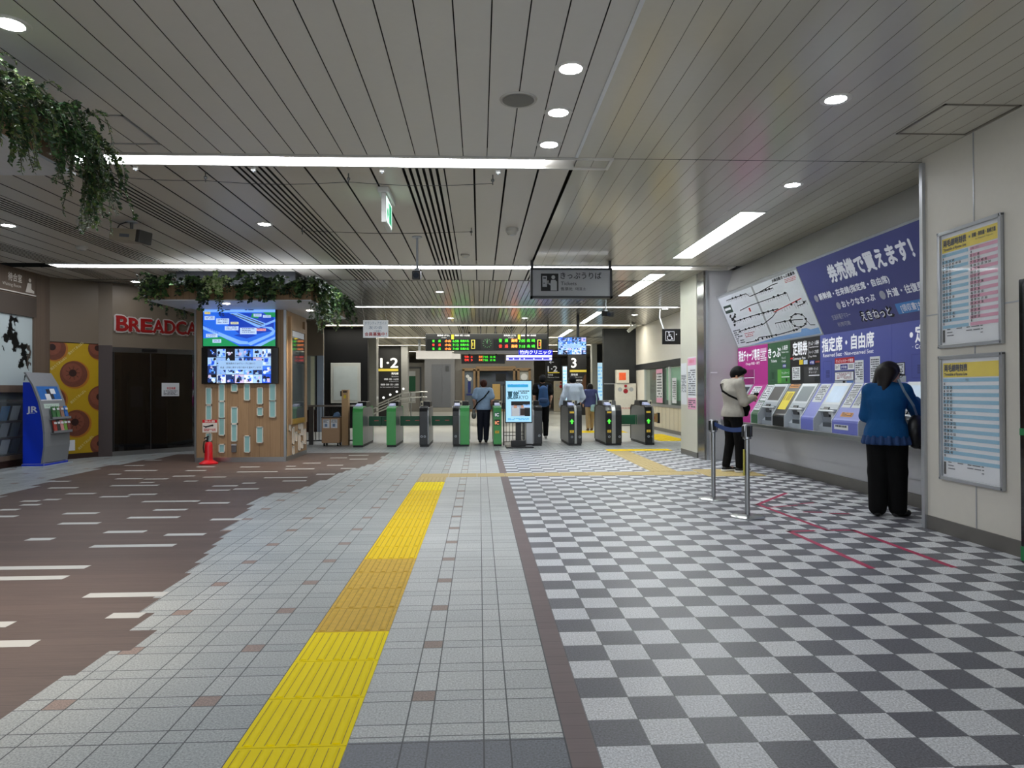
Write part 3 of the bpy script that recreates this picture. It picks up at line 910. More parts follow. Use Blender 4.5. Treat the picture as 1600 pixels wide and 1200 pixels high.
def sp(px, py, l=0.0):
    return (sx0 + SW * px, y - 0.001 - l, sz0 + SH * (1 - py))
s.poly([sp(0, 0), sp(0, 1), sp(1, 1), sp(1, 0)][::1], BL)
for pts, m, l in (([(0, .05), (.0, .12), (1, .12), (1, .05)], BLT, .001), ([(.2, .14), (.98, .14), (.98, .6), (.55, .75), (.3, .4)], BD, .0005), ([(0, .8), (.25, .75), (.5, 1), (0, 1)], GR, .0015), ([(.75, 1), (1, .82), (1, 1)], GR, .0015), ([(.83, .12), (1, .12), (1, .25), (.9, .22)], GR, .0015), ([(.68, .15), (.8, .15), (.76, .28), (.66, .25)], GR, .0015),
                  ([(.0, .47), (.0, .56), (.5, .95), (.62, .95), (.62, .88), (.52, .86)], BLT, .002), ([(.6, .93), (.92, .68), (.96, .60), (.88, .53), (.8, .5), (.95, .5), (1, .6), (.98, .7), (.66, .98)], BLT, .002), ([(.36, .14), (.48, .13), (.86, .40), (.86, .48), (.76, .52)], BLT, .0025), ([(.38, .17), (.40, .16), (.82, .45), (.80, .47)], M('map_grey', '#5a6a80', 0.4, emit=0.143, var=0), .003), ([(.46, .16), (.48, .155), (.85, .42), (.83, .44)], M('map_grey', '#5a6a80'), .003),
                  ([(.85, .42), (1, .3), (1, .36), (.87, .46)], BLT, .002), ([(.7, 1), (1, .75), (1, .8), (.8, 1)], BLT, .0018), ([(.42, .72), (.55, .66), (.75, .72), (.6, .8)], BD, .0025)):
    s.poly([sp(a, b2, l) for a, b2 in pts][::-1], m)
for (a, b2, w_, h_, m) in ((.02, .22, .14, .1, WHT), (.18, .28, .18, .15, WHT), (.30, .48, .19, .11, WHT), (.51, .52, .23, .17, WHT), (.74, .54, .13, .065, PK), (.04, .68, .16, .09, WHT), (.13, .82, .12, .09, WHT), (.70, .16, .11, .07, WHT), (.83, .19, .11, .07, WHT), (.02, .11, .08, .06, M('map_yellow', '#e5cf72', 0.4, emit=0.322, var=0)), (.38, .37, .11, .06, M('map_cream', '#e2dfb0', 0.4, emit=0.322, var=0))):
    c = sp(a, b2 + h_, 0.005)
    s.rect(c, X_, Z_, w_ * SW, h_ * SH, m)
    s.sheet(c, X_, Z_, w_ * SW, h_ * SH, 3, M('map_print', '#2c4a8a', 0.5, emit=0.107, var=0), int(a * 100), 0.12, 0.4)
s.sheet(sp(.25, .1, .002), X_, Z_, SW * 0.5, SH * 0.075, 1, M('map_print', '#2c4a8a'), 5, 0.1, 0.6)
for i in range(16):
    s.rect(sp(.01 + i * .013, .50 + i * .012, .004), X_, Z_, .006 * SW, .05 * SH, BD)
s.build('display', t)

t = thing('news_screen', 'lower screen on the wood pillar with a collage of photos and a caption', 'screen', (-4.325, PY0, 1.42))
b_ = MB(); b_.box(-5.0, -3.635, PY0 - 0.055, PY0 - 0.001, 1.415, 2.072, BLACKG); b_.build('bezel', t, bevel=0.005)
s = MB(); s.rect((-4.885, y, 1.43), X_, Z_, 1.125, 0.62, SCOL[5])
mosaic(s, (-4.885, y, 1.43), X_, Z_, 1.125, 0.62, 7, 4, 11)
caption(s, (-4.69, y, 1.665), X_, Z_, 0.78, 0.17, ['群馬県内ではグループに加わり', '窃盗・詐欺に関する取り組みを進めています'])
s.build('display', t)

# ---- fire extinguisher in a red floor stand
t = thing('fire_extinguisher_stand', 'red fire extinguisher stand with a sign in front of the wood pillar', 'extinguisher', (-4.78, 12.62, 0))
b_ = MB(); b_.lathe([(0.0, 0.0), (0.155, 0.0), (0.16, 0.02), (0.11, 0.05), (0.075, 0.07)], (-4.78, 12.62, 0), RED); b_.build('base', t, smooth=True)
b_ = MB(); b_.lathe([(0.075, 0.06), (0.068, 0.12), (0.066, 0.32), (0.06, 0.36), (0.045, 0.385), (0.0, 0.39)], (-4.78, 12.62, 0), RED); b_.build('cylinder', t, smooth=True)
b_ = MB(); b_.cyl((-4.80, 12.62, 0.38), (-4.80, 12.62, 0.47), 0.018, BLACK); b_.obox((-4.815, 12.62, 0.47), (1, 0, 0.5), (0, 1, 0), (-0.5, 0, 1), 0.045, 0.012, 0.01, BLACK); b_.tube([(-4.79, 12.6, 0.43), (-4.84, 12.57, 0.4), (-4.85, 12.56, 0.3), (-4.84, 12.57, 0.2)], 0.01, BLACK); b_.build('valve', t)
b_ = MB(); b_.cyl((-4.775, 12.65, 0.05), (-4.775, 12.65, 0.6), 0.01, STEEL); b_.build('pole', t)
b_ = MB(); b_.box(-4.893, -4.637, 12.635, 12.645, 0.555, 0.78, M('sign_white', '#e5ded8', 0.5))
b_.rect((-4.893, 12.634, 0.725), X_, Z_, 0.256, 0.055, RED)
b_.text('消火器', (-4.765, 12.633, 0.732), X_, Z_, 0.038, M('sign_white', '#e5ded8'), align='c', w=0.18, bold=0.02)
b_.sheet((-4.893, 12.634, 0.565), X_, Z_, 0.256, 0.06, 2, REDINK, 3, 0.1)
b_.obox((-4.79, 12.633, 0.665), (1, 0, 0.25), (0, 1, 0), (-0.25, 0, 1), 0.06, 0.0008, 0.012, INK); b_.disc((-4.72, 12.6328, 0.68), 0.018, INK); b_.obox((-4.85, 12.633, 0.66), (1, 0, -0.4), (0, 1, 0), (0.4, 0, 1), 0.03, 0.0008, 0.009, INK)
b_.build('sign_plate', t)

# ------------------------------------------------------------------ planters with hanging leaves
GREENS = [M('leaf_deep', '#1e3a1c', 0.5, var=0.3, scale=9), M('leaf_mid', '#3a5a2a', 0.5, var=0.3, scale=9), M('leaf_olive', '#5d6f36', 0.5, var=0.25, scale=9), M('leaf_light', '#7d9a58', 0.5, var=0.25, scale=9), M('leaf_dark', '#12240f', 0.6, var=0.2)]
STEM = M('vine_stem', '#40422a', 0.7)
PALE = M('leaf_variegated', '#c9d8a4', 0.5, var=0.3, scale=40)
def leaf(mb, p, d, nrm, l, w_, m):
    d = d.normalized(); s_ = d.cross(nrm)
    s_ = s_.normalized() if s_.length > 1e-4 else d.orthogonal().normalized()
    up = s_.cross(d) * (w_ * 0.35)
    a = p; b2 = p + d * l * 0.45 + s_ * w_ + up; c = p + d * l; e = p + d * l * 0.45 - s_ * w_ + up; md = p + d * l * 0.5
    mb.add([a, b2, c, e, md], [(0, 4, 1), (1, 4, 2), (0, 3, 4), (3, 2, 4)], m)
def rv(rnd, s=1.0):
    return Vector((rnd.gauss(0, s), rnd.gauss(0, s), rnd.gauss(0, s)))
def strand(mb, rnd, p, out, length, lsize, fern, mats):
    """a trailing stem: arches outward and hangs"""
    n_ = max(4, int(length / (lsize * (0.42 if fern else 0.6))))
    d = (out * rnd.uniform(0.5, 1.0) + Vector((0, 0, rnd.uniform(0.1, 0.8))) + rv(rnd, 0.2)).normalized()
    q = Vector(p); st = length / n_
    pts = [q.copy()]
    for i in range(n_):
        d = (d + Vector((0, 0, -0.35 * (0.3 + st * 14))) + rv(rnd, 0.13)).normalized()
        q = q + d * st
        pts.append(q.copy())
        side = d.cross(Vector((0, 0, 1)) if abs(d.z) < 0.9 else out).normalized()
        m = rnd.choice(mats)
        for sg in (-1, 1):
            if fern:
                leaf(mb, q, (side * sg + d * 0.5 + rv(rnd, 0.2)), out + rv(rnd, 0.3), lsize * rnd.uniform(0.7, 1.2), lsize * 0.17, m)
            else:
                leaf(mb, q, (side * sg * 0.8 + d * 0.5 + out * 0.4 + rv(rnd, 0.35)), out + rv(rnd, 0.5), lsize * rnd.uniform(0.7, 1.25), lsize * 0.42, m)
    mb.tube(pts[::max(1, len(pts) // 6)] + [pts[-1]], 0.0025, STEM, 4)

def planter(name, label, x0, x1, y0, y1, z0, z1, boxr):
    t = thing(name, label, 'planter', ((x0 + x1) / 2, (y0 + y1) / 2, z0))
    b2 = MB(); th = 0.03
    b2.box(x0, x1, y0, y0 + th, z0, z1, WOODF); b2.box(x0, x1, y1 - th, y1, z0, z1, WOODF); b2.box(x0, x0 + th, y0 + th, y1 - th, z0, z1, WOODF); b2.box(x1 - th, x1, y0 + th, y1 - th, z0, z1, WOODF)
    b2.build('fascia', t)
    u = MB(); u.box(x0 + th, x1 - th, y0 + th, y1 - th, z0 + 0.005, z0 + 0.03, M('planter_underside', '#cfd2d6', 0.4))
    u.build('underside', t)
    h = MB(); h.box(boxr[0], boxr[1], boxr[2], boxr[3], z0 + 0.03, CEIL + 0.001, M('hanger_box', '#12161c', 0.7)); h.build('ceiling_housing', t)
    e = MB(); e.box(x0 - 0.004, x1 + 0.004, y0 - 0.004, y1 + 0.004, z0 - 0.012, z0 + 0.006, M('planter_lip', '#c9ccd0', 0.4)); e.build('edge_lip', t)
    return t
planter('ceiling_planter', 'wood-faced planter ring around the top of the pillar with screens', -5.36, -2.75, 11.6, 14.6, 2.77, 3.01, (-5.4, -3.3, 12.75, 14.3))
planter('ceiling_planter', 'near wood-faced hanging planter in the upper left corner', -5.4, -2.76, 1.9, 4.92, 2.785, 3.05, (-5.1, -3.4, 2.6, 4.3))

def foliage(name, label, edges, seed, n_per_m, lsize, top, drop, mix=0.5, extra=()):
    rnd = random.Random(seed); mb = MB()
    for (p, q, out) in edges:
        p = Vector(p); q = Vector(q); out = Vector(out); L = (q - p).length
        for i in range(int(L * n_per_m)):
            s_ = rnd.random()
            base = p.lerp(q, s_) - out * rnd.uniform(0.0, 0.16) + Vector((0, 0, rnd.uniform(0, top)))
            clump = 0.5 + 0.5 * math.sin(s_ * L * 5.3 + seed) * math.cos(s_ * L * 2.1 + 1.0)
            ln = drop * rnd.uniform(0.35, 0.75) + drop * 0.7 * clump * rnd.random() ** 2
            fern = rnd.random() < mix
            mats = GREENS[:3] + [GREENS[4]] if fern else GREENS[:2] + GREENS[4:] + ([GREENS[3]] if rnd.random() < 0.3 else [])
            strand(mb, rnd, base, out, ln, lsize * (0.9 if fern else 1.1), fern, mats)
    for (p, out, n_, ln, mats) in extra:
        for i in range(n_):
            strand(mb, rnd, Vector(p) + rv(rnd, 0.05), Vector(out), ln * rnd.uniform(0.6, 1.1), lsize, rnd.random() < 0.5, mats)
    return tag(mb.build(name), label, 'foliage', kind='stuff')
foliage('hanging_foliage', 'dark green ivy and fern hanging over the planter ring of the pillar', [((-5.36, 11.6, 3.0), (-2.75, 11.6, 3.0), (0, -1, 0)), ((-2.75, 11.6, 3.0), (-2.75, 14.6, 3.0), (1, 0, 0)), ((-5.36, 11.6, 3.0), (-5.36, 14.4, 3.0), (-1, 0, 0))], 5, 46, 0.07, 0.14, 0.52, 0.45,
        extra=[((-2.85, 11.9, 3.0), (1, -0.3, 0), 16, 0.75, GREENS[:3]), ((-2.8, 12.6, 3.0), (1, 0, 0), 14, 0.7, GREENS[:3])])
foliage('hanging_foliage', 'fern and ivy hanging from the near planter in the upper left corner', [((-2.76, 3.7, 3.04), (-2.76, 4.9, 3.04), (1, 0, 0)), ((-4.2, 4.92, 3.04), (-2.76, 4.92, 3.04), (0, 1, 0))], 9, 72, 0.034, 0.2, 0.30, 0.75,
        extra=[((-2.74, 4.82, 3.0), (1, 0.2, 0), 46, 0.66, GREENS[:3]), ((-2.74, 4.55, 3.0), (1, 0, 0), 26, 0.5, GREENS[:2]), ((-2.74, 4.12, 2.95), (1, 0, 0), 26, 0.42, GREENS[:3])])
rnd = random.Random(21); mb = MB()
for i in range(16):
    strand(mb, rnd, Vector((-4.22 + rnd.uniform(-0.12, 0.12), 11.56, 3.02 + rnd.uniform(0, 0.1))), Vector((0, -1, 0)), rnd.uniform(0.2, 0.4), 0.06, False, [PALE, PALE, GREENS[3]])
tag(mb.build('variegated_ivy'), 'bright pale variegated ivy clump in front of the planter above the screens', 'ivy', kind='stuff')

# warm downlights under the planters
def under_light(x, y, z, label, power):
    t = thing('spot_fitting', label, 'spotlight', (x, y, z), 'spotlights under the planters')
    b2 = MB(); b2.lathe([(0.0, -0.004), (0.05, -0.004), (0.058, 0.0), (0.058, 0.012)], (x, y, z - 0.01), M('spot_lens', '#fff2dd', 0.4, emit=12, var=0)); b2.build('lens', t)
    la = bpy.data.lights.new('spot', 'SPOT'); la.energy = power; la.color = (1.0, 0.86, 0.72); la.spot_size = 1.5; la.spot_blend = 0.8; la.shadow_soft_size = 0.05
    lo = bpy.data.objects.new('spot_lamp', la); COL.objects.link(lo); lo.location = (x, y, z - 0.04)
under_light(-4.25, 12.0, 2.765, 'spotlight under the planter above the screens', 40)
under_light(-3.1, 13.0, 2.765, 'spotlight under the planter right of the pillar', 45)
under_light(-3.1, 3.7, 2.78, 'spotlight under the near hanging planter', 110)

# ------------------------------------------------------------------ blue brochure rack
t = thing('brochure_rack', 'blue and grey brochure rack standing beside the yellow bakery poster', 'brochure rack', (-7.56, 12.62, 0))
BLU = M('rack_blue', '#0a35c4', 0.3, var=0.03); RG = M('rack_grey', '#85888b', 0.35)
pr = [(-0.2, 0.05), (0.14, 0.05), (0.175, 0.35), (0.17, 0.6), (0.14, 0.85), (0.08, 1.12), (-0.02, 1.38), (-0.13, 1.58), (-0.2, 1.45)]
L = lambda pts: [(x - 7.56, z) for x, z in pts]
b_ = MB(); b_.prism(L(pr[:-2] + [(-0.08, 1.45), (-0.2, 1.45)]), 'y', 12.30, 12.34, BLU); b_.prism(L(pr[:-2] + [(-0.08, 1.45), (-0.2, 1.45)]), 'y', 12.92, 12.96, BLU); b_.build('side_panel', t)
fr = [(0.145, 0.07), (0.185, 0.35), (0.18, 0.6), (0.15, 0.86), (0.09, 1.13), (-0.01, 1.40), (-0.14, 1.62)]
bk = [(x - 0.03, z - 0.005) for x, z in fr]
b_ = MB(); b_.prism(L(fr + bk[::-1]), 'y', 12.27, 12.99, RG); b_.build('curved_front', t)
b_ = MB(); b_.box(-7.76, -7.7, 12.34, 12.92, 0.05, 1.42, BLU); b_.build('back_panel', t)
b_ = MB(); b_.box(-7.8, -7.36, 12.2, 13.06, 0.0, 0.02, GREYP); b_.box(-7.77, -7.4, 12.28, 12.98, 0.02, 0.06, BLU); b_.build('base', t, bevel=0.004)
# poster on the slope
def slope_pt(z):
    for (xa, za), (xb, zb) in zip(fr, fr[1:]):
        if za <= z <= zb:
            return xa + (xb - xa) * (z - za) / (zb - za)
    return fr[-1][0]
def on_front(mb, y0, y1, z0, z1, m, lift=0.004):
    xa, xb = slope_pt(z0) - 7.56 + lift, slope_pt(z1) - 7.56 + lift
    mb.poly([(xa, y0, z0), (xa, y1, z0), (xb, y1, z1), (xb, y0, z1)], m)
b_ = MB(); on_front(b_, 12.32, 12.92, 1.15, 1.38, M('rack_poster_blue', '#2d6cb8', 0.35, var=0.3, scale=12)); on_front(b_, 12.32, 12.92, 1.135, 1.15, WHITE); on_front(b_, 12.55, 12.72, 1.16, 1.33, M('rack_poster_dark', '#2a2c38', 0.4), 0.006); on_front(b_, 12.48, 12.62, 1.15, 1.25, PAPER, 0.007); on_front(b_, 12.66, 12.8, 1.25, 1.34, PAPER, 0.007); b_.build('poster', t)
b_ = MB(); on_front(b_, 12.36, 12.8, 1.0, 1.08, M('rack_label', '#c9dcd0', 0.5)); xa = slope_pt(1.02) - 7.56 + 0.006
b_.text('パンフレット', (xa, 12.4, 1.02), Y_, (-0.25, 0, 1), 0.035, INK, w=0.3); b_.build('label_strip', t)
b_ = MB(); b_.text('JR', (-7.69, 12.298, 0.94), X_, Z_, 0.1, M('logo_white', '#d8dcea', 0.5, var=0), w=0.17, bold=0.03); b_.rect((-7.68, 12.297, 0.92), X_, Z_, 0.12, 0.008, M('logo_white', '#d8dcea')); b_.build('lettering', t)
for z in (0.56, 0.8):
    b_ = MB(); b_.box(slope_pt(z) - 7.56, slope_pt(z) - 7.56 + 0.07, 12.42, 12.96, z, z + 0.008, RG); b_.box(slope_pt(z) - 7.56 + 0.062, slope_pt(z) - 7.56 + 0.07, 12.42, 12.96, z, z + 0.05, RG); b_.build('pocket', t)
k = 0
for z, cs in ((0.575, ['#a3332b', '#2c2c2c', '#d78f8f', '#79a845', '#7a2f2f']), (0.815, ['#2f6b3a', '#3d7d42', '#9a7564', '#2f6fc0'])):
    for j, c in enumerate(cs):
        yy = 12.46 + j * (0.1 if z < 0.7 else 0.122)
        mb = MB(); x = slope_pt(z) - 7.56 + 0.03
        mb.obox((x, yy + 0.045, z + 0.11), (0, 1, 0), (-0.2, 0, 1), (1, 0, 0.2), 0.043, 0.105, 0.008, M('brochure_' + c, c, 0.35, var=0.2, scale=30))
        mb.obox((x + 0.009, yy + 0.045, z + 0.17), (0, 1, 0), (-0.2, 0, 1), (1, 0, 0.2), 0.036, 0.018, 0.001, PAPER)
        cn = {'#a3332b': 'red', '#2c2c2c': 'black', '#d78f8f': 'pink', '#79a845': 'lime green', '#7a2f2f': 'maroon', '#2f6b3a': 'dark green', '#3d7d42': 'mid green', '#9a7564': 'tan', '#2f6fc0': 'blue'}[c]
        tag(mb.build('brochure'), '%s brochure in the %s pocket of the blue rack' % (cn, 'lower' if z < 0.7 else 'upper'), 'brochure', 'brochures in the blue rack')
        k += 1
# ------------------------------------------------------------------ right wall, alcove and ticket machines
CREAM = M('cream_wall_panel', '#d3cfc4', 0.45, var=0.03)
PALEW = M('alcove_wall', '#c6c7ca', 0.4, var=0.03)
SOFF = M('alcove_soffit', '#a9a9a6', 0.4, var=0.03)
BASEM = M('steel_baseboard', '#77746f', 0.35, metal=0.5)
RU = NY  # reading direction for a viewer facing the right wall
w = MB()
w.box(4.13, 4.95, -3, 6.33, 0, CEIL, CREAM)
struct(w.build('wall_right'))
w = MB(); w.box(4.125, 4.131, 5.648, 5.658, 0.12, CEIL, ALU); w.box(4.125, 4.131, -3, 6.3, 1.955, 1.965, ALU); struct(w.build('trim_1'))
w = MB(); w.box(4.10, 4.14, 6.29, 6.335, 0, 3.38, ALU); struct(w.build('trim_2'))
w = MB(); w.box(4.118, 4.13, -3, 6.29, 0, 0.125, BASEM); struct(w.build('baseboard_right'))
w = MB()
w.box(4.76, 4.95, 6.33, 12.5, 0, 2.0, PALEW)
w.box(4.76, 4.95, 6.33, 12.5, 2.0, 2.97, PALEW)
struct(w.build('wall_alcove'))
w = MB(); w.box(4.735, 4.76, 6.33, 12.5, 0.30, 0.69, PALEW); struct(w.build('trim_alcove_panel'))
w = MB(); w.prism([(4.46, 2.97), (4.95, 2.97), (4.95, CEIL), (4.60, CEIL)], 'y', 6.33, 12.5, SOFF); struct(w.build('trim_alcove_soffit'))
w = MB(); w.box(4.73, 4.76, 6.33, 12.5, 0, 0.14, BASEM); struct(w.build('baseboard_alcove'))
w = MB(); w.box(4.11, 4.95, 12.5, 12.9, 0, CEIL, M('alcove_end_wall', '#b3b3b6', 0.45, var=0.02)); w.box(4.1, 4.14, 12.485, 12.5, 0, CEIL, ALU)
struct(w.build('wall_alcove_end'))
w = MB(); w.box(4.05, 5.62, 12.9, 13.93, 0.1, CEIL, M('pier_cream', '#cfcdbd', 0.4, var=0.02)); w.box(4.045, 5.62, 12.9, 13.935, 0, 0.1, BASEM)
w.box(4.06, 4.11, 12.5, 12.9, 0, CEIL, M('pier_steel', '#8d8b88', 0.18, metal=0.9)); struct(w.build('pillar_ticket_corner'))

t = thing('wall_label', 'small silver framed label on the pale end wall beside the ticket machines', 'label', (4.25, 12.49, 1.55))
b_ = MB(); b_.box(4.17, 4.31, 12.49, 12.499, 1.57, 1.60, ALU); b_.build('frame', t); b_ = MB(); b_.box(4.18, 4.30, 12.487, 12.49, 1.576, 1.594, PAPER); b_.build('card', t)

def notice(name, label, y0, y1, z0, z1, head, seed):
    t = thing(name, label, 'notice', (4.05, (y0 + y1) / 2, z0))
    x = 4.048
    b2 = MB(); b2.rect((x, y1, z0), RU, Z_, y1 - y0, z1 - z0, PAPER); b2.build('sheet', t)
    l = MB()
    if head:
        l.rect((x - 0.001, y1, z1 - 0.16), RU, Z_, y1 - y0, 0.14, M('notice_pink', '#e3a4c0', 0.6)); l.text('お知らせ', (x - 0.002, (y0 + y1) / 2, z1 - 0.12), RU, Z_, 0.07, REDINK, align='c', w=(y1 - y0) * 0.6)
        l.rect((x - 0.001, y1, z0), RU, Z_, y1 - y0, 0.22, M('notice_pink', '#e3a4c0')); l.sheet((x - 0.002, y1, z0), RU, Z_, y1 - y0, 0.2, 4, INKG, seed + 1, 0.1)
    l.sheet((x - 0.001, y1, z0 + 0.2), RU, Z_, y1 - y0, z1 - z0 - 0.4, 12, INKG, seed, 0.08, 0.45)
    l.build('print', t)
notice('notice_poster', 'pink-headed notice poster on the cream pier beside the ticket machines', 12.93, 13.45, 0.9, 1.9, True, 2)
notice('notice_poster', 'narrow white notice on the cream pier left of the pink-headed poster', 13.52, 13.9, 0.98, 1.8, False, 6)

# worktop along the machines
t = thing('machine_counter', 'continuous steel counter ledge under the ticket machines', 'counter', (4.55, 9.4, 0.69))
b_ = MB(); b_.box(4.40, 4.76, 6.34, 12.49, 0.69, 0.735, M('counter_grey', '#8b8d8f', 0.35, metal=0.4)); b_.build('ledge', t)
b_ = MB(); b_.box(4.355, 4.40, 6.34, 12.49, 0.685, 0.74, STEEL); b_.build('front_edge', t, bevel=0.006)

SL0, SL1 = (4.42, 0.925), (4.68, 1.36)
SV = Vector((SL1[0] - SL0[0], 0, SL1[1] - SL0[1])); SLEN = SV.length; SVN = SV.normalized(); SN = Vector(RU).cross(SVN)
def S(y, tt, lift=0.002):
    return Vector((SL0[0], y, SL0[1])) + SV * tt + SN * lift
def on_slope(mb, ya, yb, t0, t1, m, lift=0.003):
    """sheet on the sloping console, YA far edge, YB near edge"""
    mb.poly([S(ya, t0, lift), S(yb, t0, lift), S(yb, t1, lift), S(ya, t1, lift)], m)
def slope_sheet(mb, ya, yb, t0, t1, n_, seed, m=PAPER, ink=INKG):
    on_slope(mb, ya, yb, t0, t1, m, 0.003)
    mb.sheet(S(ya, t0, 0.003), RU, SVN, ya - yb, SLEN * (t1 - t0), n_, ink, seed, 0.08, 0.5)
PROF = [(4.70, 0.736), (4.395, 0.736), (4.395, 0.88), (4.403, 0.905), (4.42, 0.925), (4.68, 1.36), (4.70, 1.36)]
MODP = [(4.70, 0.736), (4.45, 0.736), (4.45, 0.80), (4.52, 0.86), (4.49, 0.97), (4.475, 1.03), (4.672, 1.362), (4.70, 1.362)]
MODG = M('machine_grey', '#a3abb5', 0.35); MODL = M('machine_light_grey', '#c3c9d0', 0.35); MODD = M('machine_dark_grey', '#3d434b', 0.4)
SCRD = M('machine_screen_dark', '#343a40', 0.3, spec=0.3); SCRL = M('machine_screen_light', '#9fb2c8', 0.35, emit=0.16, var=0.15, scale=8, spec=0.3)
PINK, GRN, BLK, PUR = M('machine_pink', '#b5288a', 0.4, var=0.03), M('machine_green', '#2f5c3c', 0.4, var=0.03), M('machine_black', '#17181b', 0.35), M('machine_purple', '#6a72c4', 0.4, var=0.03)
PURP = M('machine_purple_panel', '#5059a8', 0.4, var=0.03)
TXW = M('panel_white_text', '#e6e8ee', 0.5, emit=0.1, var=0)

def ticket_machine(label, ya, yb, col, pcol, mods, scr):
    """YA far end, YB near end; MODS the grey coin-and-screen spans (far, near)"""
    t = thing('ticket_machine', label, 'ticket machine', (4.55, (ya + yb) / 2, 0.736), 'ticket machines in the alcove')
    con = MB(); edges = [ya]
    spans = []
    cur = ya
    for (a, b2) in mods:
        if cur - a > 0.01: spans.append((cur, a))
        cur = b2
    if cur - yb > 0.01: spans.append((cur, yb))
    for a, b2 in spans:
        con = MB()
        con.prism(PROF, 'y', b2 + 0.004, a - 0.004, col)
        for e in (a - 0.008, b2 + 0.008):
            con.prism([(x - (0.004 if x < 4.69 else 0), z + 0.003) for x, z in PROF], 'y', e - 0.006, e + 0.006, MODL)
        con.build('console', t)
    pn = MB(); pn.box(4.68, 4.757, yb + 0.002, ya - 0.002, 1.36, 2.02, pcol); pn.build('upper_panel', t)
    for (a, b2) in mods:
        g_ = MB(); g_.prism(MODP, 'y', b2 + 0.006, a - 0.006, MODG); mo = g_.build('coin_module', t)
        k = MB(); wd_ = a - b2
        # note tray, coin slot, return cup, keypad
        k.box(4.45, 4.53, b2 + 0.05, a - 0.28 * wd_, 0.80, 0.855, MODD)
        k.box(4.44, 4.47, b2 + 0.03, b2 + 0.2 * wd_, 0.83, 0.98, MODL)
        k.obox((4.478, (a + b2) / 2 + 0.05, 0.955), Y_, (0.25, 0, -1), (1, 0, 0.25), wd_ * 0.16, 0.03, 0.012, MODD)
        k.obox((4.465, (a + b2) / 2 - 0.1, 0.985), Y_, (0.25, 0, -1), (1, 0, 0.25), wd_ * 0.12, 0.02, 0.014, MODL)
        k.obox(tuple(S((a + b2) / 2, 0.17, 0.012)), Y_, SVN, SN, wd_ * 0.42, 0.012, 0.012, MODL)
        k.obox(tuple(S((a + b2) / 2 + wd_ * 0.1, 0.24, 0.008)), Y_, SVN, SN, wd_ * 0.14, 0.02, 0.01, BLACK)
        k.build('slots_and_tray', mo)
        s_ = MB(); on_slope(s_, a - 0.012, b2 + 0.012, 0.36, 0.99, MODL, 0.010); s_.build('screen_bezel', t)
        s_ = MB(); on_slope(s_, a - 0.06, b2 + 0.05, 0.42, 0.90, scr, 0.012); s_.build('screen', t)
    return t
def panel_part(t, name, fn):
    mb = MB(); fn(mb); return mb.build(name, t)
PXW = 4.678
def ptext(mb, s, ya, yb, z0, z1, m=TXW, bold=0.032):
    mb.text(s, (PXW, ya, z0), RU, Z_, z1 - z0, m, w=ya - yb, bold=bold)
def prect(mb, ya, yb, z0, z1, m, lift=0.0):
    mb.rect((PXW - lift, ya, z0), RU, Z_, ya - yb, z1 - z0, m)
def psheet(mb, ya, yb, z0, z1, n_, seed, m=PAPER, ink=INKG, lift=0.0):
    prect(mb, ya, yb, z0, z1, m, lift); mb.sheet((PXW - lift, ya, z0), RU, Z_, ya - yb, z1 - z0, n_, ink, seed, 0.1, 0.5)
def speaker_grille(mb, ya, yb, z0, z1, edge, dark):
    for (a, b2, c, d_) in ((ya, ya - 0.008, z0, z1), (yb + 0.008, yb, z0, z1), (ya, yb, z0, z0 + 0.006), (ya, yb, z1 - 0.006, z1)):
        prect(mb, a, b2, c, d_, edge)
    w_ = ya - yb
    for i in range(5):
        prect(mb, ya - w_ * 0.3, yb + w_ * 0.25, z0 + 0.05 + i * 0.02, z0 + 0.062 + i * 0.02, dark)

ORL = M('orange_label', '#c98538', 0.5); YLS = M('yellow_label_sheet', '#e3cf1d', 0.45); BLUS = M('blue_number_plate', '#24308c', 0.4); GRL = M('bright_green_panel', '#5fa63f', 0.4)
# pink machine
t1 = ticket_machine('pink cash-charge ticket machine at the far end, where the man in grey stands', 12.49, 11.17, PINK, PINK, [(12.27, 11.78)], SCRD)
def fn(mb):
    ptext(mb, '現金チャージ専用', 12.44, 11.50, 1.775, 1.95); ptext(mb, 'Charge 充值・충전', 12.1, 11.5, 1.70, 1.745, bold=0.01)
    mb.sheet((PXW, 11.48, 1.72), RU, Z_, 0.28, 0.2, 5, TXW, 4, 0.08); prect(mb, 11.47, 11.22, 1.9, 1.96, M('panel_pale_pink', '#d9a0c8', 0.5))
panel_part(t1, 'lettering', fn)
panel_part(t1, 'guide_plate', lambda mb: (prect(mb, 12.2, 11.72, 1.37, 1.62, M('pink_dark_panel', '#8d1c6a', 0.4)), prect(mb, 12.2, 11.72, 1.475, 1.485, TXW, 0.002), prect(mb, 11.735, 11.72, 1.37, 1.62, MODL, 0.002)))
panel_part(t1, 'notice_sheet', lambda mb: slope_sheet(mb, 11.68, 11.34, 0.45, 0.93, 5, 8))
panel_part(t1, 'notice_sheet', lambda mb: slope_sheet(mb, 11.98, 11.72, 0.04, 0.16, 2, 9))
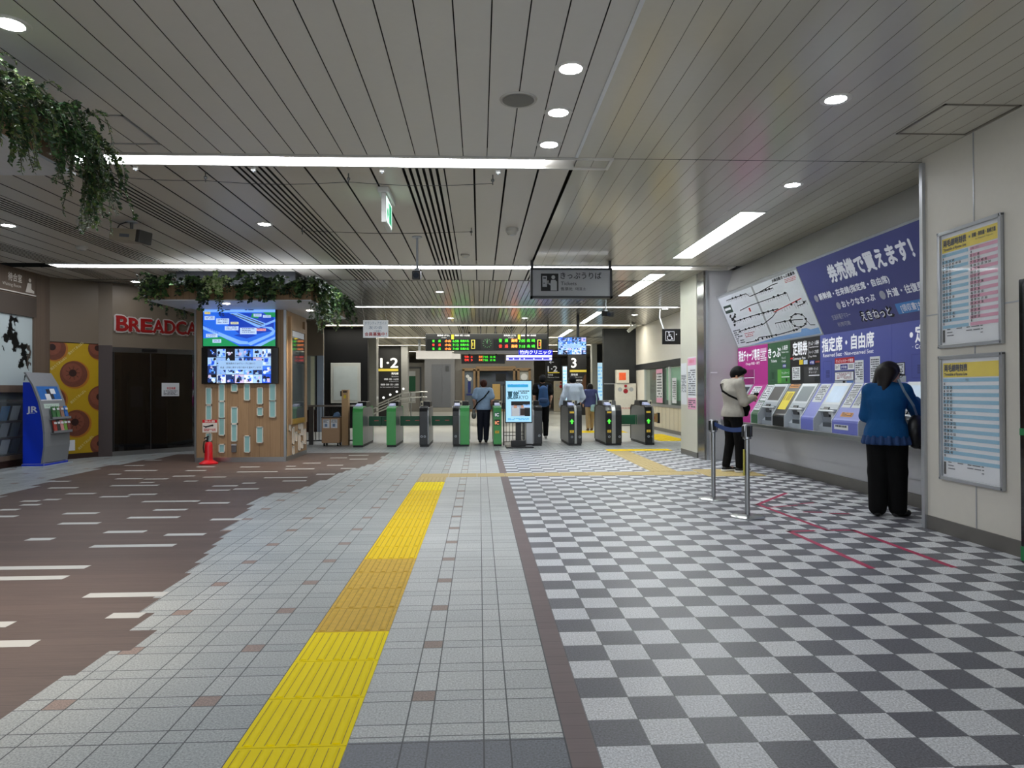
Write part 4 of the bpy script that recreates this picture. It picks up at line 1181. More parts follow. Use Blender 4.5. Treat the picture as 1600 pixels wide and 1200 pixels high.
# green machine
t2 = ticket_machine('dark green ticket machine second from the far end, beside the pink one', 11.17, 10.35, GRN, GRN, [(10.88, 10.37)], M('machine_screen_brown', '#4f4c4b', 0.35, spec=0.3))
def fn(mb):
    ptext(mb, 'きっぷ', 11.14, 10.68, 1.78, 1.93); ptext(mb, 'Tickets', 11.04, 10.82, 1.71, 1.755, bold=0.01); ptext(mb, '入場券', 10.64, 10.42, 1.88, 1.95, bold=0.01)
    ptext(mb, 'Platform ticket', 10.64, 10.4, 1.84, 1.865, bold=0); ptext(mb, 'チャージ', 10.64, 10.5, 1.74, 1.78, bold=0); ptext(mb, 'Charge', 10.64, 10.5, 1.70, 1.73, bold=0)
    prect(mb, 10.61, 10.49, 1.61, 1.67, BLUS); ptext(mb, '3号機', 10.6, 10.5, 1.62, 1.655, bold=0)
panel_part(t2, 'lettering', fn)
panel_part(t2, 'guide_plate', lambda mb: (prect(mb, 10.80, 10.36, 1.375, 1.59, GRL), prect(mb, 10.66, 10.36, 1.375, 1.59, M('mid_green_panel', '#3f8f3c', 0.4), 0.001), ptext(mb, 'きっぷ/チャージ', 10.64, 10.38, 1.51, 1.55, bold=0), prect(mb, 10.65, 10.37, 1.465, 1.475, TXW, 0.002), prect(mb, 10.5, 10.45, 1.40, 1.45, BLACK, 0.002)))
panel_part(t2, 'speaker_grille', lambda mb: speaker_grille(mb, 11.05, 10.9, 1.40, 1.55, M('green_edge', '#284e33', 0.5), M('green_dark', '#1b3a26', 0.5)))
panel_part(t2, 'notice_sheet', lambda mb: slope_sheet(mb, 11.13, 10.91, 0.40, 0.97, 6, 12))
panel_part(t2, 'notice_sheet', lambda mb: slope_sheet(mb, 11.15, 10.93, 0.06, 0.36, 4, 13))
# black machine
t3 = ticket_machine('black commuter-pass ticket machine with a yellow instruction sheet', 10.35, 9.42, BLK, BLK, [(9.92, 9.44)], M('machine_screen_grey', '#55606a', 0.35, spec=0.3, var=0.2, scale=5))
def fn(mb):
    ptext(mb, '定期券', 10.25, 9.79, 1.78, 1.96); ptext(mb, 'Commuter Pass', 10.25, 9.85, 1.715, 1.755, bold=0.01); ptext(mb, 'きっぷ・入場券', 9.74, 9.45, 1.90, 1.955, bold=0.01); ptext(mb, 'Tickets/Platform ticket', 9.74, 9.46, 1.865, 1.885, bold=0)
    ptext(mb, 'チャージ・ご利用票', 9.74, 9.46, 1.78, 1.825, bold=0); ptext(mb, 'Charge / History', 9.74, 9.52, 1.735, 1.76, bold=0); prect(mb, 9.765, 9.76, 1.72, 1.96, TXW)
    prect(mb, 10.05, 9.93, 1.64, 1.71, YEL); prect(mb, 9.91, 9.79, 1.64, 1.70, M('pale_blue_plate', '#b8cbe6', 0.5)); prect(mb, 9.73, 9.58, 1.63, 1.69, BLUS); ptext(mb, '4号機', 9.71, 9.6, 1.64, 1.675, bold=0); prect(mb, 9.56, 9.43, 1.65, 1.675, M('dark_red_plate', '#8f3b32', 0.5)); prect(mb, 10.34, 10.26, 1.73, 1.755, RED)
panel_part(t3, 'lettering', fn)
panel_part(t3, 'notice_sheet', lambda mb: psheet(mb, 10.28, 10.02, 1.42, 1.61, 6, 22))
panel_part(t3, 'notice_sheet', lambda mb: slope_sheet(mb, 10.3, 10.0, 0.86, 0.99, 2, 23, ORL, INK))
panel_part(t3, 'notice_sheet', lambda mb: slope_sheet(mb, 10.3, 10.03, 0.14, 0.74, 1, 24, YLS, M('yellow_print', '#b59c10', 0.5)))
panel_part(t3, 'guide_plate', lambda mb: (prect(mb, 9.9, 9.43, 1.375, 1.605, M('dark_grey_panel', '#3a3b3e', 0.4)), ptext(mb, '定期券・きっぷ', 9.75, 9.48, 1.55, 1.585, bold=0), ptext(mb, 'チャージ', 9.75, 9.52, 1.505, 1.535, bold=0), prect(mb, 9.75, 9.44, 1.47, 1.482, TXW, 0.001), psheet(mb, 9.56, 9.46, 1.39, 1.45, 3, 2)))
# purple machine with the credit card sign
t4 = ticket_machine('purple reserved-seat ticket machine with a red card-payment sign, left of the woman in blue', 9.42, 7.75, PUR, PURP, [(9.03, 8.57), (7.94, 7.77)], SCRL)
def fn(mb):
    ptext(mb, '指定席・自由席', 9.355, 8.10, 1.785, 1.955); ptext(mb, 'Reserved Seat · Non-reserved Seat', 9.33, 8.11, 1.715, 1.765, bold=0.008)
panel_part(t4, 'lettering', fn)
panel_part(t4, 'payment_sign', lambda mb: (prect(mb, 9.02, 8.54, 1.615, 1.688, M('card_sign_red', '#b81c2c', 0.4)), ptext(mb, 'クレジットカード専用', 8.99, 8.57, 1.625, 1.665, bold=0.01), prect(mb, 9.02, 8.54, 1.53, 1.613, PAPER), prect(mb, 8.88, 8.70, 1.535, 1.60, BLUS, 0.001), ptext(mb, '5号機', 8.86, 8.72, 1.548, 1.582, bold=0), mb.sheet((PXW - 0.001, 9.01, 1.54), RU, Z_, 0.12, 0.06, 3, INKG, 5), mb.sheet((PXW - 0.001, 8.68, 1.54), RU, Z_, 0.12, 0.06, 3, INKG, 6)))
panel_part(t4, 'guide_plate', lambda mb: (prect(mb, 9.025, 8.545, 1.395, 1.51, STEELD), psheet(mb, 9.01, 8.56, 1.40, 1.50, 5, 31, PAPER, M('pinkish_print', '#a06a78', 0.6), 0.002), prect(mb, 9.03, 8.54, 1.36, 1.393, MODG), prect(mb, 8.72, 8.56, 1.363, 1.39, M('blue_plate', '#5d86cf', 0.4), 0.002), prect(mb, 8.82, 8.76, 1.363, 1.39, BLACK, 0.002)))
panel_part(t4, 'notice_sheet', lambda mb: psheet(mb, 8.53, 8.33, 1.36, 1.64, 8, 41))
panel_part(t4, 'notice_sheet', lambda mb: psheet(mb, 8.19, 7.98, 1.365, 1.67, 9, 42))
panel_part(t4, 'notice_sheet', lambda mb: slope_sheet(mb, 9.36, 9.1, 0.42, 0.97, 9, 43))
panel_part(t4, 'notice_sheet', lambda mb: slope_sheet(mb, 8.52, 8.32, 0.30, 0.98, 12, 44))
panel_part(t4, 'notice_sheet', lambda mb: slope_sheet(mb, 8.29, 7.98, 0.30, 0.98, 14, 45))
panel_part(t4, 'notice_sheet', lambda mb: slope_sheet(mb, 8.43, 8.16, 0.05, 0.17, 3, 46, ORL, INK))
panel_part(t4, 'speaker_grille', lambda mb: speaker_grille(mb, 9.33, 9.1, 1.39, 1.66, M('purple_edge', '#434b93', 0.5), M('purple_dark', '#363d78', 0.5)))
panel_part(t4, 'front_sticker', lambda mb: (mb.rect((4.393, 8.5, 0.79), RU, Z_, 0.33, 0.06, PAPER), mb.sheet((4.393, 8.5, 0.79), RU, Z_, 0.33, 0.06, 1, INKG, 3)))
# purple machine used by the woman
t5 = ticket_machine('purple ticket machine nearest the viewer, used by the woman in the blue cardigan', 7.75, 6.36, PUR, PURP, [(7.42, 6.9)], SCRL)
def fn(mb):
    mb.disc((PXW - 0.001, 7.38, 1.87), 0.03, TXW, RU, Z_); ptext(mb, '定期券', 7.31, 6.75, 1.78, 1.95); ptext(mb, '· Commuter Pass', 7.36, 6.72, 1.715, 1.765, bold=0.008)
panel_part(t5, 'lettering', fn)
panel_part(t5, 'guide_plate', lambda mb: (prect(mb, 7.68, 7.50, 1.40, 1.58, BLACK), psheet(mb, 7.67, 7.51, 1.45, 1.57, 4, 51, PAPER, INK, 0.002), prect(mb, 7.7, 7.48, 1.36, 1.43, MODG, 0.001)))
panel_part(t5, 'speaker_grille', lambda mb: speaker_grille(mb, 7.38, 7.05, 1.40, 1.66, M('purple_edge', '#434b93'), M('purple_dark', '#363d78')))

# ---- sloping sign boards above the machines
G0, G1 = Vector((4.68, 0, 2.02)), Vector((4.30, 0, 2.94)); GV = (G1 - G0); GLEN = GV.length; GVN = GV.normalized(); GN = Vector(RU).cross(GVN)
def G(y, z, lift=0.0):
    p = G0 + GV * ((z - 2.02) / 0.92) + GN * lift; return Vector((p.x, y, p.z))
def gq(mb, ya, yb, z0, z1, m, lift=0.002):
    mb.poly([G(ya, z0, lift), G(yb, z0, lift), G(yb, z1, lift), G(ya, z1, lift)], m)
def board_box(mb, ya, yb, m, th=0.05):
    a = [G(0, 2.02), G(0, 2.94)]
    bk = [G(0, 2.94, -th), G(0, 2.02, -th)]
    mb.prism([(p.x, p.z) for p in a + bk], 'y', yb, ya, m)
LINEM = M('route_line', '#22252a', 0.6, var=0); LINEB = M('map_sea', '#7ba4d8', 0.5); LINER = M('route_red', '#c23a3a', 0.6, var=0)
t = thing('fare_map_board', 'large white sloping railway fare map above the far ticket machines', 'map', (4.5, 10.9, 2.02))
b_ = MB(); board_box(b_, 12.49, 9.32, M('board_grey_frame', '#9fa3a8', 0.4)); b_.build('frame', t)
b_ = MB(); gq(b_, 12.44, 10.93, 2.04, 2.91, M('map_paper', '#cdd2da', 0.4, var=0.02)); gq(b_, 10.86, 9.34, 2.04, 2.91, M('map_paper', '#cdd2da')); b_.build('map_sheet', t)
r_ = MB()
def gline(pts, wd_=0.006, m=LINEM, lift=0.005):
    for (ya, za), (yb, zb) in zip(pts, pts[1:]):
        a = G(ya, za, lift); c = G(yb, zb, lift); d = (c - a).normalized(); s_ = d.cross(GN) * wd_
        r_.poly([a - s_, c - s_, c + s_, a + s_], m)
def stops(ya, za, yb, zb, n_, drop=0.05, seed=1):
    rr = random.Random(seed)
    for i in range(n_ + 1):
        k = i / n_; y_ = ya + (yb - ya) * k; z_ = za + (zb - za) * k
        gline([(y_, z_), (y_, z_ - drop * rr.uniform(0.5, 1))], 0.003)
        if rr.random() < 0.25: gq(r_, y_ + 0.03, y_ - 0.03, z_ - 0.012, z_ + 0.018, LINEM, 0.006)
gline([(12.1, 2.84), (11.2, 2.84), (11.1, 2.78), (10.75, 2.79), (10.2, 2.79)]); stops(12.1, 2.84, 11.2, 2.84, 12)
gline([(10.75, 2.79), (10.2, 2.83), (10.0, 2.83)]); stops(10.7, 2.79, 10.2, 2.79, 8)
gline([(11.7, 2.62), (11.2, 2.65), (10.5, 2.66), (9.85, 2.67), (9.85, 2.55)]); stops(10.6, 2.66, 9.9, 2.67, 9)
gline([(12.2, 2.47), (11.3, 2.49), (10.3, 2.49)], 0.007); stops(12.2, 2.47, 10.4, 2.49, 20)
gline([(10.5, 2.46), (10.0, 2.50), (9.5, 2.545)], 0.007, LINER); stops(10.2, 2.47, 9.5, 2.53, 8)
gline([(12.1, 2.30), (11.0, 2.33), (10.6, 2.40), (10.4, 2.46)], 0.006); stops(12.1, 2.30, 11.0, 2.33, 14)
gline([(10.6, 2.30), (10.3, 2.30), (9.95, 2.29), (9.7, 2.27)]); stops(10.6, 2.30, 10.0, 2.29, 7, 0.12)
gline([(9.62, 2.26), (9.55, 2.18), (9.42, 2.17)]); gline([(9.7, 2.46), (9.5, 2.47), (9.4, 2.5)]); stops(9.75, 2.46, 9.4, 2.49, 5)
gline([(12.0, 2.09), (11.5, 2.10), (11.4, 2.14), (10.6, 2.13), (9.9, 2.16)], 0.006); stops(12.0, 2.09, 10.0, 2.15, 22, 0.02, 5)
ring = [(9.84 + 0.23 * math.cos(2 * PI * i / 24), 2.27 + 0.092 * math.sin(2 * PI * i / 24)) for i in range(25)]
gline(ring, 0.007)
for i in range(0, 24, 3): gq(r_, ring[i][0] + 0.03, ring[i][0] - 0.03, ring[i][1] - 0.012, ring[i][1] + 0.014, LINEM, 0.006)
gq(r_, 11.33, 11.27, 2.56, 2.62, LINER, 0.006)
gq(r_, 12.36, 12.0, 2.63, 2.76, M('map_green_box', '#2c4038', 0.5), 0.004); gq(r_, 12.33, 12.05, 2.68, 2.72, PAPER, 0.005)
for i in range(14):
    rr = random.Random(i); yy = 12.3 - rr.random() * 0.3; zz = 2.38 + rr.random() * 0.2
    gq(r_, yy, yy - 0.07, zz, zz + 0.03, LINEM, 0.004)
r_.sheet(G(12.4, 2.06, 0.003), RU, GVN, 0.4, 0.32, 7, INKG, 3, 0.08)
r_.sheet(G(11.95, 2.16, 0.003), RU, GVN, 0.5, 0.1, 3, LINER, 4, 0.06, 0.35)
r_.sheet(G(9.8, 2.78, 0.003), RU, GVN, 0.42, 0.07, 3, LINER, 6, 0.06, 0.35)
for pts in ([(11.95, 2.045), (9.36, 2.045), (9.36, 2.13), (9.6, 2.12), (9.7, 2.15), (9.85, 2.15), (9.9, 2.11), (10.8, 2.10), (11.2, 2.075), (11.5, 2.06)],):
    r_.poly([G(a, c, 0.0045) for a, c in pts], LINEB)
r_.build('route_lines', t)
l = MB(); l.text('JR線自動きっぷ運賃表', G(10.15, 2.86, 0.003), RU, GVN, 0.045, INK, w=0.75, bold=0.03); l.build('lettering', t)

t = thing('ticket_banner', 'large purple sloping banner with white ticket-machine lettering above the near machines', 'sign', (4.5, 7.8, 2.02))
b_ = MB(); board_box(b_, 9.31, 6.345, M('banner_purple', '#434783', 0.35, var=0.03)); b_.build('board', t)
b_ = MB(); a = [G(0, 2.94), G(0, 2.965), G(0, 2.965, -0.2), G(0, 2.94, -0.2)]; b_.prism([(p.x, p.z) for p in a], 'y', 6.345, 12.49, ALU); b_.build('top_rail', t)
l = MB(); BW = M('banner_white', '#cdd0da', 0.5, emit=0.05, var=0)
def gtext(s, ya, yb, z0, z1, m=BW, bold=0.02, lift=0.002):
    l.text(s, G(ya, z0), RU, GVN, (z1 - z0) * GLEN / 0.92, m, w=ya - yb, bold=bold, lift=lift)
gtext('券売機で買えます！', 8.60, 6.90, 2.62, 2.81, bold=0.042)
gtext('新幹線・在来線(指定席・自由席)', 9.04, 7.47, 2.455, 2.53, bold=0.035); gtext('おトクなきっぷ', 8.58, 7.85, 2.305, 2.38, bold=0.035); gtext('片道・往復乗車券', 7.605, 6.735, 2.305, 2.385, bold=0.035)
BGY = M('bullet_grey', '#9a9cab', 0.5)
for yy, zz, r in ((9.12, 2.49, 0.05), (8.66, 2.34, 0.05), (7.69, 2.345, 0.055)):
    l.disc(G(yy, zz, 0.003), r, BGY, RU, GVN, 20, r * 0.95)
gtext('交通系電子マネー', 8.93, 8.48, 2.18, 2.24, BGY, 0.01); gtext('利用可能', 8.86, 8.55, 2.09, 2.14, BGY, 0.01)
gtext('えきねっと', 8.29, 7.63, 2.10, 2.215, INK, 0.09, 0.002); gtext('えきねっと', 8.26, 7.66, 2.108, 2.205, BW, 0.015, 0.004)
gq(l, 7.54, 6.36, 2.11, 2.225, M('receipt_blue', '#3d7fc4', 0.4), 0.003)
gtext('[領収書]も発行できます', 7.46, 6.60, 2.13, 2.20, BW, 0.01, 0.005)
l.build('lettering', t)

# ------------------------------------------------------------------ timetables on the right wall
def timetable(label, z0, z1, double):
    ya, yb = 6.085, 5.32; x = 4.118
    t = thing('timetable_frame', label, 'timetable', (4.13, (ya + yb) / 2, z0))
    f = MB(); wd_ = 0.03
    for (a, c, e, g_) in ((ya, ya - wd_, z0, z1), (yb + wd_, yb, z0, z1), (ya, yb, z0, z0 + wd_), (ya, yb, z1 - wd_, z1)):
        f.box(4.098, 4.129, c, a, e, g_, ALU)
    for (a, e) in ((ya, z0), (ya, z1), (yb, z0), (yb, z1)):
        sy = -1 if a == ya else 1; sz = 1 if e == z0 else -1
        f.box(4.095, 4.129, min(a, a + sy * 0.022), max(a, a + sy * 0.022), min(e, e + sz * 0.022), max(e, e + sz * 0.022), STEELD)
    f.build('frame', t, bevel=0.003)
    p = MB(); p.box(4.12, 4.128, yb + 0.02, ya - 0.02, z0 + 0.02, z1 - 0.02, PAPER); p.build('poster', t)
    l = MB(); u0 = ya - wd_ - 0.012; u1 = yb + wd_ + 0.012; W_ = u0 - u1; H_ = z1 - z0 - 2 * wd_
    zt = z1 - wd_ - 0.035
    BLc, PKc = M('timetable_blue', '#86b8d2', 0.6), M('timetable_pink', '#d99ab2', 0.6)
    l.rect((x, u0, zt - 0.125), RU, Z_, W_, 0.125, M('timetable_yellow', '#e8cf2e', 0.5))
    l.text('両毛線時刻表', (x, u0 - 0.02, zt - 0.075), RU, Z_, 0.056, INK, w=0.29, bold=0.05); l.text('Timetable of Ryomo Line', (x, u0 - 0.02, zt - 0.11), RU, Z_, 0.024, INK, w=0.29, bold=0.03)
    if double:
        l.text('前橋・新前橋・高崎方面', (x, u0 - 0.38, zt - 0.06), RU, Z_, 0.034, INK, w=0.27, bold=0.04); l.text('for Maebashi Takasaki', (x, u0 - 0.42, zt - 0.085), RU, Z_, 0.012, INK, w=0.2); l.disc((x - 0.002, u0 - 0.35, zt - 0.045), 0.01, INKG, RU, Z_)
    zb = zt - 0.135; rows = 23; rh = (zb - (z0 + wd_ + 0.14)) / rows
    rr = random.Random(5 if double else 8)
    cols_ = ((u0, (W_ - 0.02) / 2, BLc), (u0 - (W_ + 0.02) / 2, (W_ - 0.02) / 2, PKc)) if double else ((u0, W_, BLc),)
    for (cu, cw, cm) in cols_:
        for i in range(rows):
            zz = zb - (i + 1) * rh
            if i % 2 == 0: l.rect((x, cu, zz), RU, Z_, cw, rh, cm)
            if i == 0:
                l.text('平日' if cm is BLc else '土曜・休日', (x, cu - (0.012 if double else cw * 0.42), zz + rh * 0.2), RU, Z_, rh * 0.6, INK); continue
            hr = (i + 3) % 24
            if i < 22: l.text(str(hr), (x, cu - 0.012, zz + rh * 0.18), RU, Z_, rh * 0.7, INK, bold=0.06)
            if 1 < i < 21:
                n_ = rr.choice([2, 2, 3, 3, 4, 5]) if hr in (6, 7, 8, 17, 18, 19) else rr.choice([2, 2, 3])
                ms = sorted(rr.sample(range(2, 59), n_))
                for q, mm in enumerate(ms):
                    l.text('%02d' % mm, (x, cu - 0.05 - q * 0.042, zz + rh * 0.2), RU, Z_, rh * 0.66, INK, bold=0.04)
    l.rect((x, u0, z0 + wd_ + 0.02), RU, Z_, 0.03, 0.11, INK)
    l.sheet((x, u0 - 0.04, z0 + wd_ + 0.05), RU, Z_, W_ * 0.7, 0.09, 3, INKG, 3, 0.04, 0.3, fill=0.6)
    l.build('print', t)
    g_ = MB(); g_.box(4.108, 4.110, yb + 0.028, ya - 0.028, z0 + 0.028, z1 - 0.028, glass_mat('poster_cover', '#ffffff', 0.06, 0.03)); g_.build('clear_cover', t)
timetable('upper framed timetable with blue and pink columns on the cream right wall', 1.646, 2.676, True)
timetable('lower framed timetable with blue stripes only on the cream right wall', 0.483, 1.578, False)

# ------------------------------------------------------------------ black cabinet at the right edge
t = thing('black_cabinet', 'tall black cabinet with green bands against the cream wall at the picture edge', 'cabinet', (4.06, 4.6, 0))
b_ = MB(); b_.box(4.0, 4.129, 4.15, 5.02, 0.0, 2.1, BLACKG); b_.build('case', t, bevel=0.01)
b_ = MB(); b_.box(3.993, 4.001, 4.16, 5.01, 0.945, 0.995, M('cabinet_green', '#1c7a45', 0.35)); b_.box(3.993, 4.001, 4.16, 5.01, 0.02, 0.125, M('cabinet_green', '#1c7a45')); b_.build('green_band', t)
for z0_, z1_ in ((0.14, 0.93), (1.01, 2.06)):
    b_ = MB(); b_.box(3.992, 4.001, 4.2, 4.97, z0_, z1_, M('cabinet_door', '#15171a', 0.2)); dd = b_.build('door', t, bevel=0.004)
    h = MB(); h.box(3.982, 3.993, 4.24, 4.26, (z0_ + z1_) / 2 - 0.06, (z0_ + z1_) / 2 + 0.06, STEELD); h.build('handle', dd)

# ------------------------------------------------------------------ barrier posts
def barrier_post(label):
    t = thing('barrier_post', label, 'barrier post', (0, 0, 0), 'belt barrier posts')
    b2 = MB(); b2.lathe([(0.0, 0.0), (0.17, 0.0), (0.17, 0.008), (0.15, 0.018), (0.04, 0.03), (0.0, 0.03)], (0, 0, 0), STEEL, 32); b2.build('base', t, smooth=True)
    b2 = MB(); b2.cyl((0, 0, 0.025), (0, 0, 0.80), 0.025, STEEL, n=20); b2.build('pole', t, smooth=True)
    b2 = MB(); b2.lathe([(0.025, 0.78), (0.042, 0.79), (0.042, 0.925), (0.036, 0.935), (0.0, 0.935)], (0, 0, 0), STEEL, 24); b2.box(-0.05, -0.036, -0.018, 0.018, 0.81, 0.92, BLACK); b2.box(0.036, 0.05, -0.018, 0.018, 0.81, 0.92, BLACK); b2.box(-0.018, 0.018, -0.05, -0.036, 0.81, 0.92, BLACK); b2.box(-0.018, 0.018, 0.036, 0.05, 0.81, 0.92, BLACK); b2.build('belt_head', t, smooth=True)
    return t
pa = barrier_post('far silver barrier post holding one end of the blue belt')
pb = dup(pa, (2.70, 6.97, 0), 'near silver barrier post with a yellow tag on its pole')
pa.location = (2.735, 8.1, 0)
b_ = MB(); n_ = 14
pts = [(2.735 - 0.035 * i / n_, 8.05 - 1.03 * i / n_, 0.885 - 0.035 * math.sin(PI * i / n_)) for i in range(n_ + 1)]
for p, q in zip(pts, pts[1:]):
    for sx in (-0.0015, 0.0015):
        b_.poly([(p[0] + sx, p[1], p[2] - 0.024), (q[0] + sx, q[1], q[2] - 0.024), (q[0] + sx, q[1], q[2] + 0.024), (p[0] + sx, p[1], p[2] + 0.024)], M('belt_blue', '#153a78', 0.6))
b_.build('belt', pa)
b_ = MB(); b_.box(2.664, 2.672, 6.955, 6.985, 0.42, 0.68, M('tag_yellow', '#b8b04a', 0.6)); b_.build('yellow_tag', pb)

# ------------------------------------------------------------------ floor markings
TAPE = M('pink_tape', '#b8375e', 0.55, var=0.15, scale=30)
def tape(label, paths, wd_=0.05):
    mb = MB()
    for path in paths:
        for p, q in zip(path, path[1:]):
            a = Vector((p[0], p[1], 0)); c = Vector((q[0], q[1], 0)); d = (c - a).normalized(); s_ = Vector((-d.y, d.x, 0)) * wd_ / 2
            a = a - d * wd_ / 2; c = c + d * wd_ / 2
            z = Vector((0, 0, 0.0018))
            mb.poly([a - s_ + z, c - s_ + z, c + s_ + z, a + s_ + z], TAPE)
    tag(mb.build('floor_tape'), label, 'floor tape')
tape('long pink tape outline of an arrow on the checkered floor beyond the near barrier post', [[(3.77, 8.49), (3.10, 7.70), (3.165, 6.26), (3.40, 6.25), (3.416, 4.93)]])
tape('short pink tape corner on the checkered floor left of the long arrow tape', [[(3.02, 6.25), (2.80, 6.235), (2.815, 4.94)]])
tape('worn broken pink tape pieces inside the arrow outline', [[(3.15, 7.5), (3.5, 7.62)], [(3.6, 7.72), (3.75, 7.76)], [(3.4, 7.2), (3.55, 7.17)], [(3.63, 7.1), (3.78, 7.06)]], 0.04)

# tactile paving
TY = M('tactile_bright_yellow', '#ffe400', 0.6, var=0.03, scale=40, spec=0.12)
TY2 = M('tactile_mid_yellow', '#f0cc10', 0.6, var=0.1, scale=40, spec=0.15)
TY3 = M('tactile_worn', '#d3ac42', 0.6, var=0.25, scale=22, spec=0.2)
TY4 = M('tactile_tan', '#c0aa74', 0.6, var=0.1, scale=40)
TG = M('tactile_groove', '#8f7a20', 0.7)
def tactile(name, label, x0, x1, y0, y1, along, mfun, bars=True):
    mb = MB(); L_ = (y1 - y0) if along == 'y' else (x1 - x0)
    n_ = max(1, round(L_ / 0.405)); st = L_ / n_
    for i in range(n_):
        a = i * st + 0.003; c = (i + 1) * st - 0.003
        m = mfun((y0 if along == 'y' else x0) + (a + c) / 2)
        if along == 'y': mb.box(x0, x1, y0 + a, y0 + c, -0.001, 0.0025, m)
        else: mb.box(x0 + a, x0 + c, y0, y1, -0.001, 0.0025, m)
        if bars == 'dots':
            W_ = (x1 - x0) if along == 'y' else (y1 - y0)
            nd = max(2, round(W_ / 0.06)); ns = max(2, round(st / 0.06))
            for p in range(nd):
                for q in range(ns):
                    u = (p + 0.5) / nd; v = (a + (q + 0.5) * st / ns)
                    cx, cy = (x0 + u * (x1 - x0), y0 + v) if along == 'y' else (x0 + v, y0 + u * (y1 - y0))
                    mb.lathe([(0.016, 0.002), (0.010, 0.006), (0.0, 0.006)], (cx, cy, 0), m, 6)
        elif bars:
            W_ = (x1 - x0) if along == 'y' else (y1 - y0)
            for k in range(5):
                u = W_ * (k + 0.5) / 5
                pr_ = [(-0.018, 0.002), (-0.010, 0.0065), (0.010, 0.0065), (0.018, 0.002)]
                if along == 'y':
                    mb.prism([(x0 + u + p[0], p[1]) for p in pr_], 'y', y0 + a + 0.012, y0 + c - 0.012, m)
                    for s_ in (-0.0215, 0.0185): mb.box(x0 + u + s_, x0 + u + s_ + 0.003, y0 + a + 0.012, y0 + c - 0.012, 0.0, 0.0028, TG)
                else:
                    mb.prism([(y0 + u + p[0], p[1]) for p in pr_], 'x', x0 + a + 0.012, x0 + c - 0.012, m)
    return tag(mb.build(name), label, 'tactile paving')
tactile('tactile_strip', 'main bright yellow tactile strip running down the middle of the floor', -0.888, -0.489, 0.97, 9.88, 'y', lambda y_: TY if y_ < 3.8 else TY3 if y_ < 5.4 else TY2 if y_ < 9.1 else TY)
tactile('tactile_strip', 'faded tan tactile strip crossing the floor toward the ticket machines', -0.888, 3.35, 10.43, 10.85, 'x', lambda x_: TY4)
tactile('tactile_pad', 'tan tactile patch where the yellow strip meets the crossing strip', -0.888, -0.489, 9.9, 10.42, 'y', lambda y_: TY4, 'dots')
tactile('tactile_pad', 'dotted tan tactile pad in front of the far ticket machine', 3.37, 4.25, 10.2, 11.1, 'x', lambda y_: TY4, 'dots')
tactile('tactile_strip', 'tan tactile strip leading from the crossing toward the gates', 2.68, 3.1, 10.87, 14.5, 'y', lambda y_: TY4)
tactile('tactile_strip', 'yellow tactile strip along the end of the checkered floor before the right gates', 2.68, 4.04, 14.52, 14.9, 'x', lambda x_: TY2)
tactile('tactile_strip', 'yellow tactile strip beyond the right gates beside the office wall', 4.45, 5.2, 17.2, 19.8, 'y', lambda x_: TY2)
tactile('tactile_strip', 'yellow tactile strip on the hall floor behind the gates', 2.9, 4.4, 20.6, 21.6, 'x', lambda x_: TY2)
# ------------------------------------------------------------------ hall behind the gates: walls and columns
STONE = M('dark_stone', '#0b0c0f', 0.5, spec=0.25, var=0.35, scale=3.0)
STONE2 = M('dark_stone_grey', '#303336', 0.5, spec=0.3, var=0.4, scale=2.5)
HALLW = M('hall_white_wall', '#e6e2d8', 0.5, var=0.04)
HALLG = M('hall_grey_wall', '#a5a29d', 0.5, var=0.05)
COLM = M('column_metal', '#b5b5b3', 0.25, metal=0.4)
w = MB()
w.box(-5.25, -3.79, 24.0, 24.3, 0, CEIL, STONE)
w.box(-9.5, -4.82, 21.9, 22.0, 2.36, CEIL, TAN); w.box(-9.5, -5.36, 21.9, 22.0, 0, 2.36, TAN); w.box(-5.02, -4.82, 21.95, 22.0, 0, 2.36, M('pale_blue_post', '#8f9bab', 0.4))
w.box(-5.4, -4.82, 21.96, 22.0, 0, 0.68, DARKBR)
struct(w.build('wall_hall_left'))
w = MB()
w.box(4.40, 5.6, 24.6, 24.9, 0, CEIL, STONE2)
struct(w.build('wall_hall_right'))
w = MB(); w.box(4.40, 5.54, 24.58, 24.6, 1.46, 1.49, ALU); struct(w.build('trim_3'))
w = MB()
w.box(5.55, 5.75, 13.93, 24.6, 2.14, CEIL, HALLW); w.box(5.55, 5.75, 13.93, 24.6, 1.94, 2.14, STONE2)
w.box(5.55, 5.75, 13.93, 24.6, 0.1, 0.80, M('hall_cream_panel', '#cfc6ae', 0.5, var=0.04)); w.box(5.53, 5.56, 13.93, 24.6, 0.74, 0.82, ALU)
for i in range(24): w.box(5.546, 5.551, 14.2 + i * 0.43, 14.205 + i * 0.43, 0.1, 0.74, M('panel_joint', '#9a927f', 0.6))
w.box(5.54, 5.56, 13.93, 24.6, 0.0, 0.1, BASEM)
w.box(5.55, 5.75, 23.4, 24.6, 0.8, 1.94, HALLW)
struct(w.build('wall_office'))
wi = sub_struct('window_2', (5.55, 19, 0.82))
f = MB()
for yy in (13.95, 17.2, 20.3, 23.36): f.box(5.55, 5.62, yy, yy + 0.05, 0.82, 1.94, WHITE)
struct(f.build('window_frame', wi))
p = MB(); p.box(5.6, 5.606, 13.95, 23.4, 0.82, 1.94, glass_mat('office_glass', '#cfe0da', 0.12)); struct(p.build('window_pane', wi))
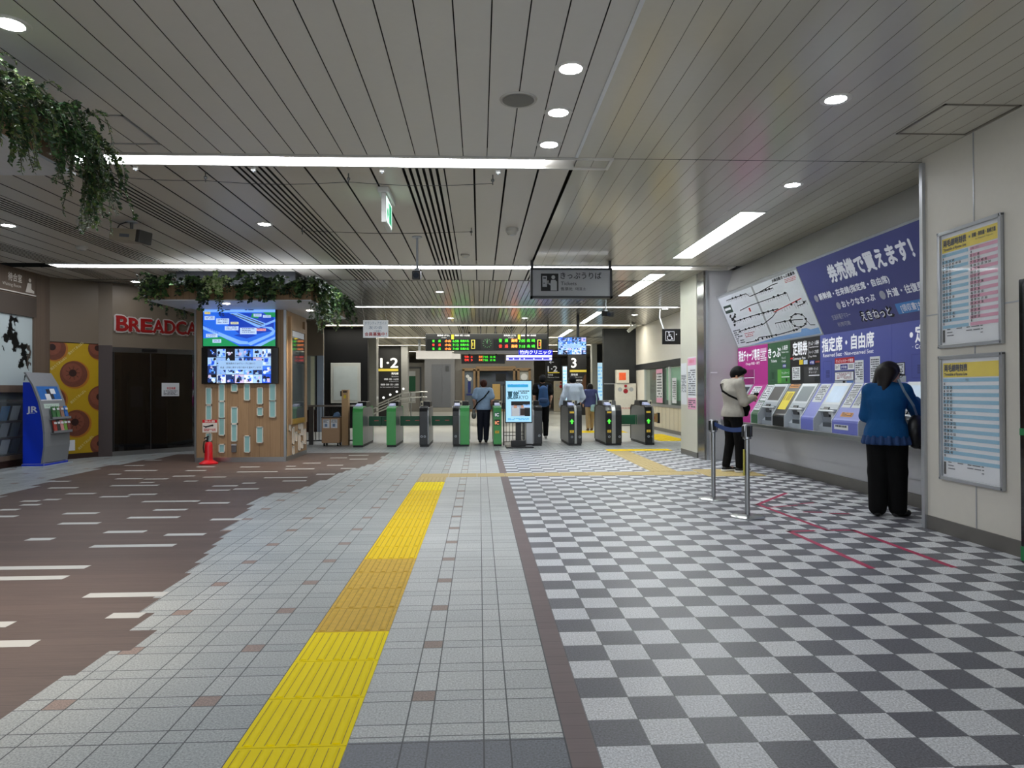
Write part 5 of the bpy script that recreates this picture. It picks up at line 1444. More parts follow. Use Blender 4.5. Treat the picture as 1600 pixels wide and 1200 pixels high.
# staff office behind the window
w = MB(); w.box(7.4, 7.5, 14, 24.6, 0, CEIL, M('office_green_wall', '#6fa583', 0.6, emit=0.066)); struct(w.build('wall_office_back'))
t = thing('office_blind', 'pale green roller blind in the staff office window', 'blind', (5.66, 19.5, 0.85))
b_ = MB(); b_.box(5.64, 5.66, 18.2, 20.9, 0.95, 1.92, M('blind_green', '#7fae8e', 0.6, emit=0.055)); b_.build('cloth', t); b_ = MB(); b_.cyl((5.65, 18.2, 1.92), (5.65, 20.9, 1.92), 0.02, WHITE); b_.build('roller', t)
def win_notice(label, ya, yb, z0, z1, seed, pink):
    t = thing('window_notice', label, 'notice', (5.545, (ya + yb) / 2, z0)); b2 = MB()
    b2.rect((5.545, yb, z0), RU, Z_, yb - ya, z1 - z0, PAPER); b2.build('sheet', t)
    l = MB(); l.sheet((5.544, yb, z0), RU, Z_, yb - ya, (z1 - z0), 9, INKG, seed, 0.12)
    if pink: l.rect((5.5435, yb, z1 - 0.15), RU, Z_, yb - ya, 0.15, M('notice_pink', '#e3a4c0')); l.rect((5.5435, yb, z0), RU, Z_, yb - ya, 0.15, M('notice_pink', '#e3a4c0'))
    l.build('print', t)
win_notice('tall pink-ended notice on the staff office window', 21.0, 21.75, 0.86, 1.9, 4, True)
win_notice('white notice on the staff office window beside the green blind', 19.5, 19.95, 0.88, 1.6, 7, False)

w = MB()
w.box(-4.40, -4.08, 28.0, 28.6, 0, CEIL, COLM)
struct(w.build('pillar_hall_left'))
w = MB(); w.box(-3.8, -3.48, 34.3, 34.9, 0, CEIL, COLM); struct(w.build('pillar_platform_left'))
w = MB(); w.box(5.39, 5.57, 30, 30.5, 0, CEIL, COLM); struct(w.build('pillar_hall_right'))
w = MB(); w.box(5.33, 5.56, 32.9, 33.4, 0, CEIL, M('column_pale', '#b9bcb9', 0.4)); w.box(5.57, 6.1, 33.5, 33.8, 0, CEIL, STONE2); struct(w.build('pillar_platform_right'))
w = MB()
w.box(-9.5, 8.0, 48.0, 48.2, 0, CEIL, HALLG); w.box(-9.55, -9.5, 17, 48, 0, CEIL, HALLG); w.box(8.0, 8.05, 14.8, 48, 0, CEIL, HALLG)
w.box(-9.5, -5.25, 24.0, 24.1, 0, CEIL, HALLG); w.box(5.6, 8.0, 24.9, 25.0, 0, CEIL, HALLG)
w.box(-4.6, 4.5, 47.0, 48.0, 0, 0.30, M('step_grey', '#aaa69c', 0.5))
struct(w.build('wall_hall_end'))
w = MB(); w.box(-2.7, 3.2, 41.0, 47.0, 0, CEIL, M('core_grey', '#9a9794', 0.45, var=0.06)); struct(w.build('wall_hall_core'))

# lift with grey doors
t = thing('lift_shaft', 'grey metal lift doors in the back wall of the hall', 'lift', (-2.3, 40.9, 0))
b_ = MB(); b_.box(-3.15, -1.42, 40.55, 41.0, 0.25, 3.2, M('lift_grey', '#8d8e93', 0.35, metal=0.2)); b_.box(-3.15, -1.42, 40.5, 41.0, 0, 0.25, HALLG); b_.build('surround', t)
for a, c in ((-2.75, -2.15), (-2.15, -1.65)):
    b_ = MB(); b_.box(a + 0.01, c - 0.005, 40.53, 40.56, 0.27, 2.75, M('lift_door', '#787b83', 0.3, metal=0.2)); b_.build('door', t)
b_ = MB(); b_.box(-1.95, -1.75, 40.5, 40.53, 2.35, 2.65, STEELD); b_.build('sign_plate', t)
t = thing('roller_shutter', 'white roller-shutter housing hanging before the lift, left of the lower departure board', 'shutter', (-1.74, 30, 2.58))
b_ = MB(); b_.box(-2.68, -1.15, 29.9, 30.4, 2.60, 2.95, M('shutter_white', '#c9c8cb', 0.4)); b_.build('housing', t)
b_ = MB(); b_.box(-1.15, -0.80, 29.95, 30.3, 2.60, 2.85, M('shutter_white', '#c9c8cb')); b_.build('end_case', t); b_ = MB(); b_.box(-2.6, -2.5, 30, 30.2, 2.95, CEIL, GREYP); b_.box(-1.3, -1.2, 30, 30.2, 2.95, CEIL, GREYP); b_.build('bracket', t)

# office / shop front with light wood frames
t = thing('information_counter', 'glass-fronted waiting office with pale wood frames at the end of the hall', 'office front', (0.9, 40.6, 0))
LW_ = M('pale_wood_frame', '#8f7659', 0.5, var=0.1)
b_ = MB()
for a in (-0.98, -0.35, -0.12, 1.95, 2.2, 2.85): b_.box(a, a + 0.13, 40.5, 40.98, 0.1, 2.45, LW_)
b_.box(-0.98, 2.98, 40.5, 40.98, 2.37, 2.52, LW_); b_.box(-0.2, 2.1, 40.48, 40.98, 2.5, 2.62, LW_); b_.box(-0.98, 2.98, 40.5, 40.98, 0.0, 0.15, LW_); b_.build('frame', t)
for a, c, m_ in ((-0.85, -0.35, M('front_glass_grey', '#5b636b', 0.1)), (0.01, 1.95, M('front_glass_dark', '#23292b', 0.08)), (2.33, 2.85, M('front_glass_pale', '#a8aaa5', 0.15))):
    b_ = MB(); b_.box(a, c, 40.6, 40.62, 0.15, 2.4, m_); b_.build('glass_panel', t)
b_ = MB(); b_.box(-0.75, -0.4, 40.58, 40.6, 0.95, 1.05, M('deep_blue_sign', '#1d2c78', 0.4)); b_.box(-0.66, -0.5, 40.58, 40.6, 1.1, 1.75, M('deep_blue_sign', '#1d2c78')); b_.disc((-0.56, 40.578, 1.9), 0.12, PAPER); b_.disc((-0.68, 40.577, 2.05), 0.1, PAPER); b_.build('emblem', t)
b_ = MB(); b_.box(0.75, 1.2, 40.57, 40.6, 0.7, 1.6, M('beige_poster', '#c4a468', 0.5)); b_.build('poster', t); b_ = MB(); b_.box(1.25, 1.6, 40.57, 40.6, 0.5, 1.5, M('grey_poster', '#6c6f70', 0.5)); b_.build('poster', t); b_ = MB(); b_.box(0.95, 1.55, 40.57, 40.6, 1.75, 2.2, BLACK); b_.disc((2.6, 40.59, 2.0), 0.2, PAPER); b_.build('poster', t)

# hydrant cabinets
def hydrant(label, x0, x1, y, h, cream):
    t = thing('hydrant_cabinet', label, 'hydrant cabinet', ((x0 + x1) / 2, y, 0), 'fire hydrant cabinets')
    m_ = M('hydrant_' + cream, cream, 0.4)
    b2 = MB(); b2.box(x0, x1, y - 0.18, y, 0.02, h, m_); b2.build('case', t, bevel=0.01)
    b2 = MB(); b2.box(x0 + 0.02, x1 - 0.02, y - 0.19, y - 0.178, h * 0.06, h * 0.66, m_); b2.build('door', t, bevel=0.004)
    cx = (x0 + x1) / 2; w_ = x1 - x0
    b2 = MB(); b2.lathe([(0.0, -0.22), (0.08 * w_ / 0.8, -0.2), (0.09 * w_ / 0.8, -0.18)], (cx, y, h * 0.82), M('lamp_red', '#8d1420', 0.25, emit=0.055), 20, 'y'); b2.build('alarm_button', t, smooth=True)
    b2 = MB(); b2.lathe([(0.0, -0.25), (0.04, -0.24), (0.055, -0.18)], (cx, y, h * 0.94), M('lamp_red', '#8d1420'), 20, 'y'); b2.build('lamp', t, smooth=True)
    b2 = MB()
    for sx in (-0.27, 0.27):
        b2.disc((cx + sx * w_, y - 0.182, h * 0.86), 0.075, GREYP)
    b2.build('speaker', t)
    b2 = MB(); b2.text('消火栓', (cx, y - 0.192, h * 0.40), X_, Z_, 0.05, REDINK, align='c', w=0.34); b2.rect((cx - 0.13, y - 0.191, h * 0.12), X_, Z_, 0.26, 0.2, GREYP); b2.build('lettering', t)
    b2 = MB(); b2.box(x0, x1, y - 0.17, y - 0.01, 0.0, 0.03, BLACK); b2.build('plinth', t)
hydrant('white fire hydrant cabinet with red button against the dark stone wall', 4.76, 5.50, 24.57, 1.48, '#d9d7cf')
hydrant('beige fire hydrant cabinet by the far back wall beside the backpack wearer', 4.25, 5.05, 40.0, 1.75, '#bdb6a4')
t = thing('defibrillator_box', 'small cream box with an orange window on top of the white hydrant cabinet', 'box', (5.0, 24.45, 1.49))
b_ = MB(); b_.box(4.79, 5.25, 24.35, 24.58, 1.492, 1.96, M('box_cream', '#e3dfd2', 0.4)); b_.build('case', t, bevel=0.015)
b_ = MB(); b_.box(4.89, 5.13, 24.34, 24.352, 1.6, 1.86, M('aed_orange', '#c9522b', 0.4, emit=0.22, var=0.3, scale=10)); b_.build('window', t)

# platform number signs
PANB = M('sign_panel_dark', '#2b2b2c', 0.45, var=0.06); YB = M('yellow_bar', '#d8c24a', 0.5, emit=0.138)
t = thing('platform_sign', 'tall dark platform panel with the numbers 1 and 2 at the left of the hall', 'sign', (-4.4, 34.5, 0))
b_ = MB(); b_.box(-4.96, -3.85, 34.5, 34.9, 0, CEIL - 0.005, PANB); b_.build('panel', t)
l = MB(); l.text('1·2', (-4.82, 34.49, 1.98 + 0.40), X_, Z_, 0.48, M('sign_white_lit', '#f2f2ee', 0.5, emit=0.275, var=0), w=0.84, bold=0.02)
l.rect((-4.96, 34.488, 2.2), X_, Z_, 1.0, 0.12, YB)
l.text('両毛線', (-3.95, 34.488, 2.03), X_, Z_, 0.1, M('sign_white_lit', '#f2f2ee'), align='r', bold=0.02); l.text('Ryomo Line', (-3.95, 34.488, 1.92), X_, Z_, 0.05, TXW, align='r')
l.text('伊勢崎・桐生・小山方面', (-3.95, 34.488, 1.76), X_, Z_, 0.085, TXW, align='r', w=0.7, bold=0.02); l.text('for Isesaki & Oyama', (-3.95, 34.488, 1.68), X_, Z_, 0.04, TXW, align='r')
l.text('新前橋・高崎・渋川・上越線', (-3.95, 34.488, 1.50), X_, Z_, 0.085, TXW, align='r', w=0.86, bold=0.02); l.text('for Shin-maebashi & Takasaki', (-3.95, 34.488, 1.4), X_, Z_, 0.05, TXW, align='r', w=0.88)
l.build('lettering', t)
t = thing('platform_sign', 'tall dark platform panel with the number 3 at the right of the hall', 'sign', (5.0, 34.5, 0))
b_ = MB(); b_.box(4.42, 5.30, 34.5, 34.9, 0, CEIL - 0.005, PANB); b_.build('panel', t)
l = MB(); l.text('3', (4.55, 34.49, 2.36), X_, Z_, 0.48, M('sign_white_lit', '#f2f2ee'), bold=0.02); l.rect((4.47, 34.488, 2.13), X_, Z_, 0.83, 0.11, YB)
l.text('両毛線', (4.53, 34.488, 1.95), X_, Z_, 0.1, TXW, bold=0.02); l.text('Ryomo Line', (4.75, 34.488, 1.86), X_, Z_, 0.05, TXW); l.text('高崎方面', (4.73, 34.488, 1.68), X_, Z_, 0.08, TXW, bold=0.02); l.text('for Takasaki', (4.73, 34.488, 1.58), X_, Z_, 0.05, TXW); l.build('lettering', t)
b_ = MB(); b_.poly([(5.28, 34.48, 1.0), (5.28, 34.48, 2.0), (5.2, 34.48, 2.0), (5.06, 34.48, 1.6), (5.02, 34.48, 1.2)], M('brown_picture', '#6b4a35', 0.5, var=0.3)); b_.build('picture', t)
def hang_sign(label):
    t = thing('hanging_sign', label, 'sign', (3.93, 37, 1.75))
    b2 = MB(); b2.box(3.50, 4.36, 36.95, 37.05, 1.73, 2.95, BLACK); b2.build('panel', t)
    b2 = MB(); b2.cyl((3.6, 37, 2.95), (3.6, 37, CEIL), 0.02, BLACK); b2.cyl((4.2, 37, 2.95), (4.2, 37, CEIL), 0.02, BLACK); b2.build('hanger', t)
    l = MB(); l.text('1·2', (3.62, 36.945, 2.22), X_, Z_, 0.3, TXW, bold=0.02, w=0.5); l.rect((3.62, 36.945, 2.14), X_, Z_, 0.62, 0.05, YB); l.text('両毛線', (3.62, 36.945, 2.0), X_, Z_, 0.08, TXW); l.text('Ryomo Line', (3.62, 36.945, 1.9), X_, Z_, 0.05, TXW, w=0.6)
    l.obox((3.82, 36.944, 2.72), X_, Y_, Z_, 0.12, 0.001, 0.015, TXW); l.obox((3.75, 36.944, 2.75), (1, 0, 1), Y_, (-1, 0, 1), 0.07, 0.001, 0.014, TXW); l.obox((3.75, 36.944, 2.69), (1, 0, -1), Y_, (1, 0, 1), 0.07, 0.001, 0.014, TXW); l.build('lettering', t)
hang_sign('black hanging sign with a left arrow and platform numbers, in the far hall')

def light_panel(label, x0, x1, y, z0, z1):
    t = thing('light_panel', label, 'lightbox', ((x0 + x1) / 2, y, 0))
    b2 = MB(); b2.box(x0 - 0.03, x1 + 0.03, y, y + 0.15, 0, z1 + 0.04, STEELD); b2.build('case', t)
    b2 = MB(); b2.rect((x0, y - 0.002, z0), X_, Z_, x1 - x0, z1 - z0, M('lightbox_blue', '#bfe0f2', 0.4, emit=0.3, var=0.1, scale=4)); b2.sheet((x0, y - 0.003, z0), X_, Z_, x1 - x0, z1 - z0, 9, M('lightbox_print', '#6fb5d8', 0.5, emit=0.33), 3, 0.1); b2.build('face', t)
light_panel('narrow bright blue lightbox left of the platform 1 and 2 panel', -4.93, -4.72, 32.6, 0.7, 2.55)
light_panel('narrow pale blue lightbox right of the platform 3 panel', 5.60, 5.84, 33.0, 0.7, 2.53)
light_panel('thin blue and yellow lightbox post left of the platform 3 panel', 4.1, 4.3, 34.3, 0.6, 2.4)

# whiteboard frame on the dark stone wall
t = thing('poster_frame', 'large grey framed glass notice board on the black stone wall at the left', 'notice board', (-4.5, 23.98, 0.85))
b_ = MB(); b_.box(-5.02, -4.02, 23.93, 23.999, 0.85, 2.21, M('board_frame_grey', '#a6a9a8', 0.4)); b_.build('frame', t, bevel=0.01)
b_ = MB(); b_.box(-4.92, -4.12, 23.92, 23.932, 0.95, 2.1, M('board_glass', '#a9b2b6', 0.1, var=0.12, scale=3)); b_.build('glass', t)
wi = sub_struct('window_3', (-5.2, 22, 0.68)); b_ = MB(); b_.box(-5.36, -5.33, 21.95, 22.0, 0.68, 2.36, BLACK); b_.box(-5.06, -5.02, 21.95, 22.0, 0.68, 2.36, BLACK); struct(b_.build('window_frame', wi))
b_ = MB(); b_.box(-5.33, -5.06, 21.98, 21.99, 0.68, 2.36, M('left_window_glass', '#8d938d', 0.1)); b_.box(-5.22, -5.1, 21.975, 21.98, 0.72, 2.34, M('left_window_curtain', '#c8c8ad', 0.6)); struct(b_.build('window_pane', wi))

# handrails of the stairs
t = thing('stair_handrail', 'steel stair handrails with small round lamps behind the left gates', 'handrail', (-3.9, 29, 0))
b_ = MB()
for dy, dz in ((0, 0), (0.0, -0.22)):
    b_.tube([(-4.35, 28.9 + dy, 0.62 + dz), (-3.2, 29.4 + dy, 1.15 + dz), (-2.5, 29.6, 1.2 + dz), (-2.2, 29.7, 1.2 + dz)], 0.028, STEEL)
    b_.tube([(-4.5, 27.5 + dy, 0.42 + dz), (-3.2, 28.2 + dy, 0.98 + dz), (-2.6, 28.4, 1.02 + dz)], 0.028, STEEL)
b_.build('rail', t)
for i in range(5):
    x = -4.2 + i * 0.45
    b_ = MB(); b_.cyl((x, 29.0 + 0.12 * i, 0), (x, 29.0 + 0.12 * i, min(1.18, 0.7 + 0.19 * i)), 0.025, STEEL); b_.build('post', t)
b_ = MB()
for i in range(5): b_.lathe([(0, 0.05), (0.035, 0.035), (0.05, 0), (0.035, -0.035), (0, -0.05)], (-4.2 + i * 0.26, 28.95 + 0.1 * i, 0.85 + 0.12 * i), M('lamp_globe', '#e8ebea', 0.3, emit=0.55), 10)
b_.build('globe_lamp', t)
t = thing('wall_case', 'tall grey vending case with green and white panels by the back wall at the left', 'case', (-3.7, 42, 0))
b_ = MB(); b_.box(-4.35, -2.9, 42, 42.3, 0, 2.9, HALLG); b_.build('case', t); b_ = MB(); b_.box(-4.2, -3.8, 41.97, 42, 1.2, 2.1, M('case_green', '#2c6b4c', 0.4)); b_.box(-4.2, -3.8, 41.97, 42, 0.5, 1.1, PAPER); b_.box(-4.2, -3.8, 41.97, 42, 2.1, 2.4, PAPER); b_.build('panel', t); b_ = MB(); b_.box(-3.55, -3.45, 41.95, 42, 0, 2.6, STEELD); b_.box(-4.25, -3.45, 41.95, 42, 2.55, 2.65, STEELD); b_.build('frame', t)

# ------------------------------------------------------------------ departure boards
LEDG, LEDO, LEDR = M('led_green', '#3fdc2a', 0.4, emit=0.66, var=0), M('led_orange', '#ff8a3a', 0.4, emit=0.66, var=0), M('led_red', '#ff3a2a', 0.4, emit=0.66, var=0)
LEDBG = M('led_black', '#060706', 0.3)
y = 23.55
t = thing('departure_board', 'wide black departure board with green and orange letters and a round clock in the middle', 'departure board', (0.26, 23.7, 2.59))
b_ = MB(); b_.box(-1.80, 2.33, y, y + 0.3, 2.60, 3.17, M('board_black', '#191b1c', 0.4)); b_.build('case', t, bevel=0.01)
b_ = MB()
for x in (-0.55, 0.05, 0.55, 1.1): b_.cyl((x, y + 0.15, 3.16), (x, y + 0.15, CEIL), 0.025, BLACK)
b_.build('hanger', t)
for a, c in ((-1.75, 0.05), (0.48, 2.28)):
    b_ = MB(); b_.rect((a, y - 0.004, 2.62), X_, Z_, c - a, 0.36, LEDBG); s = b_.build('display', t)
    l = MB()
    two = a > 0
    for r in range(2 if two else 3):
        zz = 2.88 - r * (0.13 if not two else 0.19); h_ = 0.075 if not two else 0.1
        l.text('普', (a + 0.18, y - 0.006, zz), X_, Z_, h_, LEDG if r != 1 else LEDR); l.text('通', (a + 0.38, y - 0.006, zz), X_, Z_, h_, LEDG if r != 1 else LEDR)
        l.text('高崎' if two else '小山', (a + 0.6, y - 0.006, zz), X_, Z_, h_, LEDO, w=0.2, bold=0.02); l.text(('7:05', '7:18', '7:33')[r] if two else ('6:58', '7:12', '7:40')[r], (a + 0.86, y - 0.006, zz), X_, Z_, h_, LEDG, w=0.2)
        l.text('前橋大島' if not two else '高 崎', (a + 1.12, y - 0.006, zz), X_, Z_, h_, LEDG, w=0.28); 
    l.rect((a + 1.48, y - 0.006, 2.66), X_, Z_, 0.13, 0.3, M('led_frame_yellow', '#b5a94c', 0.4, emit=0.165)); l.rect((a + 1.505, y - 0.007, 2.68), X_, Z_, 0.08, 0.26, LEDBG); l.text('3' if two else 'I', (a + 1.53, y - 0.008, 2.75), X_, Z_, 0.12, LEDR if two else YEL)
    l.text('両毛線 (下り)' if not two else '両毛線 (上り)', (a + 0.35, y - 0.004, 3.08), X_, Z_, 0.05, TXW, w=0.4); l.text('for Oyama' if not two else 'for Takasaki', (a + 0.5, y - 0.004, 3.02), X_, Z_, 0.025, TXW); l.rect((a + 0.82, y - 0.004, 2.98), X_, Z_, 0.08, 0.15, YEL); l.text('伊勢崎・桐生・小山方面' if not two else '新前橋・高崎・渋川方面', (a + 0.93, y - 0.004, 3.08), X_, Z_, 0.05, TXW, w=0.5)
    l.build('lettering', s)
ck = MB(); ck.disc((0.265, y - 0.004, 2.84), 0.16, M('clock_black', '#151917', 0.4)); ckd = ck.build('clock', t)
ck = MB(); DG = M('clock_marks', '#5a8f62', 0.5, emit=0.22)
for i in range(12):
    a = i * PI / 6; ck.obox((0.265 + 0.135 * math.sin(a), y - 0.006, 2.84 + 0.135 * math.cos(a)), (math.sin(a), 0, math.cos(a)), Y_, (math.cos(a), 0, -math.sin(a)), 0.018, 0.001, 0.006, DG)
ck.obox((0.268, y - 0.007, 2.89), (0.06, 0, 1), Y_, (1, 0, -0.06), 0.055, 0.001, 0.008, DG); ck.obox((0.262, y - 0.007, 2.875), (-0.1, 0, 1), Y_, (1, 0, 0.1), 0.04, 0.001, 0.01, DG); ck.build('hands_and_marks', ckd)
b_ = MB(); b_.box(-0.85, 2.0, y + 0.05, y + 0.25, 2.50, 2.60, HALLG); b_.build('lower_rail', t)
y2 = 26.0
t = thing('departure_board', 'smaller second departure board below and behind the wide one', 'departure board', (0.15, 26.1, 2.25))
b_ = MB(); b_.box(-0.66, 0.95, y2, y2 + 0.25, 2.25, 2.58, LEDBG); b_.build('case', t, bevel=0.01)
b_ = MB(); b_.box(-0.4, -0.34, y2 + 0.1, y2 + 0.16, 2.58, CEIL, BLACK); b_.box(0.6, 0.66, y2 + 0.1, y2 + 0.16, 2.58, CEIL, BLACK); b_.build('hanger', t)
l = MB()
for r in range(2):
    zz = 2.46 - r * 0.12
    l.text('快 3', (-0.55, y2 - 0.004, zz), X_, Z_, 0.08, LEDR, w=0.3); l.text('高崎', (-0.02, y2 - 0.004, zz), X_, Z_, 0.08, LEDO, w=0.14); l.text('7:0%d' % (5 + r), (0.14, y2 - 0.004, zz), X_, Z_, 0.08, LEDG, w=0.18); l.text('前 橋', (0.4, y2 - 0.004, zz), X_, Z_, 0.07, LEDG, w=0.2)
l.build('lettering', t)
y3 = 22.5
t = thing('clinic_sign', 'bright blue and white lit clinic advertisement hanging under the departure board', 'sign', (1.6, 22.55, 2.22))
b_ = MB(); b_.box(0.87, 2.34, y3, y3 + 0.12, 2.225, 2.39, M('ad_white', '#dfe2fb', 0.4, emit=0.44, var=0)); b_.build('lower_case', t)
b_ = MB(); b_.box(1.27, 2.36, y3 - 0.001, y3 + 0.12, 2.39, 2.56, M('ad_blue', '#1b22b8', 0.4, emit=0.385, var=0)); b_.box(1.5, 1.54, y3 + 0.04, y3 + 0.08, 2.56, CEIL, BLACK); b_.box(2.2, 2.24, y3 + 0.04, y3 + 0.08, 2.56, CEIL, BLACK); b_.build('upper_case', t)
l = MB(); l.text('竹内クリニック', (1.30, y3 - 0.003, 2.42), X_, Z_, 0.12, M('ad_white', '#dfe2fb'), w=1.02, bold=0.03); l.rect((0.87, y3 - 0.003, 2.30), X_, Z_, 1.47, 0.02, M('ad_violet', '#4a44c9', 0.4, emit=0.275)); l.sheet((0.87, y3 - 0.002, 2.225), X_, Z_, 1.47, 0.08, 1, M('ad_violet', '#4a44c9'), 4, 0.05, 0.7); l.rect((0.87, y3 - 0.003, 2.225), X_, Z_, 1.47, 0.016, M('ad_blue', '#1b22b8')); l.build('lettering', t)

# television
t = thing('hanging_television', 'flat television with a collage of photos hanging beyond the right gates', 'television', (2.67, 20, 2.27))
b_ = MB(); b_.box(2.25, 3.08, 20.0, 20.06, 2.28, 2.79, BLACKG); b_.build('bezel', t, bevel=0.005)
b_ = MB(); b_.box(2.80, 2.88, 20.03, 20.09, 2.6, CEIL, BLACK); b_.build('hanger', t)
s = MB(); s.rect((2.265, 19.998, 2.295), X_, Z_, 0.80, 0.48, SCOL[2]); mosaic(s, (2.265, 19.998, 2.295), X_, Z_, 0.80, 0.48, 6, 4, 17, lift=0.002); caption(s, (2.42, 19.998, 2.47), X_, Z_, 0.5, 0.12, ['群馬県内ではグループに加わり', '詐欺に関する取り組みを進めています'], 0.008); s.build('display', t)

# membership sign hung over the left gates
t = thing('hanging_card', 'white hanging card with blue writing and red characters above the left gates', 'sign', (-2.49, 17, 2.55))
b_ = MB(); b_.box(-2.79, -2.19, 17.0, 17.01, 2.55, 2.975, M('card_white_glow', '#e8edf2', 0.5, emit=0.1)); b_.build('board', t)  # paper given a faint glow to look brighter; it holds no lamp
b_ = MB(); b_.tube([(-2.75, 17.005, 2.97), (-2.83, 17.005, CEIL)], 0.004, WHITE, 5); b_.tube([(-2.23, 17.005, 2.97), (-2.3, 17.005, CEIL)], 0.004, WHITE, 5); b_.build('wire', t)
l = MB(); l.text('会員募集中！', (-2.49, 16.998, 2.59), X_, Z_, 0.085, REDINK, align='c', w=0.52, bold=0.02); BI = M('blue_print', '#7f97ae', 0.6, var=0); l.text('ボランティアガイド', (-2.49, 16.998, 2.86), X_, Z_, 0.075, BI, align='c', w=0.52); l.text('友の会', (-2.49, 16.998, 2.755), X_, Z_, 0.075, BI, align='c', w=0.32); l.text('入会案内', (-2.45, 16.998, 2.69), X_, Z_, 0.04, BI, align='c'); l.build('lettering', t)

# wheelchair sign
t = thing('wheelchair_sign', 'black hanging sign with the white wheelchair symbol on the right', 'sign', (5.09, 18.5, 2.48))
b_ = MB(); b_.box(4.89, 5.40, 18.5, 18.56, 2.48, 2.89, BLACK); b_.build('panel', t, bevel=0.005)
b_ = MB(); b_.tube([(4.93, 18.53, 2.88), (4.82, 18.53, 3.2), (4.83, 18.53, CEIL)], 0.018, WHITE); b_.build('hanger', t)
l = MB(); y = 18.496
for (a, c, e, g_) in ((4.97, 5.21, 2.815, 2.825), (4.97, 5.21, 2.575, 2.585), (4.97, 4.98, 2.575, 2.825), (5.20, 5.21, 2.575, 2.825)): l.rect((a, y, e), X_, Z_, c - a, g_ - e, TXW)
ringp = [(5.08 + 0.06 * math.cos(a), y - 0.001, 2.655 + 0.06 * math.sin(a)) for a in [PI * 0.7 + i * 0.3 for i in range(16)]]
l.tube(ringp, 0.008, TXW, 5); l.disc((5.065, y - 0.002, 2.795), 0.018, TXW); l.tube([(5.065, y - 0.001, 2.77), (5.07, y - 0.001, 2.70), (5.13, y - 0.001, 2.69), (5.155, y - 0.001, 2.62), (5.18, y - 0.001, 2.62)], 0.011, TXW, 5); l.tube([(5.068, y - 0.001, 2.735), (5.12, y - 0.001, 2.735)], 0.008, TXW, 5); l.text('·', (5.25, y, 2.65), X_, Z_, 0.2, TXW); l.build('symbol', t)

# hanging tickets sign
t = thing('tickets_sign', 'grey illuminated tickets sign with black frame hanging from the ceiling', 'sign', (1.53, 11.5, 2.8))
b_ = MB(); x0, x1, z0, z1 = 0.85, 2.205, 2.80, 3.30
for (a, c, e, g_) in ((x0, x1, z1 - 0.035, z1), (x0, x1, z0, z0 + 0.035), (x0, x0 + 0.035, z0, z1), (x1 - 0.035, x1, z0, z1)): b_.box(a, c, 11.5, 11.66, e, g_, BLACK)
b_.build('frame', t)
b_ = MB(); b_.box(x0 + 0.03, x1 - 0.03, 11.515, 11.645, z0 + 0.03, z1 - 0.03, M('sign_grey_face', '#a3a6ab', 0.4, var=0.02)); b_.build('face', t)
b_ = MB(); b_.box(x0 + 0.005, x0 + 0.05, 11.55, 11.61, z1 - 0.01, CEIL, BLACK); b_.box(x1 - 0.05, x1 - 0.005, 11.55, 11.61, z1 - 0.01, CEIL, BLACK); b_.build('hanger', t)
l = MB(); yy = 11.513
l.text('きっぷうりば', (1.345, yy, 3.115), X_, Z_, 0.105, INK, w=0.68, bold=0.01); l.text('Tickets', (1.35, yy, 3.015), X_, Z_, 0.06, INK, w=0.26); l.text('售票处  매표소', (1.35, yy, 2.925), X_, Z_, 0.05, INK, w=0.42)
l.rect((1.02, yy, 2.915), X_, Z_, 0.29, 0.29, INK)
l.rect((1.045, yy - 0.001, 2.985), X_, Z_, 0.075, 0.18, M('sign_grey_face', '#a3a6ab')); l.rect((1.06, yy - 0.002, 3.12), X_, Z_, 0.045, 0.02, INK); l.rect((1.06, yy - 0.002, 3.04), X_, Z_, 0.03, 0.012, INK); l.disc((1.225, yy - 0.001, 3.145), 0.032, M('sign_grey_face', '#a3a6ab')); l.poly([(1.18, yy - 0.001, 2.925), (1.285, yy - 0.001, 2.925), (1.285, yy - 0.001, 3.07), (1.26, yy - 0.001, 3.10), (1.19, yy - 0.001, 3.10), (1.18, yy - 0.001, 3.06)], M('sign_grey_face', '#a3a6ab')); l.obox((1.16, yy - 0.002, 3.035), (1, 0, -0.6), Y_, (0.6, 0, 1), 0.035, 0.001, 0.012, M('sign_grey_face', '#a3a6ab')); l.obox((1.135, yy - 0.002, 3.06), (0.2, 0, 1), Y_, (1, 0, -0.2), 0.03, 0.001, 0.011, M('sign_grey_face', '#a3a6ab'))
l.build('lettering', t)

# ------------------------------------------------------------------ ceiling fittings
def cctv(label, x, y, zb, dx=0.0):
    t = thing('security_camera', label, 'camera', (x, y, CEIL))
    b2 = MB(); b2.lathe([(0.0, 0.0), (0.07, 0.0), (0.07, -0.012), (0.0, -0.012)], (x, y, CEIL), GREYP); b2.cyl((x, y, CEIL), (x, y, zb + 0.16), 0.016, GREYP); b2.build('mount_pole', t)
    b2 = MB(); b2.obox((x + dx * 0.06, y - 0.06, zb + 0.085), (1, 0, 0), (dx, -1, -0.18), (0, -0.18, 1), 0.055, 0.14, 0.06, BLACK); b2.build('camera_body', t, bevel=0.012)
    b2 = MB(); b2.cyl((x + dx * 0.06, y - 0.19, zb + 0.065), (x + dx * 0.06, y - 0.212, zb + 0.06), 0.04, M('lens_glass', '#1d2430', 0.05)); b2.build('lens', t)
    b2 = MB(); b2.obox((x, y - 0.02, zb + 0.16), X_, Y_, Z_, 0.03, 0.04, 0.02, GREYP); b2.build('bracket', t)
cctv('black security camera on a pole under the ceiling left of the tickets sign', -0.86, 9.81, 2.80)
cctv('security camera hanging beside the tickets sign over the right gates', 2.82, 15.5, 2.88, 0.5)
t = thing('ceiling_speaker', 'round grey ceiling speaker left of the row of three downlights', 'speaker', (0.294, 5.13, CEIL))
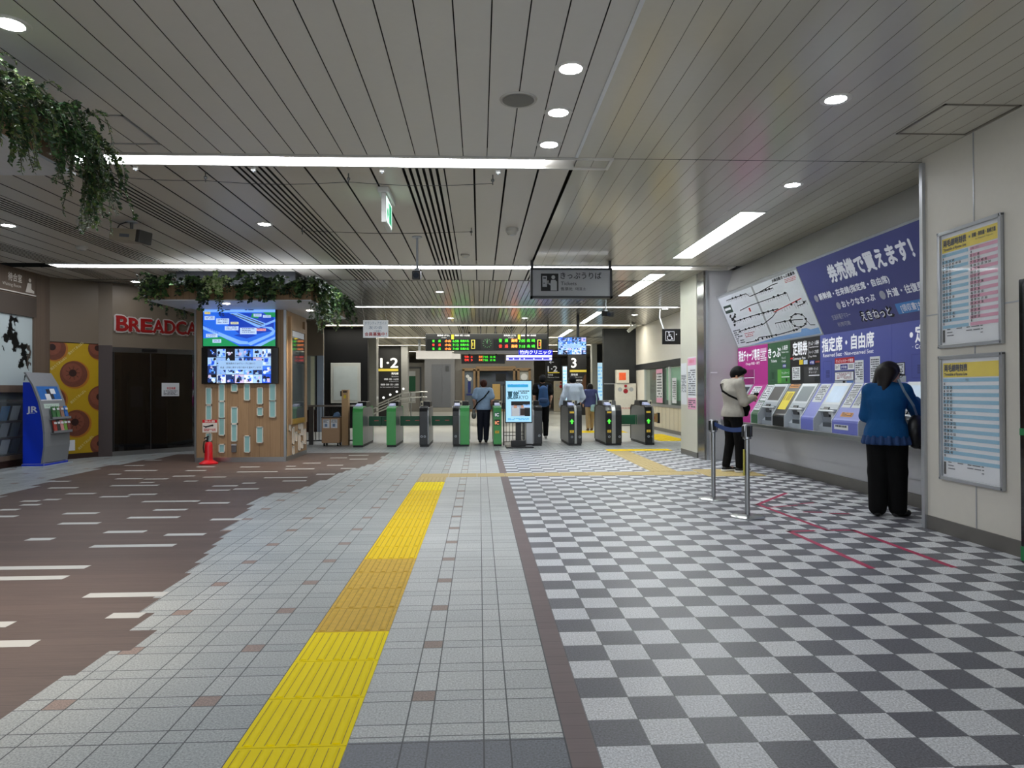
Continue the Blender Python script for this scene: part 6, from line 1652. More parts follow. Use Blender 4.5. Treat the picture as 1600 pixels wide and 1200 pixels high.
b_ = MB(); b_.lathe([(0.0, -0.006), (0.115, -0.006), (0.118, -0.009), (0.135, -0.01), (0.14, 0.0)], (0.294, 5.13, CEIL), M('speaker_ring', '#b5b2ac', 0.5), 32); b_.build('ring', t, smooth=True)
b_ = MB(); b_.disc((0.294, 5.13, CEIL - 0.011), 0.115, M('speaker_mesh', '#7b7a76', 0.7), X_, NY, 32); b_.build('grille', t)
def detector(label, x, y, r, h):
    t = thing('ceiling_detector', label, 'detector', (x, y, CEIL), 'ceiling detectors')
    b2 = MB(); b2.lathe([(r, 0.0), (r, -h * 0.45), (r * 0.85, -h * 0.6), (r * 0.6, -h), (0.0, -h)], (x, y, CEIL), M('detector_white', '#b9b6ae', 0.5)); b2.build('body', t, smooth=True)
    b2 = MB(); b2.disc((x, y, CEIL - h - 0.001), r * 0.35, GREYP, X_, NY); b2.build('sensor', t)
detector('square-looking white ceiling detector above the hanging tickets sign', 0.44, 9.27, 0.085, 0.09)
detector('small low ceiling detector between the camera pole and the tickets sign', -0.215, 11.1, 0.07, 0.045)
detector('white ceiling detector left of the hanging box device', -4.94, 9.0, 0.085, 0.09)
detector('ceiling detector near the waiting room, before the second light strip', -5.85, 10.6, 0.08, 0.06)
# projector-like box
t = thing('projector_box', 'beige box device with a dark end hung from the ceiling at the left', 'projector', (-4.39, 9.05, CEIL))
b_ = MB(); b_.obox((-4.41, 9.05, 3.25), (1, -0.25, -0.12), (0.25, 1, 0), (0.12, 0, 1), 0.19, 0.12, 0.075, M('device_beige', '#9b917e', 0.45)); b_.build('case', t, bevel=0.012)
b_ = MB(); b_.obox((-4.205, 8.998, 3.225), (1, -0.25, -0.12), (0.25, 1, 0), (0.12, 0, 1), 0.03, 0.115, 0.078, M('device_dark', '#2c2a27', 0.4)); b_.build('end_cap', t, bevel=0.01)
b_ = MB(); b_.obox((-4.41, 8.93, 3.235), (1, -0.25, -0.12), (0.25, 1, 0), (0.12, 0, 1), 0.07, 0.006, 0.02, INKG); b_.build('label_plate', t)
b_ = MB(); b_.cyl((-4.38, 9.05, 3.32), (-4.38, 9.05, CEIL), 0.02, STEELD); b_.lathe([(0, 0), (0.07, 0), (0.07, -0.012), (0, -0.012)], (-4.38, 9.05, CEIL), GREYP); b_.tube([(-4.38, 9.0, CEIL), (-4.5, 9.0, 3.39), (-4.56, 9.02, 3.31)], 0.008, BLACK, 6); b_.build('bracket', t)
# exit sign edge on
t = thing('exit_sign', 'white ceiling-mounted exit sign with green running figure, seen nearly edge on', 'exit sign', (-1.0, 7.55, CEIL))
b_ = MB(); b_.box(-1.06, -0.94, 7.38, 7.98, CEIL - 0.055, CEIL, M('exit_white', '#c9cac6', 0.4)); b_.build('mount', t, bevel=0.01)
b_ = MB(); b_.box(-1.025, -0.975, 7.42, 7.92, 3.065, CEIL - 0.05, M('exit_white', '#c9cac6')); b_.build('panel', t, bevel=0.006)
b_ = MB(); EG = M('exit_green', '#1f9a6a', 0.4, emit=0.44, var=0); EW = M('exit_lit', '#d8f2e8', 0.4, emit=0.66, var=0)
for xx, uu in ((-0.974, Y_), (-1.026, NY)):
    yy0 = 7.44 if uu == Y_ else 7.90
    b_.rect((xx, yy0, 3.09), uu, Z_, 0.46, 0.26, EW)
    s = Vector((0.001 if uu == Y_ else -0.001, 0, 0))
    b_.rect(Vector((xx, yy0, 3.11)) + s + Vector(uu) * 0.22, uu, Z_, 0.2, 0.22, EG); b_.disc(Vector((xx, yy0, 3.29)) + s + Vector(uu) * 0.13, 0.025, EG, uu, Z_, 12)
    b_.poly([Vector((xx, yy0, z)) + s + Vector(uu) * q for q, z in ((0.08, 3.12), (0.12, 3.12), (0.14, 3.18), (0.2, 3.14), (0.2, 3.17), (0.15, 3.25), (0.09, 3.25), (0.05, 3.2))], EG)
b_.build('face', t)
# banner wires
def wire(label, pts, hangers):
    t = thing('banner_wire', label, 'wire', pts[0])
    b2 = MB(); full = []
    for a, c in zip(pts, pts[1:]):
        for i in range(8):
            k = i / 8; full.append(tuple(a[j] + (c[j] - a[j]) * k - (0.03 * math.sin(PI * k) if j == 2 else 0) for j in range(3)))
    full.append(pts[-1]); b2.tube(full, 0.003, INK, 5); b2.build('cable', t)
    for (x, y_) in hangers:
        b2 = MB(); b2.cyl((x, y_, CEIL), (x, y_, CEIL - 0.05), 0.006, STEELD, n=6); b2.lathe([(0, 0.02), (0.014, 0.012), (0.018, 0), (0.014, -0.012), (0, -0.02)], (x, y_, CEIL - 0.055), STEELD, 8); b2.cyl((x, y_, CEIL - 0.07), (x, y_, CEIL - 0.10), 0.005, INK, n=6); b2.build('hook', t)
wire('thin black wire with hooks below the first light strip', [(-3.9, 6.95, CEIL - 0.005), (-2.66, 6.95, CEIL - 0.085), (-1.28, 6.95, CEIL - 0.085), (0.14, 6.95, CEIL - 0.085)], [(-2.66, 6.95), (-1.28, 6.95), (0.14, 6.95)])
wire('short thin black wire between two small ceiling hooks beyond the exit sign', [(-2.3, 9.25, CEIL - 0.05), (-0.1, 9.25, CEIL - 0.05)], [(-2.3, 9.25), (-0.1, 9.25)])
# small white clips below the first strip
for i, (x, nm) in enumerate(((-3.25, 'leftmost'), (-2.15, 'second'), (-0.93, 'third'), (0.19, 'rightmost'))):
    t = thing('ceiling_clip', '%s small white clip hanging just behind the first light strip' % nm, 'clip', (x, 6.8, CEIL), 'small clips behind the light strip')
    b_ = MB(); b_.box(x - 0.022, x + 0.022, 6.78, 6.81, CEIL - 0.035, CEIL + 0.001, M('clip_white', '#e8e9e6', 0.4)); b_.build('clip_body', t, bevel=0.004)
    b_ = MB(); b_.cyl((x, 6.795, CEIL - 0.035), (x, 6.795, CEIL - 0.045), 0.008, GREYP, n=8); b_.build('clip_pin', t)
# access hatches
def hatch(label, x0, x1, y0, y1, m):
    t = thing('ceiling_hatch', label, 'ceiling hatch', ((x0 + x1) / 2, (y0 + y1) / 2, CEIL))
    f = MB(); w_ = 0.018
    for (a, c, e, g_) in ((x0, x1, y0, y0 + w_), (x0, x1, y1 - w_, y1), (x0, x0 + w_, y0, y1), (x1 - w_, x1, y0, y1)): f.box(a, c, e, g_, CEIL - 0.006, CEIL + 0.004, m)
    f.build('frame', t)
hatch('square access hatch outline in the white ceiling above the near planter', -3.4, -2.745, 5.53, 6.18, ALU)
hatch('square access hatch outline in the glossy beige ceiling near the right wall', 3.5, 4.1, 5.09, 5.71, M('hatch_brown', '#6d675c', 0.5))
t = thing('flood_lamp', 'small white lamp on the ceiling above the dark stone wall at the right', 'lamp', (4.92, 22.6, CEIL))
b_ = MB(); b_.obox((4.95, 22.5, CEIL - 0.17), (1, 0, 0.8), Y_, (-0.8, 0, 1), 0.17, 0.08, 0.05, WHITE); b_.build('lamp_body', t, bevel=0.01); b_ = MB(); b_.cyl((4.9, 22.5, CEIL), (4.93, 22.5, CEIL - 0.15), 0.03, WHITE); b_.build('stem', t)

# ------------------------------------------------------------------ ticket gates
GC = {'green': M('gate_green', '#3f9a4e', 0.3, coat=0.2), 'black': M('gate_black', '#16181a', 0.22, coat=0.3)}
GST = M('gate_steel', '#8d8f8f', 0.35, metal=0.6); GFL = M('gate_flap_green', '#0f5a38', 0.4); GDK = M('gate_plinth', '#1a1b1c', 0.5)
ARW = M('arrow_green', '#49d63a', 0.4, emit=0.45, var=0)
def ticket_gate(label, x0, x1, cells, y0=15.95, tower=None, hump=True, reader=True, flaps=()):
    """CELLS: (from, to, colour) across the front; FLAPS: (side, length, colour)"""
    cx = (x0 + x1) / 2
    t = thing('ticket_gate', label, 'ticket gate', (cx, y0, 0), 'ticket gates')
    P = [(0.03, 0.05), (0.02, 0.70), (0.05, 0.82), (0.13, 0.89), (1.46, 0.89), (1.56, 0.8), (1.58, 0.66), (1.58, 0.05)]
    b2 = MB(); b2.prism([(y0 + a, z) for a, z in P], 'x', x0 + 0.012, x1 - 0.012, GST); b2.build('body', t, bevel=0.006)
    b2 = MB(); b2.box(x0 + 0.01, x1 - 0.01, y0 + 0.02, y0 + 1.56, 0.0, 0.055, GDK); b2.build('plinth', t)
    outer = [(0.0, 0.045), (0.0, 0.70), (0.012, 0.80), (0.05, 0.875), (0.13, 0.92), (0.5, 0.92)]
    inner = [(0.5, 0.885), (0.14, 0.885), (0.07, 0.845), (0.045, 0.79), (0.04, 0.70), (0.04, 0.045)]
    for a, c, colr in cells:
        m_ = GC.get(colr, STEEL)
        b2 = MB(); b2.prism([(y0 + p, z) for p, z in outer + inner], 'x', a, c, m_); b2.build('front_cover', t, bevel=0.006)
        b2 = MB(); b2.prism([(y0 + p, z) for p, z in [(1.2, 0.885), (1.2, 0.905), (1.5, 0.905), (1.6, 0.82), (1.605, 0.66), (1.605, 0.05), (1.58, 0.05), (1.58, 0.7), (1.5, 0.85)]], 'x', a, c, m_); b2.build('rear_cover', t)
    if hump:
        b2 = MB(); b2.prism([(y0 + p, z) for p, z in [(0.55, 0.89), (0.62, 1.02), (1.15, 1.02), (1.22, 0.89)]], 'x', x0 + 0.015, x1 - 0.02, BLACK); b2.build('ticket_slot_unit', t, bevel=0.01)
    if reader:
        b2 = MB(); b2.prism([(y0 + p, z) for p, z in [(0.16, 0.915), (0.18, 0.945), (0.42, 0.985), (0.45, 0.915)]], 'x', x0 + 0.03, x0 + 0.03 + min(0.13, x1 - x0 - 0.05), M('reader_lilac', '#aab2d8', 0.3, emit=0.0825)); b2.build('card_reader', t, bevel=0.008)
    if tower is not None:
        b2 = MB(); b2.box(tower - 0.028, tower + 0.028, y0 + 0.3, y0 + 0.38, 0.90, 1.03, M('tower_cream', '#cfc9b0', 0.4)); b2.box(tower - 0.02, tower + 0.02, y0 + 0.295, y0 + 0.3, 0.94, 1.0, BLACK); b2.build('sensor_tower', t, bevel=0.008)
    for (sd, ln, x_) in flaps:
        a = x_; c = x_ + sd * ln
        b2 = MB(); b2.box(min(a, c), max(a, c), y0 + 0.8, y0 + 0.825, 0.44, 0.67, GFL); fo = b2.build('flap_door', t, bevel=0.008)
        b2 = MB(); mid = c - sd * 0.12
        if ln < 0.4:
            b2.box(mid - 0.05, mid + 0.05, y0 + 0.797, y0 + 0.801, 0.555, 0.575, M('flap_red', '#d86a60', 0.5)); b2.build('stop_mark', fo)
    return t
def mark(t, name, fn):
    b2 = MB(); fn(b2); return b2.build(name, t)
def arrow(b2, x, z, y_):
    b2.poly([(x, y_, z + 0.06), (x - 0.05, y_, z), (x - 0.02, y_, z), (x - 0.02, y_, z - 0.05), (x + 0.02, y_, z - 0.05), (x + 0.02, y_, z), (x + 0.05, y_, z)][::-1], ARW)
YF = 15.95 - 0.003
def psign(b2, x, z):
    b2.rect((x - 0.045, YF, z - 0.03), X_, Z_, 0.09, 0.06, M('label_yellow', '#d9b53a', 0.5)); b2.text('P', (x, YF - 0.001, z - 0.02), X_, Z_, 0.04, INK, align='c')
def ring(b2, x, z):
    b2.lathe([(0.016, -0.001), (0.026, -0.001)], (x, YF, z), GREYP, 16, 'y')
ticket_gate('leftmost green ticket gate, beside the tan trolley box', -2.86, -2.62, [(-2.86, -2.63, 'green')], flaps=[(1, 0.3, -2.62)])
ticket_gate('second green ticket gate from the left', -2.10, -1.88, [(-2.10, -1.89, 'green')], flaps=[(-1, 0.22, -2.10), (1, 0.3, -1.88)])
g3 = ticket_gate('black ticket gate between the green gates on the left', -1.36, -1.14, [(-1.36, -1.18, 'black')], tower=-1.33, reader=False, flaps=[(-1, 0.24, -1.36), (1, 0.26, -1.14)])
mark(g3, 'symbol', lambda b2: (ring(b2, -1.31, 0.235), ring(b2, -1.24, 0.235)))
g4 = ticket_gate('gate with one black and one green front, left of the person in light blue', -0.61, -0.235, [(-0.61, -0.47, 'black'), (-0.44, -0.235, 'green')], tower=-0.43, flaps=[(-1, 0.28, -0.61)])
mark(g4, 'symbol', lambda b2: ring(b2, -0.54, 0.235))
g5 = ticket_gate('slim green ticket gate with card logos, right of the person in the light blue shirt', 0.315, 0.51, [(0.315, 0.50, 'green')], tower=0.485)
mark(g5, 'card_labels', lambda b2: (b2.rect((0.335, YF, 0.66), X_, Z_, 0.13, 0.12, M('ic_green', '#1f7a4a', 0.4)), b2.text('IC', (0.40, YF - 0.001, 0.685), X_, Z_, 0.07, TXW, align='c', bold=0.05), b2.rect((0.34, YF, 0.48), X_, Z_, 0.125, 0.13, M('ic_black', '#1b1b1b', 0.4)), b2.text('IC', (0.40, YF - 0.001, 0.50), X_, Z_, 0.075, M('ic_orange', '#f0a070', 0.5, emit=0.22), align='c', bold=0.05), psign(b2, 0.40, 0.325)))
g6 = ticket_gate('black-fronted ticket gate behind the advertising monitor', 1.06, 1.43, [(1.06, 1.22, 'steel'), (1.25, 1.43, 'black')], tower=1.22)
mark(g6, 'symbol', lambda b2: ring(b2, 1.36, 0.235))
for lab, x0, x1, cs, tw, fl_ in (('black ticket gate with a green arrow in front of the man in the white shirt', 2.03, 2.34, [(2.03, 2.17, 'black'), (2.17, 2.225, 'steel'), (2.225, 2.34, 'black')], 2.19, ()),
                                 ('black ticket gate with a green arrow, second from the right end', 2.89, 3.26, [(2.89, 3.03, 'black'), (3.03, 3.12, 'steel'), (3.12, 3.26, 'black')], 3.06, [(1, 0.5, 3.26)]),
                                 ('rightmost black ticket gate with a green arrow, before the office wall', 3.80, 4.03, [(3.80, 3.97, 'black')], 4.0, [(-1, 0.03, 3.80)])):
    gt = ticket_gate(lab, x0, x1, cs, tower=tw, flaps=fl_)
    ax = x0 + 0.08
    mark(gt, 'arrow_sign', lambda b2: arrow(b2, ax, 0.55, YF))
    mark(gt, 'label', lambda b2: (psign(b2, ax, 0.325), b2.rect((ax - 0.05, YF, 0.74), X_, Z_, 0.1, 0.045, M('label_yellow', '#d9b53a')), ring(b2, ax, 0.2), ring(b2, x1 - 0.05, 0.2)))
t = thing('gate_end_box', 'small tan and black box with a red symbol at the end of the rightmost gate', 'box', (4.25, 16.6, 0))
b_ = MB(); b_.box(4.05, 4.26, 16.6, 16.7, 0.50, 0.70, M('box_tan', '#b8925a', 0.5)); b_.box(4.26, 4.31, 16.58, 16.72, 0.47, 0.72, BLACK); b_.build('case', t); b_ = MB(); b_.cyl((4.15, 16.65, 0), (4.15, 16.65, 0.5), 0.03, STEELD); b_.build('post', t); b_ = MB(); b_.lathe([(0.04, -0.001), (0.055, -0.001)], (4.14, 16.598, 0.6), RED, 16, 'y'); b_.build('symbol', t)

# monitor on a stand
t = thing('advert_monitor', 'upright light-blue advertising monitor on a black stand before the gates', 'monitor', (0.87, 15.6, 0))
b_ = MB(); b_.box(0.565, 1.17, 15.50, 15.57, 0.545, 1.50, BLACKG); b_.build('bezel', t, bevel=0.008)
s = MB(); LB = M('advert_sky', '#9fd2ee', 0.4, emit=0.22, var=0.1, scale=2); s.rect((0.585, 15.498, 0.575), X_, Z_, 0.565, 0.905, LB)
AW = M('advert_wave', '#2f9fd0', 0.4, emit=0.18, var=0.2, scale=9)
s.rect((0.62, 15.497, 1.34), X_, Z_, 0.46, 0.07, AW); s.rect((0.62, 15.497, 1.40), X_, Z_, 0.46, 0.03, M('advert_pale', '#b4dcf2', 0.4, emit=0.18))
s.text('夏旅', (0.62, 15.496, 1.08), X_, Z_, 0.16, M('advert_teal', '#14505f', 0.5, emit=0.055), w=0.24, bold=0.03); s.text('KYO', (0.88, 15.496, 1.08), X_, Z_, 0.08, M('advert_teal', '#14505f'), w=0.2)
s.sheet((0.84, 15.497, 1.18), X_, Z_, 0.28, 0.09, 2, INK, 4, 0.05, 0.5)
ph = (0.70, 15.496, 0.70); s.rect(ph, X_, Z_, 0.42, 0.33, M('advert_photo', '#9aa4b8', 0.4, emit=0.18, var=0.3, scale=12))
for (a, c, w_, h_, m_) in ((0, .24, .42, .09, INK), (.02, 0, .16, .2, PAPER), (.06, .18, .07, .07, M('advert_skin', '#c9967c', 0.5, emit=0.11)), (.07, .235, .06, .03, INK), (.2, .02, .1, .15, M('advert_dark', '#3a2c2a', 0.5)), (.3, 0, .12, .18, INK), (.22, .18, .06, .06, M('advert_skin', '#c9967c')), (.26, .2, .16, .06, SCOL[8])):
    s.rect((ph[0] + a, 15.4955 - 0.0005 * (w_ < 0.1), ph[2] + c), X_, Z_, w_, h_, m_)
s.sheet((0.60, 15.497, 0.60), X_, Z_, 0.52, 0.06, 2, AW, 9, 0.05); s.build('display', t)
b_ = MB(); b_.box(0.80, 0.93, 15.56, 15.62, 0.1, 1.3, BLACK); b_.build('post', t); b_ = MB(); b_.box(0.585, 1.19, 15.35, 15.95, 0.0, 0.03, BLACK); b_.box(0.70, 1.02, 15.5, 15.8, 0.03, 0.16, BLACK); b_.build('base', t, bevel=0.006)
t = thing('wire_fence', 'black wire fence panel behind the advertising monitor', 'fence', (0.87, 16.3, 0))
b_ = MB()
for x in (0.56, 1.03): b_.box(x - 0.015, x + 0.015, 16.27, 16.3, 0, 1.42 if x < 0.6 else 0.98, BLACK)
b_.build('post', t); b_ = MB()
for i in range(6): b_.cyl((0.62 + i * 0.075, 16.285, 0.08), (0.62 + i * 0.075, 16.285, 0.95), 0.007, BLACK, n=6)
for z in (0.08, 0.22, 0.3, 0.95): b_.cyl((0.56, 16.285, z), (1.03, 16.285, z), 0.008, BLACK, n=6)
b_.build('wires', t)

# railing at the left of the gates
t = thing('metal_railing', 'dark metal railing with a flat steel top rail left of the gates', 'railing', (-3.5, 16.85, 0))
b_ = MB(); b_.box(-5.3, -2.9, 16.82, 16.9, 0.90, 0.94, STEEL); b_.build('top_rail', t)
b_ = MB(); b_.box(-5.3, -2.9, 16.845, 16.87, 0.08, 0.11, STEELD); b_.build('bottom_rail', t)
b_ = MB()
for i in range(30): b_.cyl((-5.25 + i * 0.08, 16.86, 0.1), (-5.25 + i * 0.08, 16.86, 0.9), 0.009, BLACK, n=6)
b_.build('bars', t)
for x in (-5.3, -4.0, -2.95):
    b_ = MB(); b_.box(x - 0.04, x + 0.06, 16.83, 16.89, 0, 0.9, STEELD if x < -3 else BLACK); b_.build('post', t)
# trolley box
t = thing('trolley_box', 'tan box on black castors with two white notices beside the leftmost gate', 'trolley', (-3.42, 16.5, 0))
CB = M('cardboard_tan', '#b09070', 0.6, var=0.05)
b_ = MB(); b_.box(-3.63, -3.22, 16.32, 16.72, 0.075, 0.66, CB); b_.build('case', t, bevel=0.01)
b_ = MB(); b_.box(-3.635, -3.215, 16.315, 16.725, 0.65, 0.675, M('box_lid_dark', '#4b4038', 0.5)); b_.build('lid', t)
for i, (x, l_) in enumerate(((-3.60, 'a'), (-3.42, 'b'))):
    b_ = MB(); b_.rect((x, 16.317, 0.42), X_, Z_, 0.15, 0.2, PAPER); b_.sheet((x, 16.317, 0.52), X_, Z_, 0.15, 0.1, 3, INKG, i, 0.08); b_.rect((x + 0.04, 16.316, 0.45), X_, Z_, 0.06, 0.07, M('notice_blue', '#6d86a8', 0.5)); b_.build('notice', t)
for x in (-3.58, -3.27):
    for yy in (16.38, 16.66):
        b_ = MB(); b_.cyl((x - 0.015, yy, 0.035), (x + 0.015, yy, 0.035), 0.035, BLACK, n=14); b_.box(x - 0.02, x + 0.02, yy - 0.02, yy + 0.02, 0.04, 0.08, STEELD); b_.build('castor', t)
t = thing('tall_carton', 'tall thin tan cardboard column standing between the trolley box and the leftmost gate', 'carton', (-3.14, 16.65, 0))
b_ = MB(); b_.box(-3.21, -3.06, 16.52, 16.72, 0.0, 1.30, M('cardboard_light', '#c4a276', 0.6, var=0.08)); b_.build('carton_body', t, bevel=0.004)
b_ = MB(); b_.rect((-3.16, 16.515, 1.10), X_, Z_, 0.05, 0.08, YEL); b_.rect((-3.18, 16.515, 1.23), X_, Z_, 0.09, 0.05, M('carton_print', '#4a3a30', 0.6)); b_.build('label', t)
b_ = MB(); b_.box(-3.25, -3.21, 16.55, 16.65, 1.15, 1.27, BLACK); b_.build('side_handle', t)
t = thing('paper_bag', 'small blue paper bag lying on the trolley box lid', 'bag', (-3.33, 16.5, 0.675))
b_ = MB(); b_.prism([(-3.4, 0.675), (-3.25, 0.675), (-3.26, 0.74), (-3.30, 0.79), (-3.37, 0.76)], 'y', 16.42, 16.6, M('bag_blue', '#5b7ba0', 0.6, var=0.2)); b_.build('bag_body', t, bevel=0.01)
# ------------------------------------------------------------------ figures: smooth surfaces grown from joints
def smin(a, b, k):
    h = np.clip(0.5 + 0.5 * (b - a) / k, 0, 1)
    return b + (a - b) * h - k * h * (1 - h)

class Field:
    """a soft union of limbs and masses; (kind, ...) items evaluated on a grid"""
    def __init__(self): self.items = []; self.cuts = []; self.subs = []
    def limb(self, a, b, r0, r1, k=0.03, flat=None):
        self.items.append(('l', np.array(a, float), np.array(b, float), r0, r1, k, flat)); return self
    def mass(self, c, r, k=0.03, rot=None):
        self.items.append(('e', np.array(c, float), np.array(r, float), k, rot)); return self
    def sub(self, c, r, k=0.01):
        self.subs.append((np.array(c, float), np.array(r, float), k)); return self
    def cut(self, p, n):
        """keep the side N points to"""
        self.cuts.append((np.array(p, float), np.array(n, float) / np.linalg.norm(n))); return self
    def bounds(self):
        lo, hi = [], []
        for it in self.items:
            if it[0] == 'l':
                r = max(it[3], it[4]) * 1.3; lo += [it[1] - r, it[2] - r]; hi += [it[1] + r, it[2] + r]
            else:
                r = it[2].max() if it[4] is not None else it[2]; lo.append(it[1] - r); hi.append(it[1] + r)
        return np.min(lo, 0) - 0.04, np.max(hi, 0) + 0.04
    def eval(self, P, d=None, items=None, finish=True):
        d = np.full(P.shape[:-1], 9.0, np.float32) if d is None else d
        for it in (self.items if items is None else items):
            if it[0] == 'l':
                _, a, b, r0, r1, k, flat = it
                ba = b - a; L2 = float(ba @ ba) + 1e-9
                t = np.clip(((P - a) @ ba) / L2, 0, 1)
                q = P - a - t[..., None] * ba
                if flat is not None:
                    n, s = flat
                    n = np.array(n, float) / np.linalg.norm(n)
                    c = q @ n
                    q = q + (c * (s - 1))[..., None] * n
                e = np.sqrt((q * q).sum(-1)) - (r0 + (r1 - r0) * t)
            else:
                _, c, r, k, rot = it
                q = P - c
                if rot is not None: q = q @ rot
                k0 = np.sqrt(((q / r) ** 2).sum(-1)); k1 = np.sqrt(((q / (r * r)) ** 2).sum(-1)) + 1e-6
                e = k0 * (k0 - 1.0) / k1
            d = smin(d, e.astype(np.float32), k)
        if not finish: return d
        for c, r, k in self.subs:
            q = P - c
            k0 = np.sqrt(((q / r) ** 2).sum(-1)); k1 = np.sqrt(((q / (r * r)) ** 2).sum(-1)) + 1e-6
            d = -smin(-d, (k0 * (k0 - 1.0) / k1).astype(np.float32), k)
        for p, n in self.cuts:
            d = np.maximum(d, -((P - p) @ n).astype(np.float32))
        return d
    def mesh(self, h):
        lo, hi = self.bounds()
        n = np.ceil((hi - lo) / h).astype(int) + 1
        ax = [lo[i] + h * np.arange(n[i]) for i in range(3)]
        V = np.empty(tuple(n), np.float32)
        V[:] = 9.0
        for it in self.items:           # each item only touches the grid near it
            if it[0] == 'l':
                r = max(it[3], it[4]) * 1.1 + 0.05; a = np.minimum(it[1], it[2]) - r; b = np.maximum(it[1], it[2]) + r
            else:
                r = (it[2].max() if it[4] is not None else it[2]) + 0.05; a = it[1] - r; b = it[1] + r
            i0 = np.clip(np.floor((a - lo) / h).astype(int), 0, n); i1 = np.clip(np.ceil((b - lo) / h).astype(int) + 1, 0, n)
            g = np.stack(np.meshgrid(*[ax[k][i0[k]:i1[k]] for k in range(3)], indexing='ij'), -1)
            sl_ = tuple(slice(i0[k], i1[k]) for k in range(3))
            V[sl_] = self.eval(g, V[sl_], [it], False)
        if self.subs or self.cuts:
            for i in range(0, n[0], 24):
                g = np.stack(np.meshgrid(ax[0][i:i + 24], ax[1], ax[2], indexing='ij'), -1)
                V[i:i + 24] = self.eval(g, V[i:i + 24], [], True)
        S_ = V < 0
        nx, ny, nz = [k - 1 for k in V.shape]
        cnt = np.zeros((nx, ny, nz), np.float32); acc = np.zeros((nx, ny, nz, 3), np.float32)
        corners = [(a, b, c) for a in (0, 1) for b in (0, 1) for c in (0, 1)]
        def sl(c): return tuple(slice(c[i], c[i] + (nx, ny, nz)[i]) for i in range(3))
        for a in corners:
            for ax_ in range(3):
                if a[ax_] == 1: continue
                b = list(a); b[ax_] = 1
                va, vb = V[sl(a)], V[sl(b)]
                m = S_[sl(a)] != S_[sl(b)]
                t = np.where(m, va / np.where(m, va - vb, 1), 0)
                cnt += m
                for i in range(3):
                    acc[..., i] += np.where(m, a[i] + (t if i == ax_ else 0), 0)
        act = cnt > 0
        idx = -np.ones((nx, ny, nz), int); idx[act] = np.arange(act.sum())
        ijk = np.argwhere(act)
        verts = lo + h * (ijk + acc[act] / cnt[act][:, None])
        faces = []
        for ax_ in range(3):
            o1, o2 = (ax_ + 1) % 3, (ax_ + 2) % 3
            A = [slice(None)] * 3; B = [slice(None)] * 3; A[ax_] = slice(0, -1); B[ax_] = slice(1, None)
            s0, s1 = S_[tuple(A)], S_[tuple(B)]
            e = np.argwhere(s0 != s1)
            ok = (e[:, o1] > 0) & (e[:, o2] > 0) & (e[:, o1] < (nx, ny, nz)[o1]) & (e[:, o2] < (nx, ny, nz)[o2])
            e = e[ok]
            def g(d1, d2):
                q = e.copy(); q[:, o1] += d1; q[:, o2] += d2
                return idx[q[:, 0], q[:, 1], q[:, 2]]
            f = np.stack([g(-1, -1), g(0, -1), g(0, 0), g(-1, 0)], 1)
            inside0 = s0[tuple(e.T)]
            f[~inside0] = f[~inside0][:, ::-1]
            faces.append(f)
        return verts, np.concatenate(faces)
    def build(self, name, m, parent, h, fn=None):
        v, f = self.mesh(h)
        me = bpy.data.meshes.new(name)
        me.from_pydata(v.tolist(), [], f.tolist())
        me.materials.append(m)
        if fn: 
            for x in fn[0]: me.materials.append(x)
            for p in me.polygons:
                p.material_index = fn[1](p.center)
        for p in me.polygons: p.use_smooth = True
        me.update()
        o = bpy.data.objects.new(name, me); COL.objects.link(o); o.parent = parent
        return o

SKIN = M('skin', '#c99a80', 0.5, var=0.05); HAIRB = M('hair_black', '#070708', 0.6, var=0.3, scale=60, spec=0.2); HAIRBR = M('hair_brown', '#3a1c10', 0.6, var=0.4, scale=60, spec=0.2); HAIRD = M('hair_dark_brown', '#100807', 0.55, var=0.4, scale=60, spec=0.25)
A = lambda *p: np.array(p, float)

def joints(H, **kw):
    s = H / 1.65
    J = dict(head=A(0, .015, 1.535), neck=A(0, -.005, 1.395), chest=A(0, 0, 1.24), waist=A(0, 0, 1.03), pelvis=A(0, 0, .92),
             shl=A(-.165, 0, 1.355), ell=A(-.215, -.03, 1.09), wrl=A(-.215, .03, .86), shr=A(.165, 0, 1.355), elr=A(.215, -.03, 1.09), wrr=A(.215, .03, .86),
             hpl=A(-.085, 0, .885), knl=A(-.09, .015, .475), anl=A(-.09, -.02, .085), tol=A(-.10, .13, .03), hpr=A(.085, 0, .885), knr=A(.09, .015, .475), anr=A(.09, -.02, .085), tor=A(.10, .13, .03),
             face=A(0, 1, 0), hdl=A(0, .3, -1), hdr=A(0, .3, -1), pnl=A(1, 0, 0), pnr=A(-1, 0, 0), curl=0.5)
    for k, v in list(J.items()):
        if k not in ('face', 'hdl', 'hdr', 'pnl', 'pnr', 'curl'): J[k] = v * s
    for k, v in kw.items(): J[k] = A(*v) if isinstance(v, (tuple, list)) else v
    J['s'] = s
    return J
def unit(v): return v / (np.linalg.norm(v) + 1e-9)

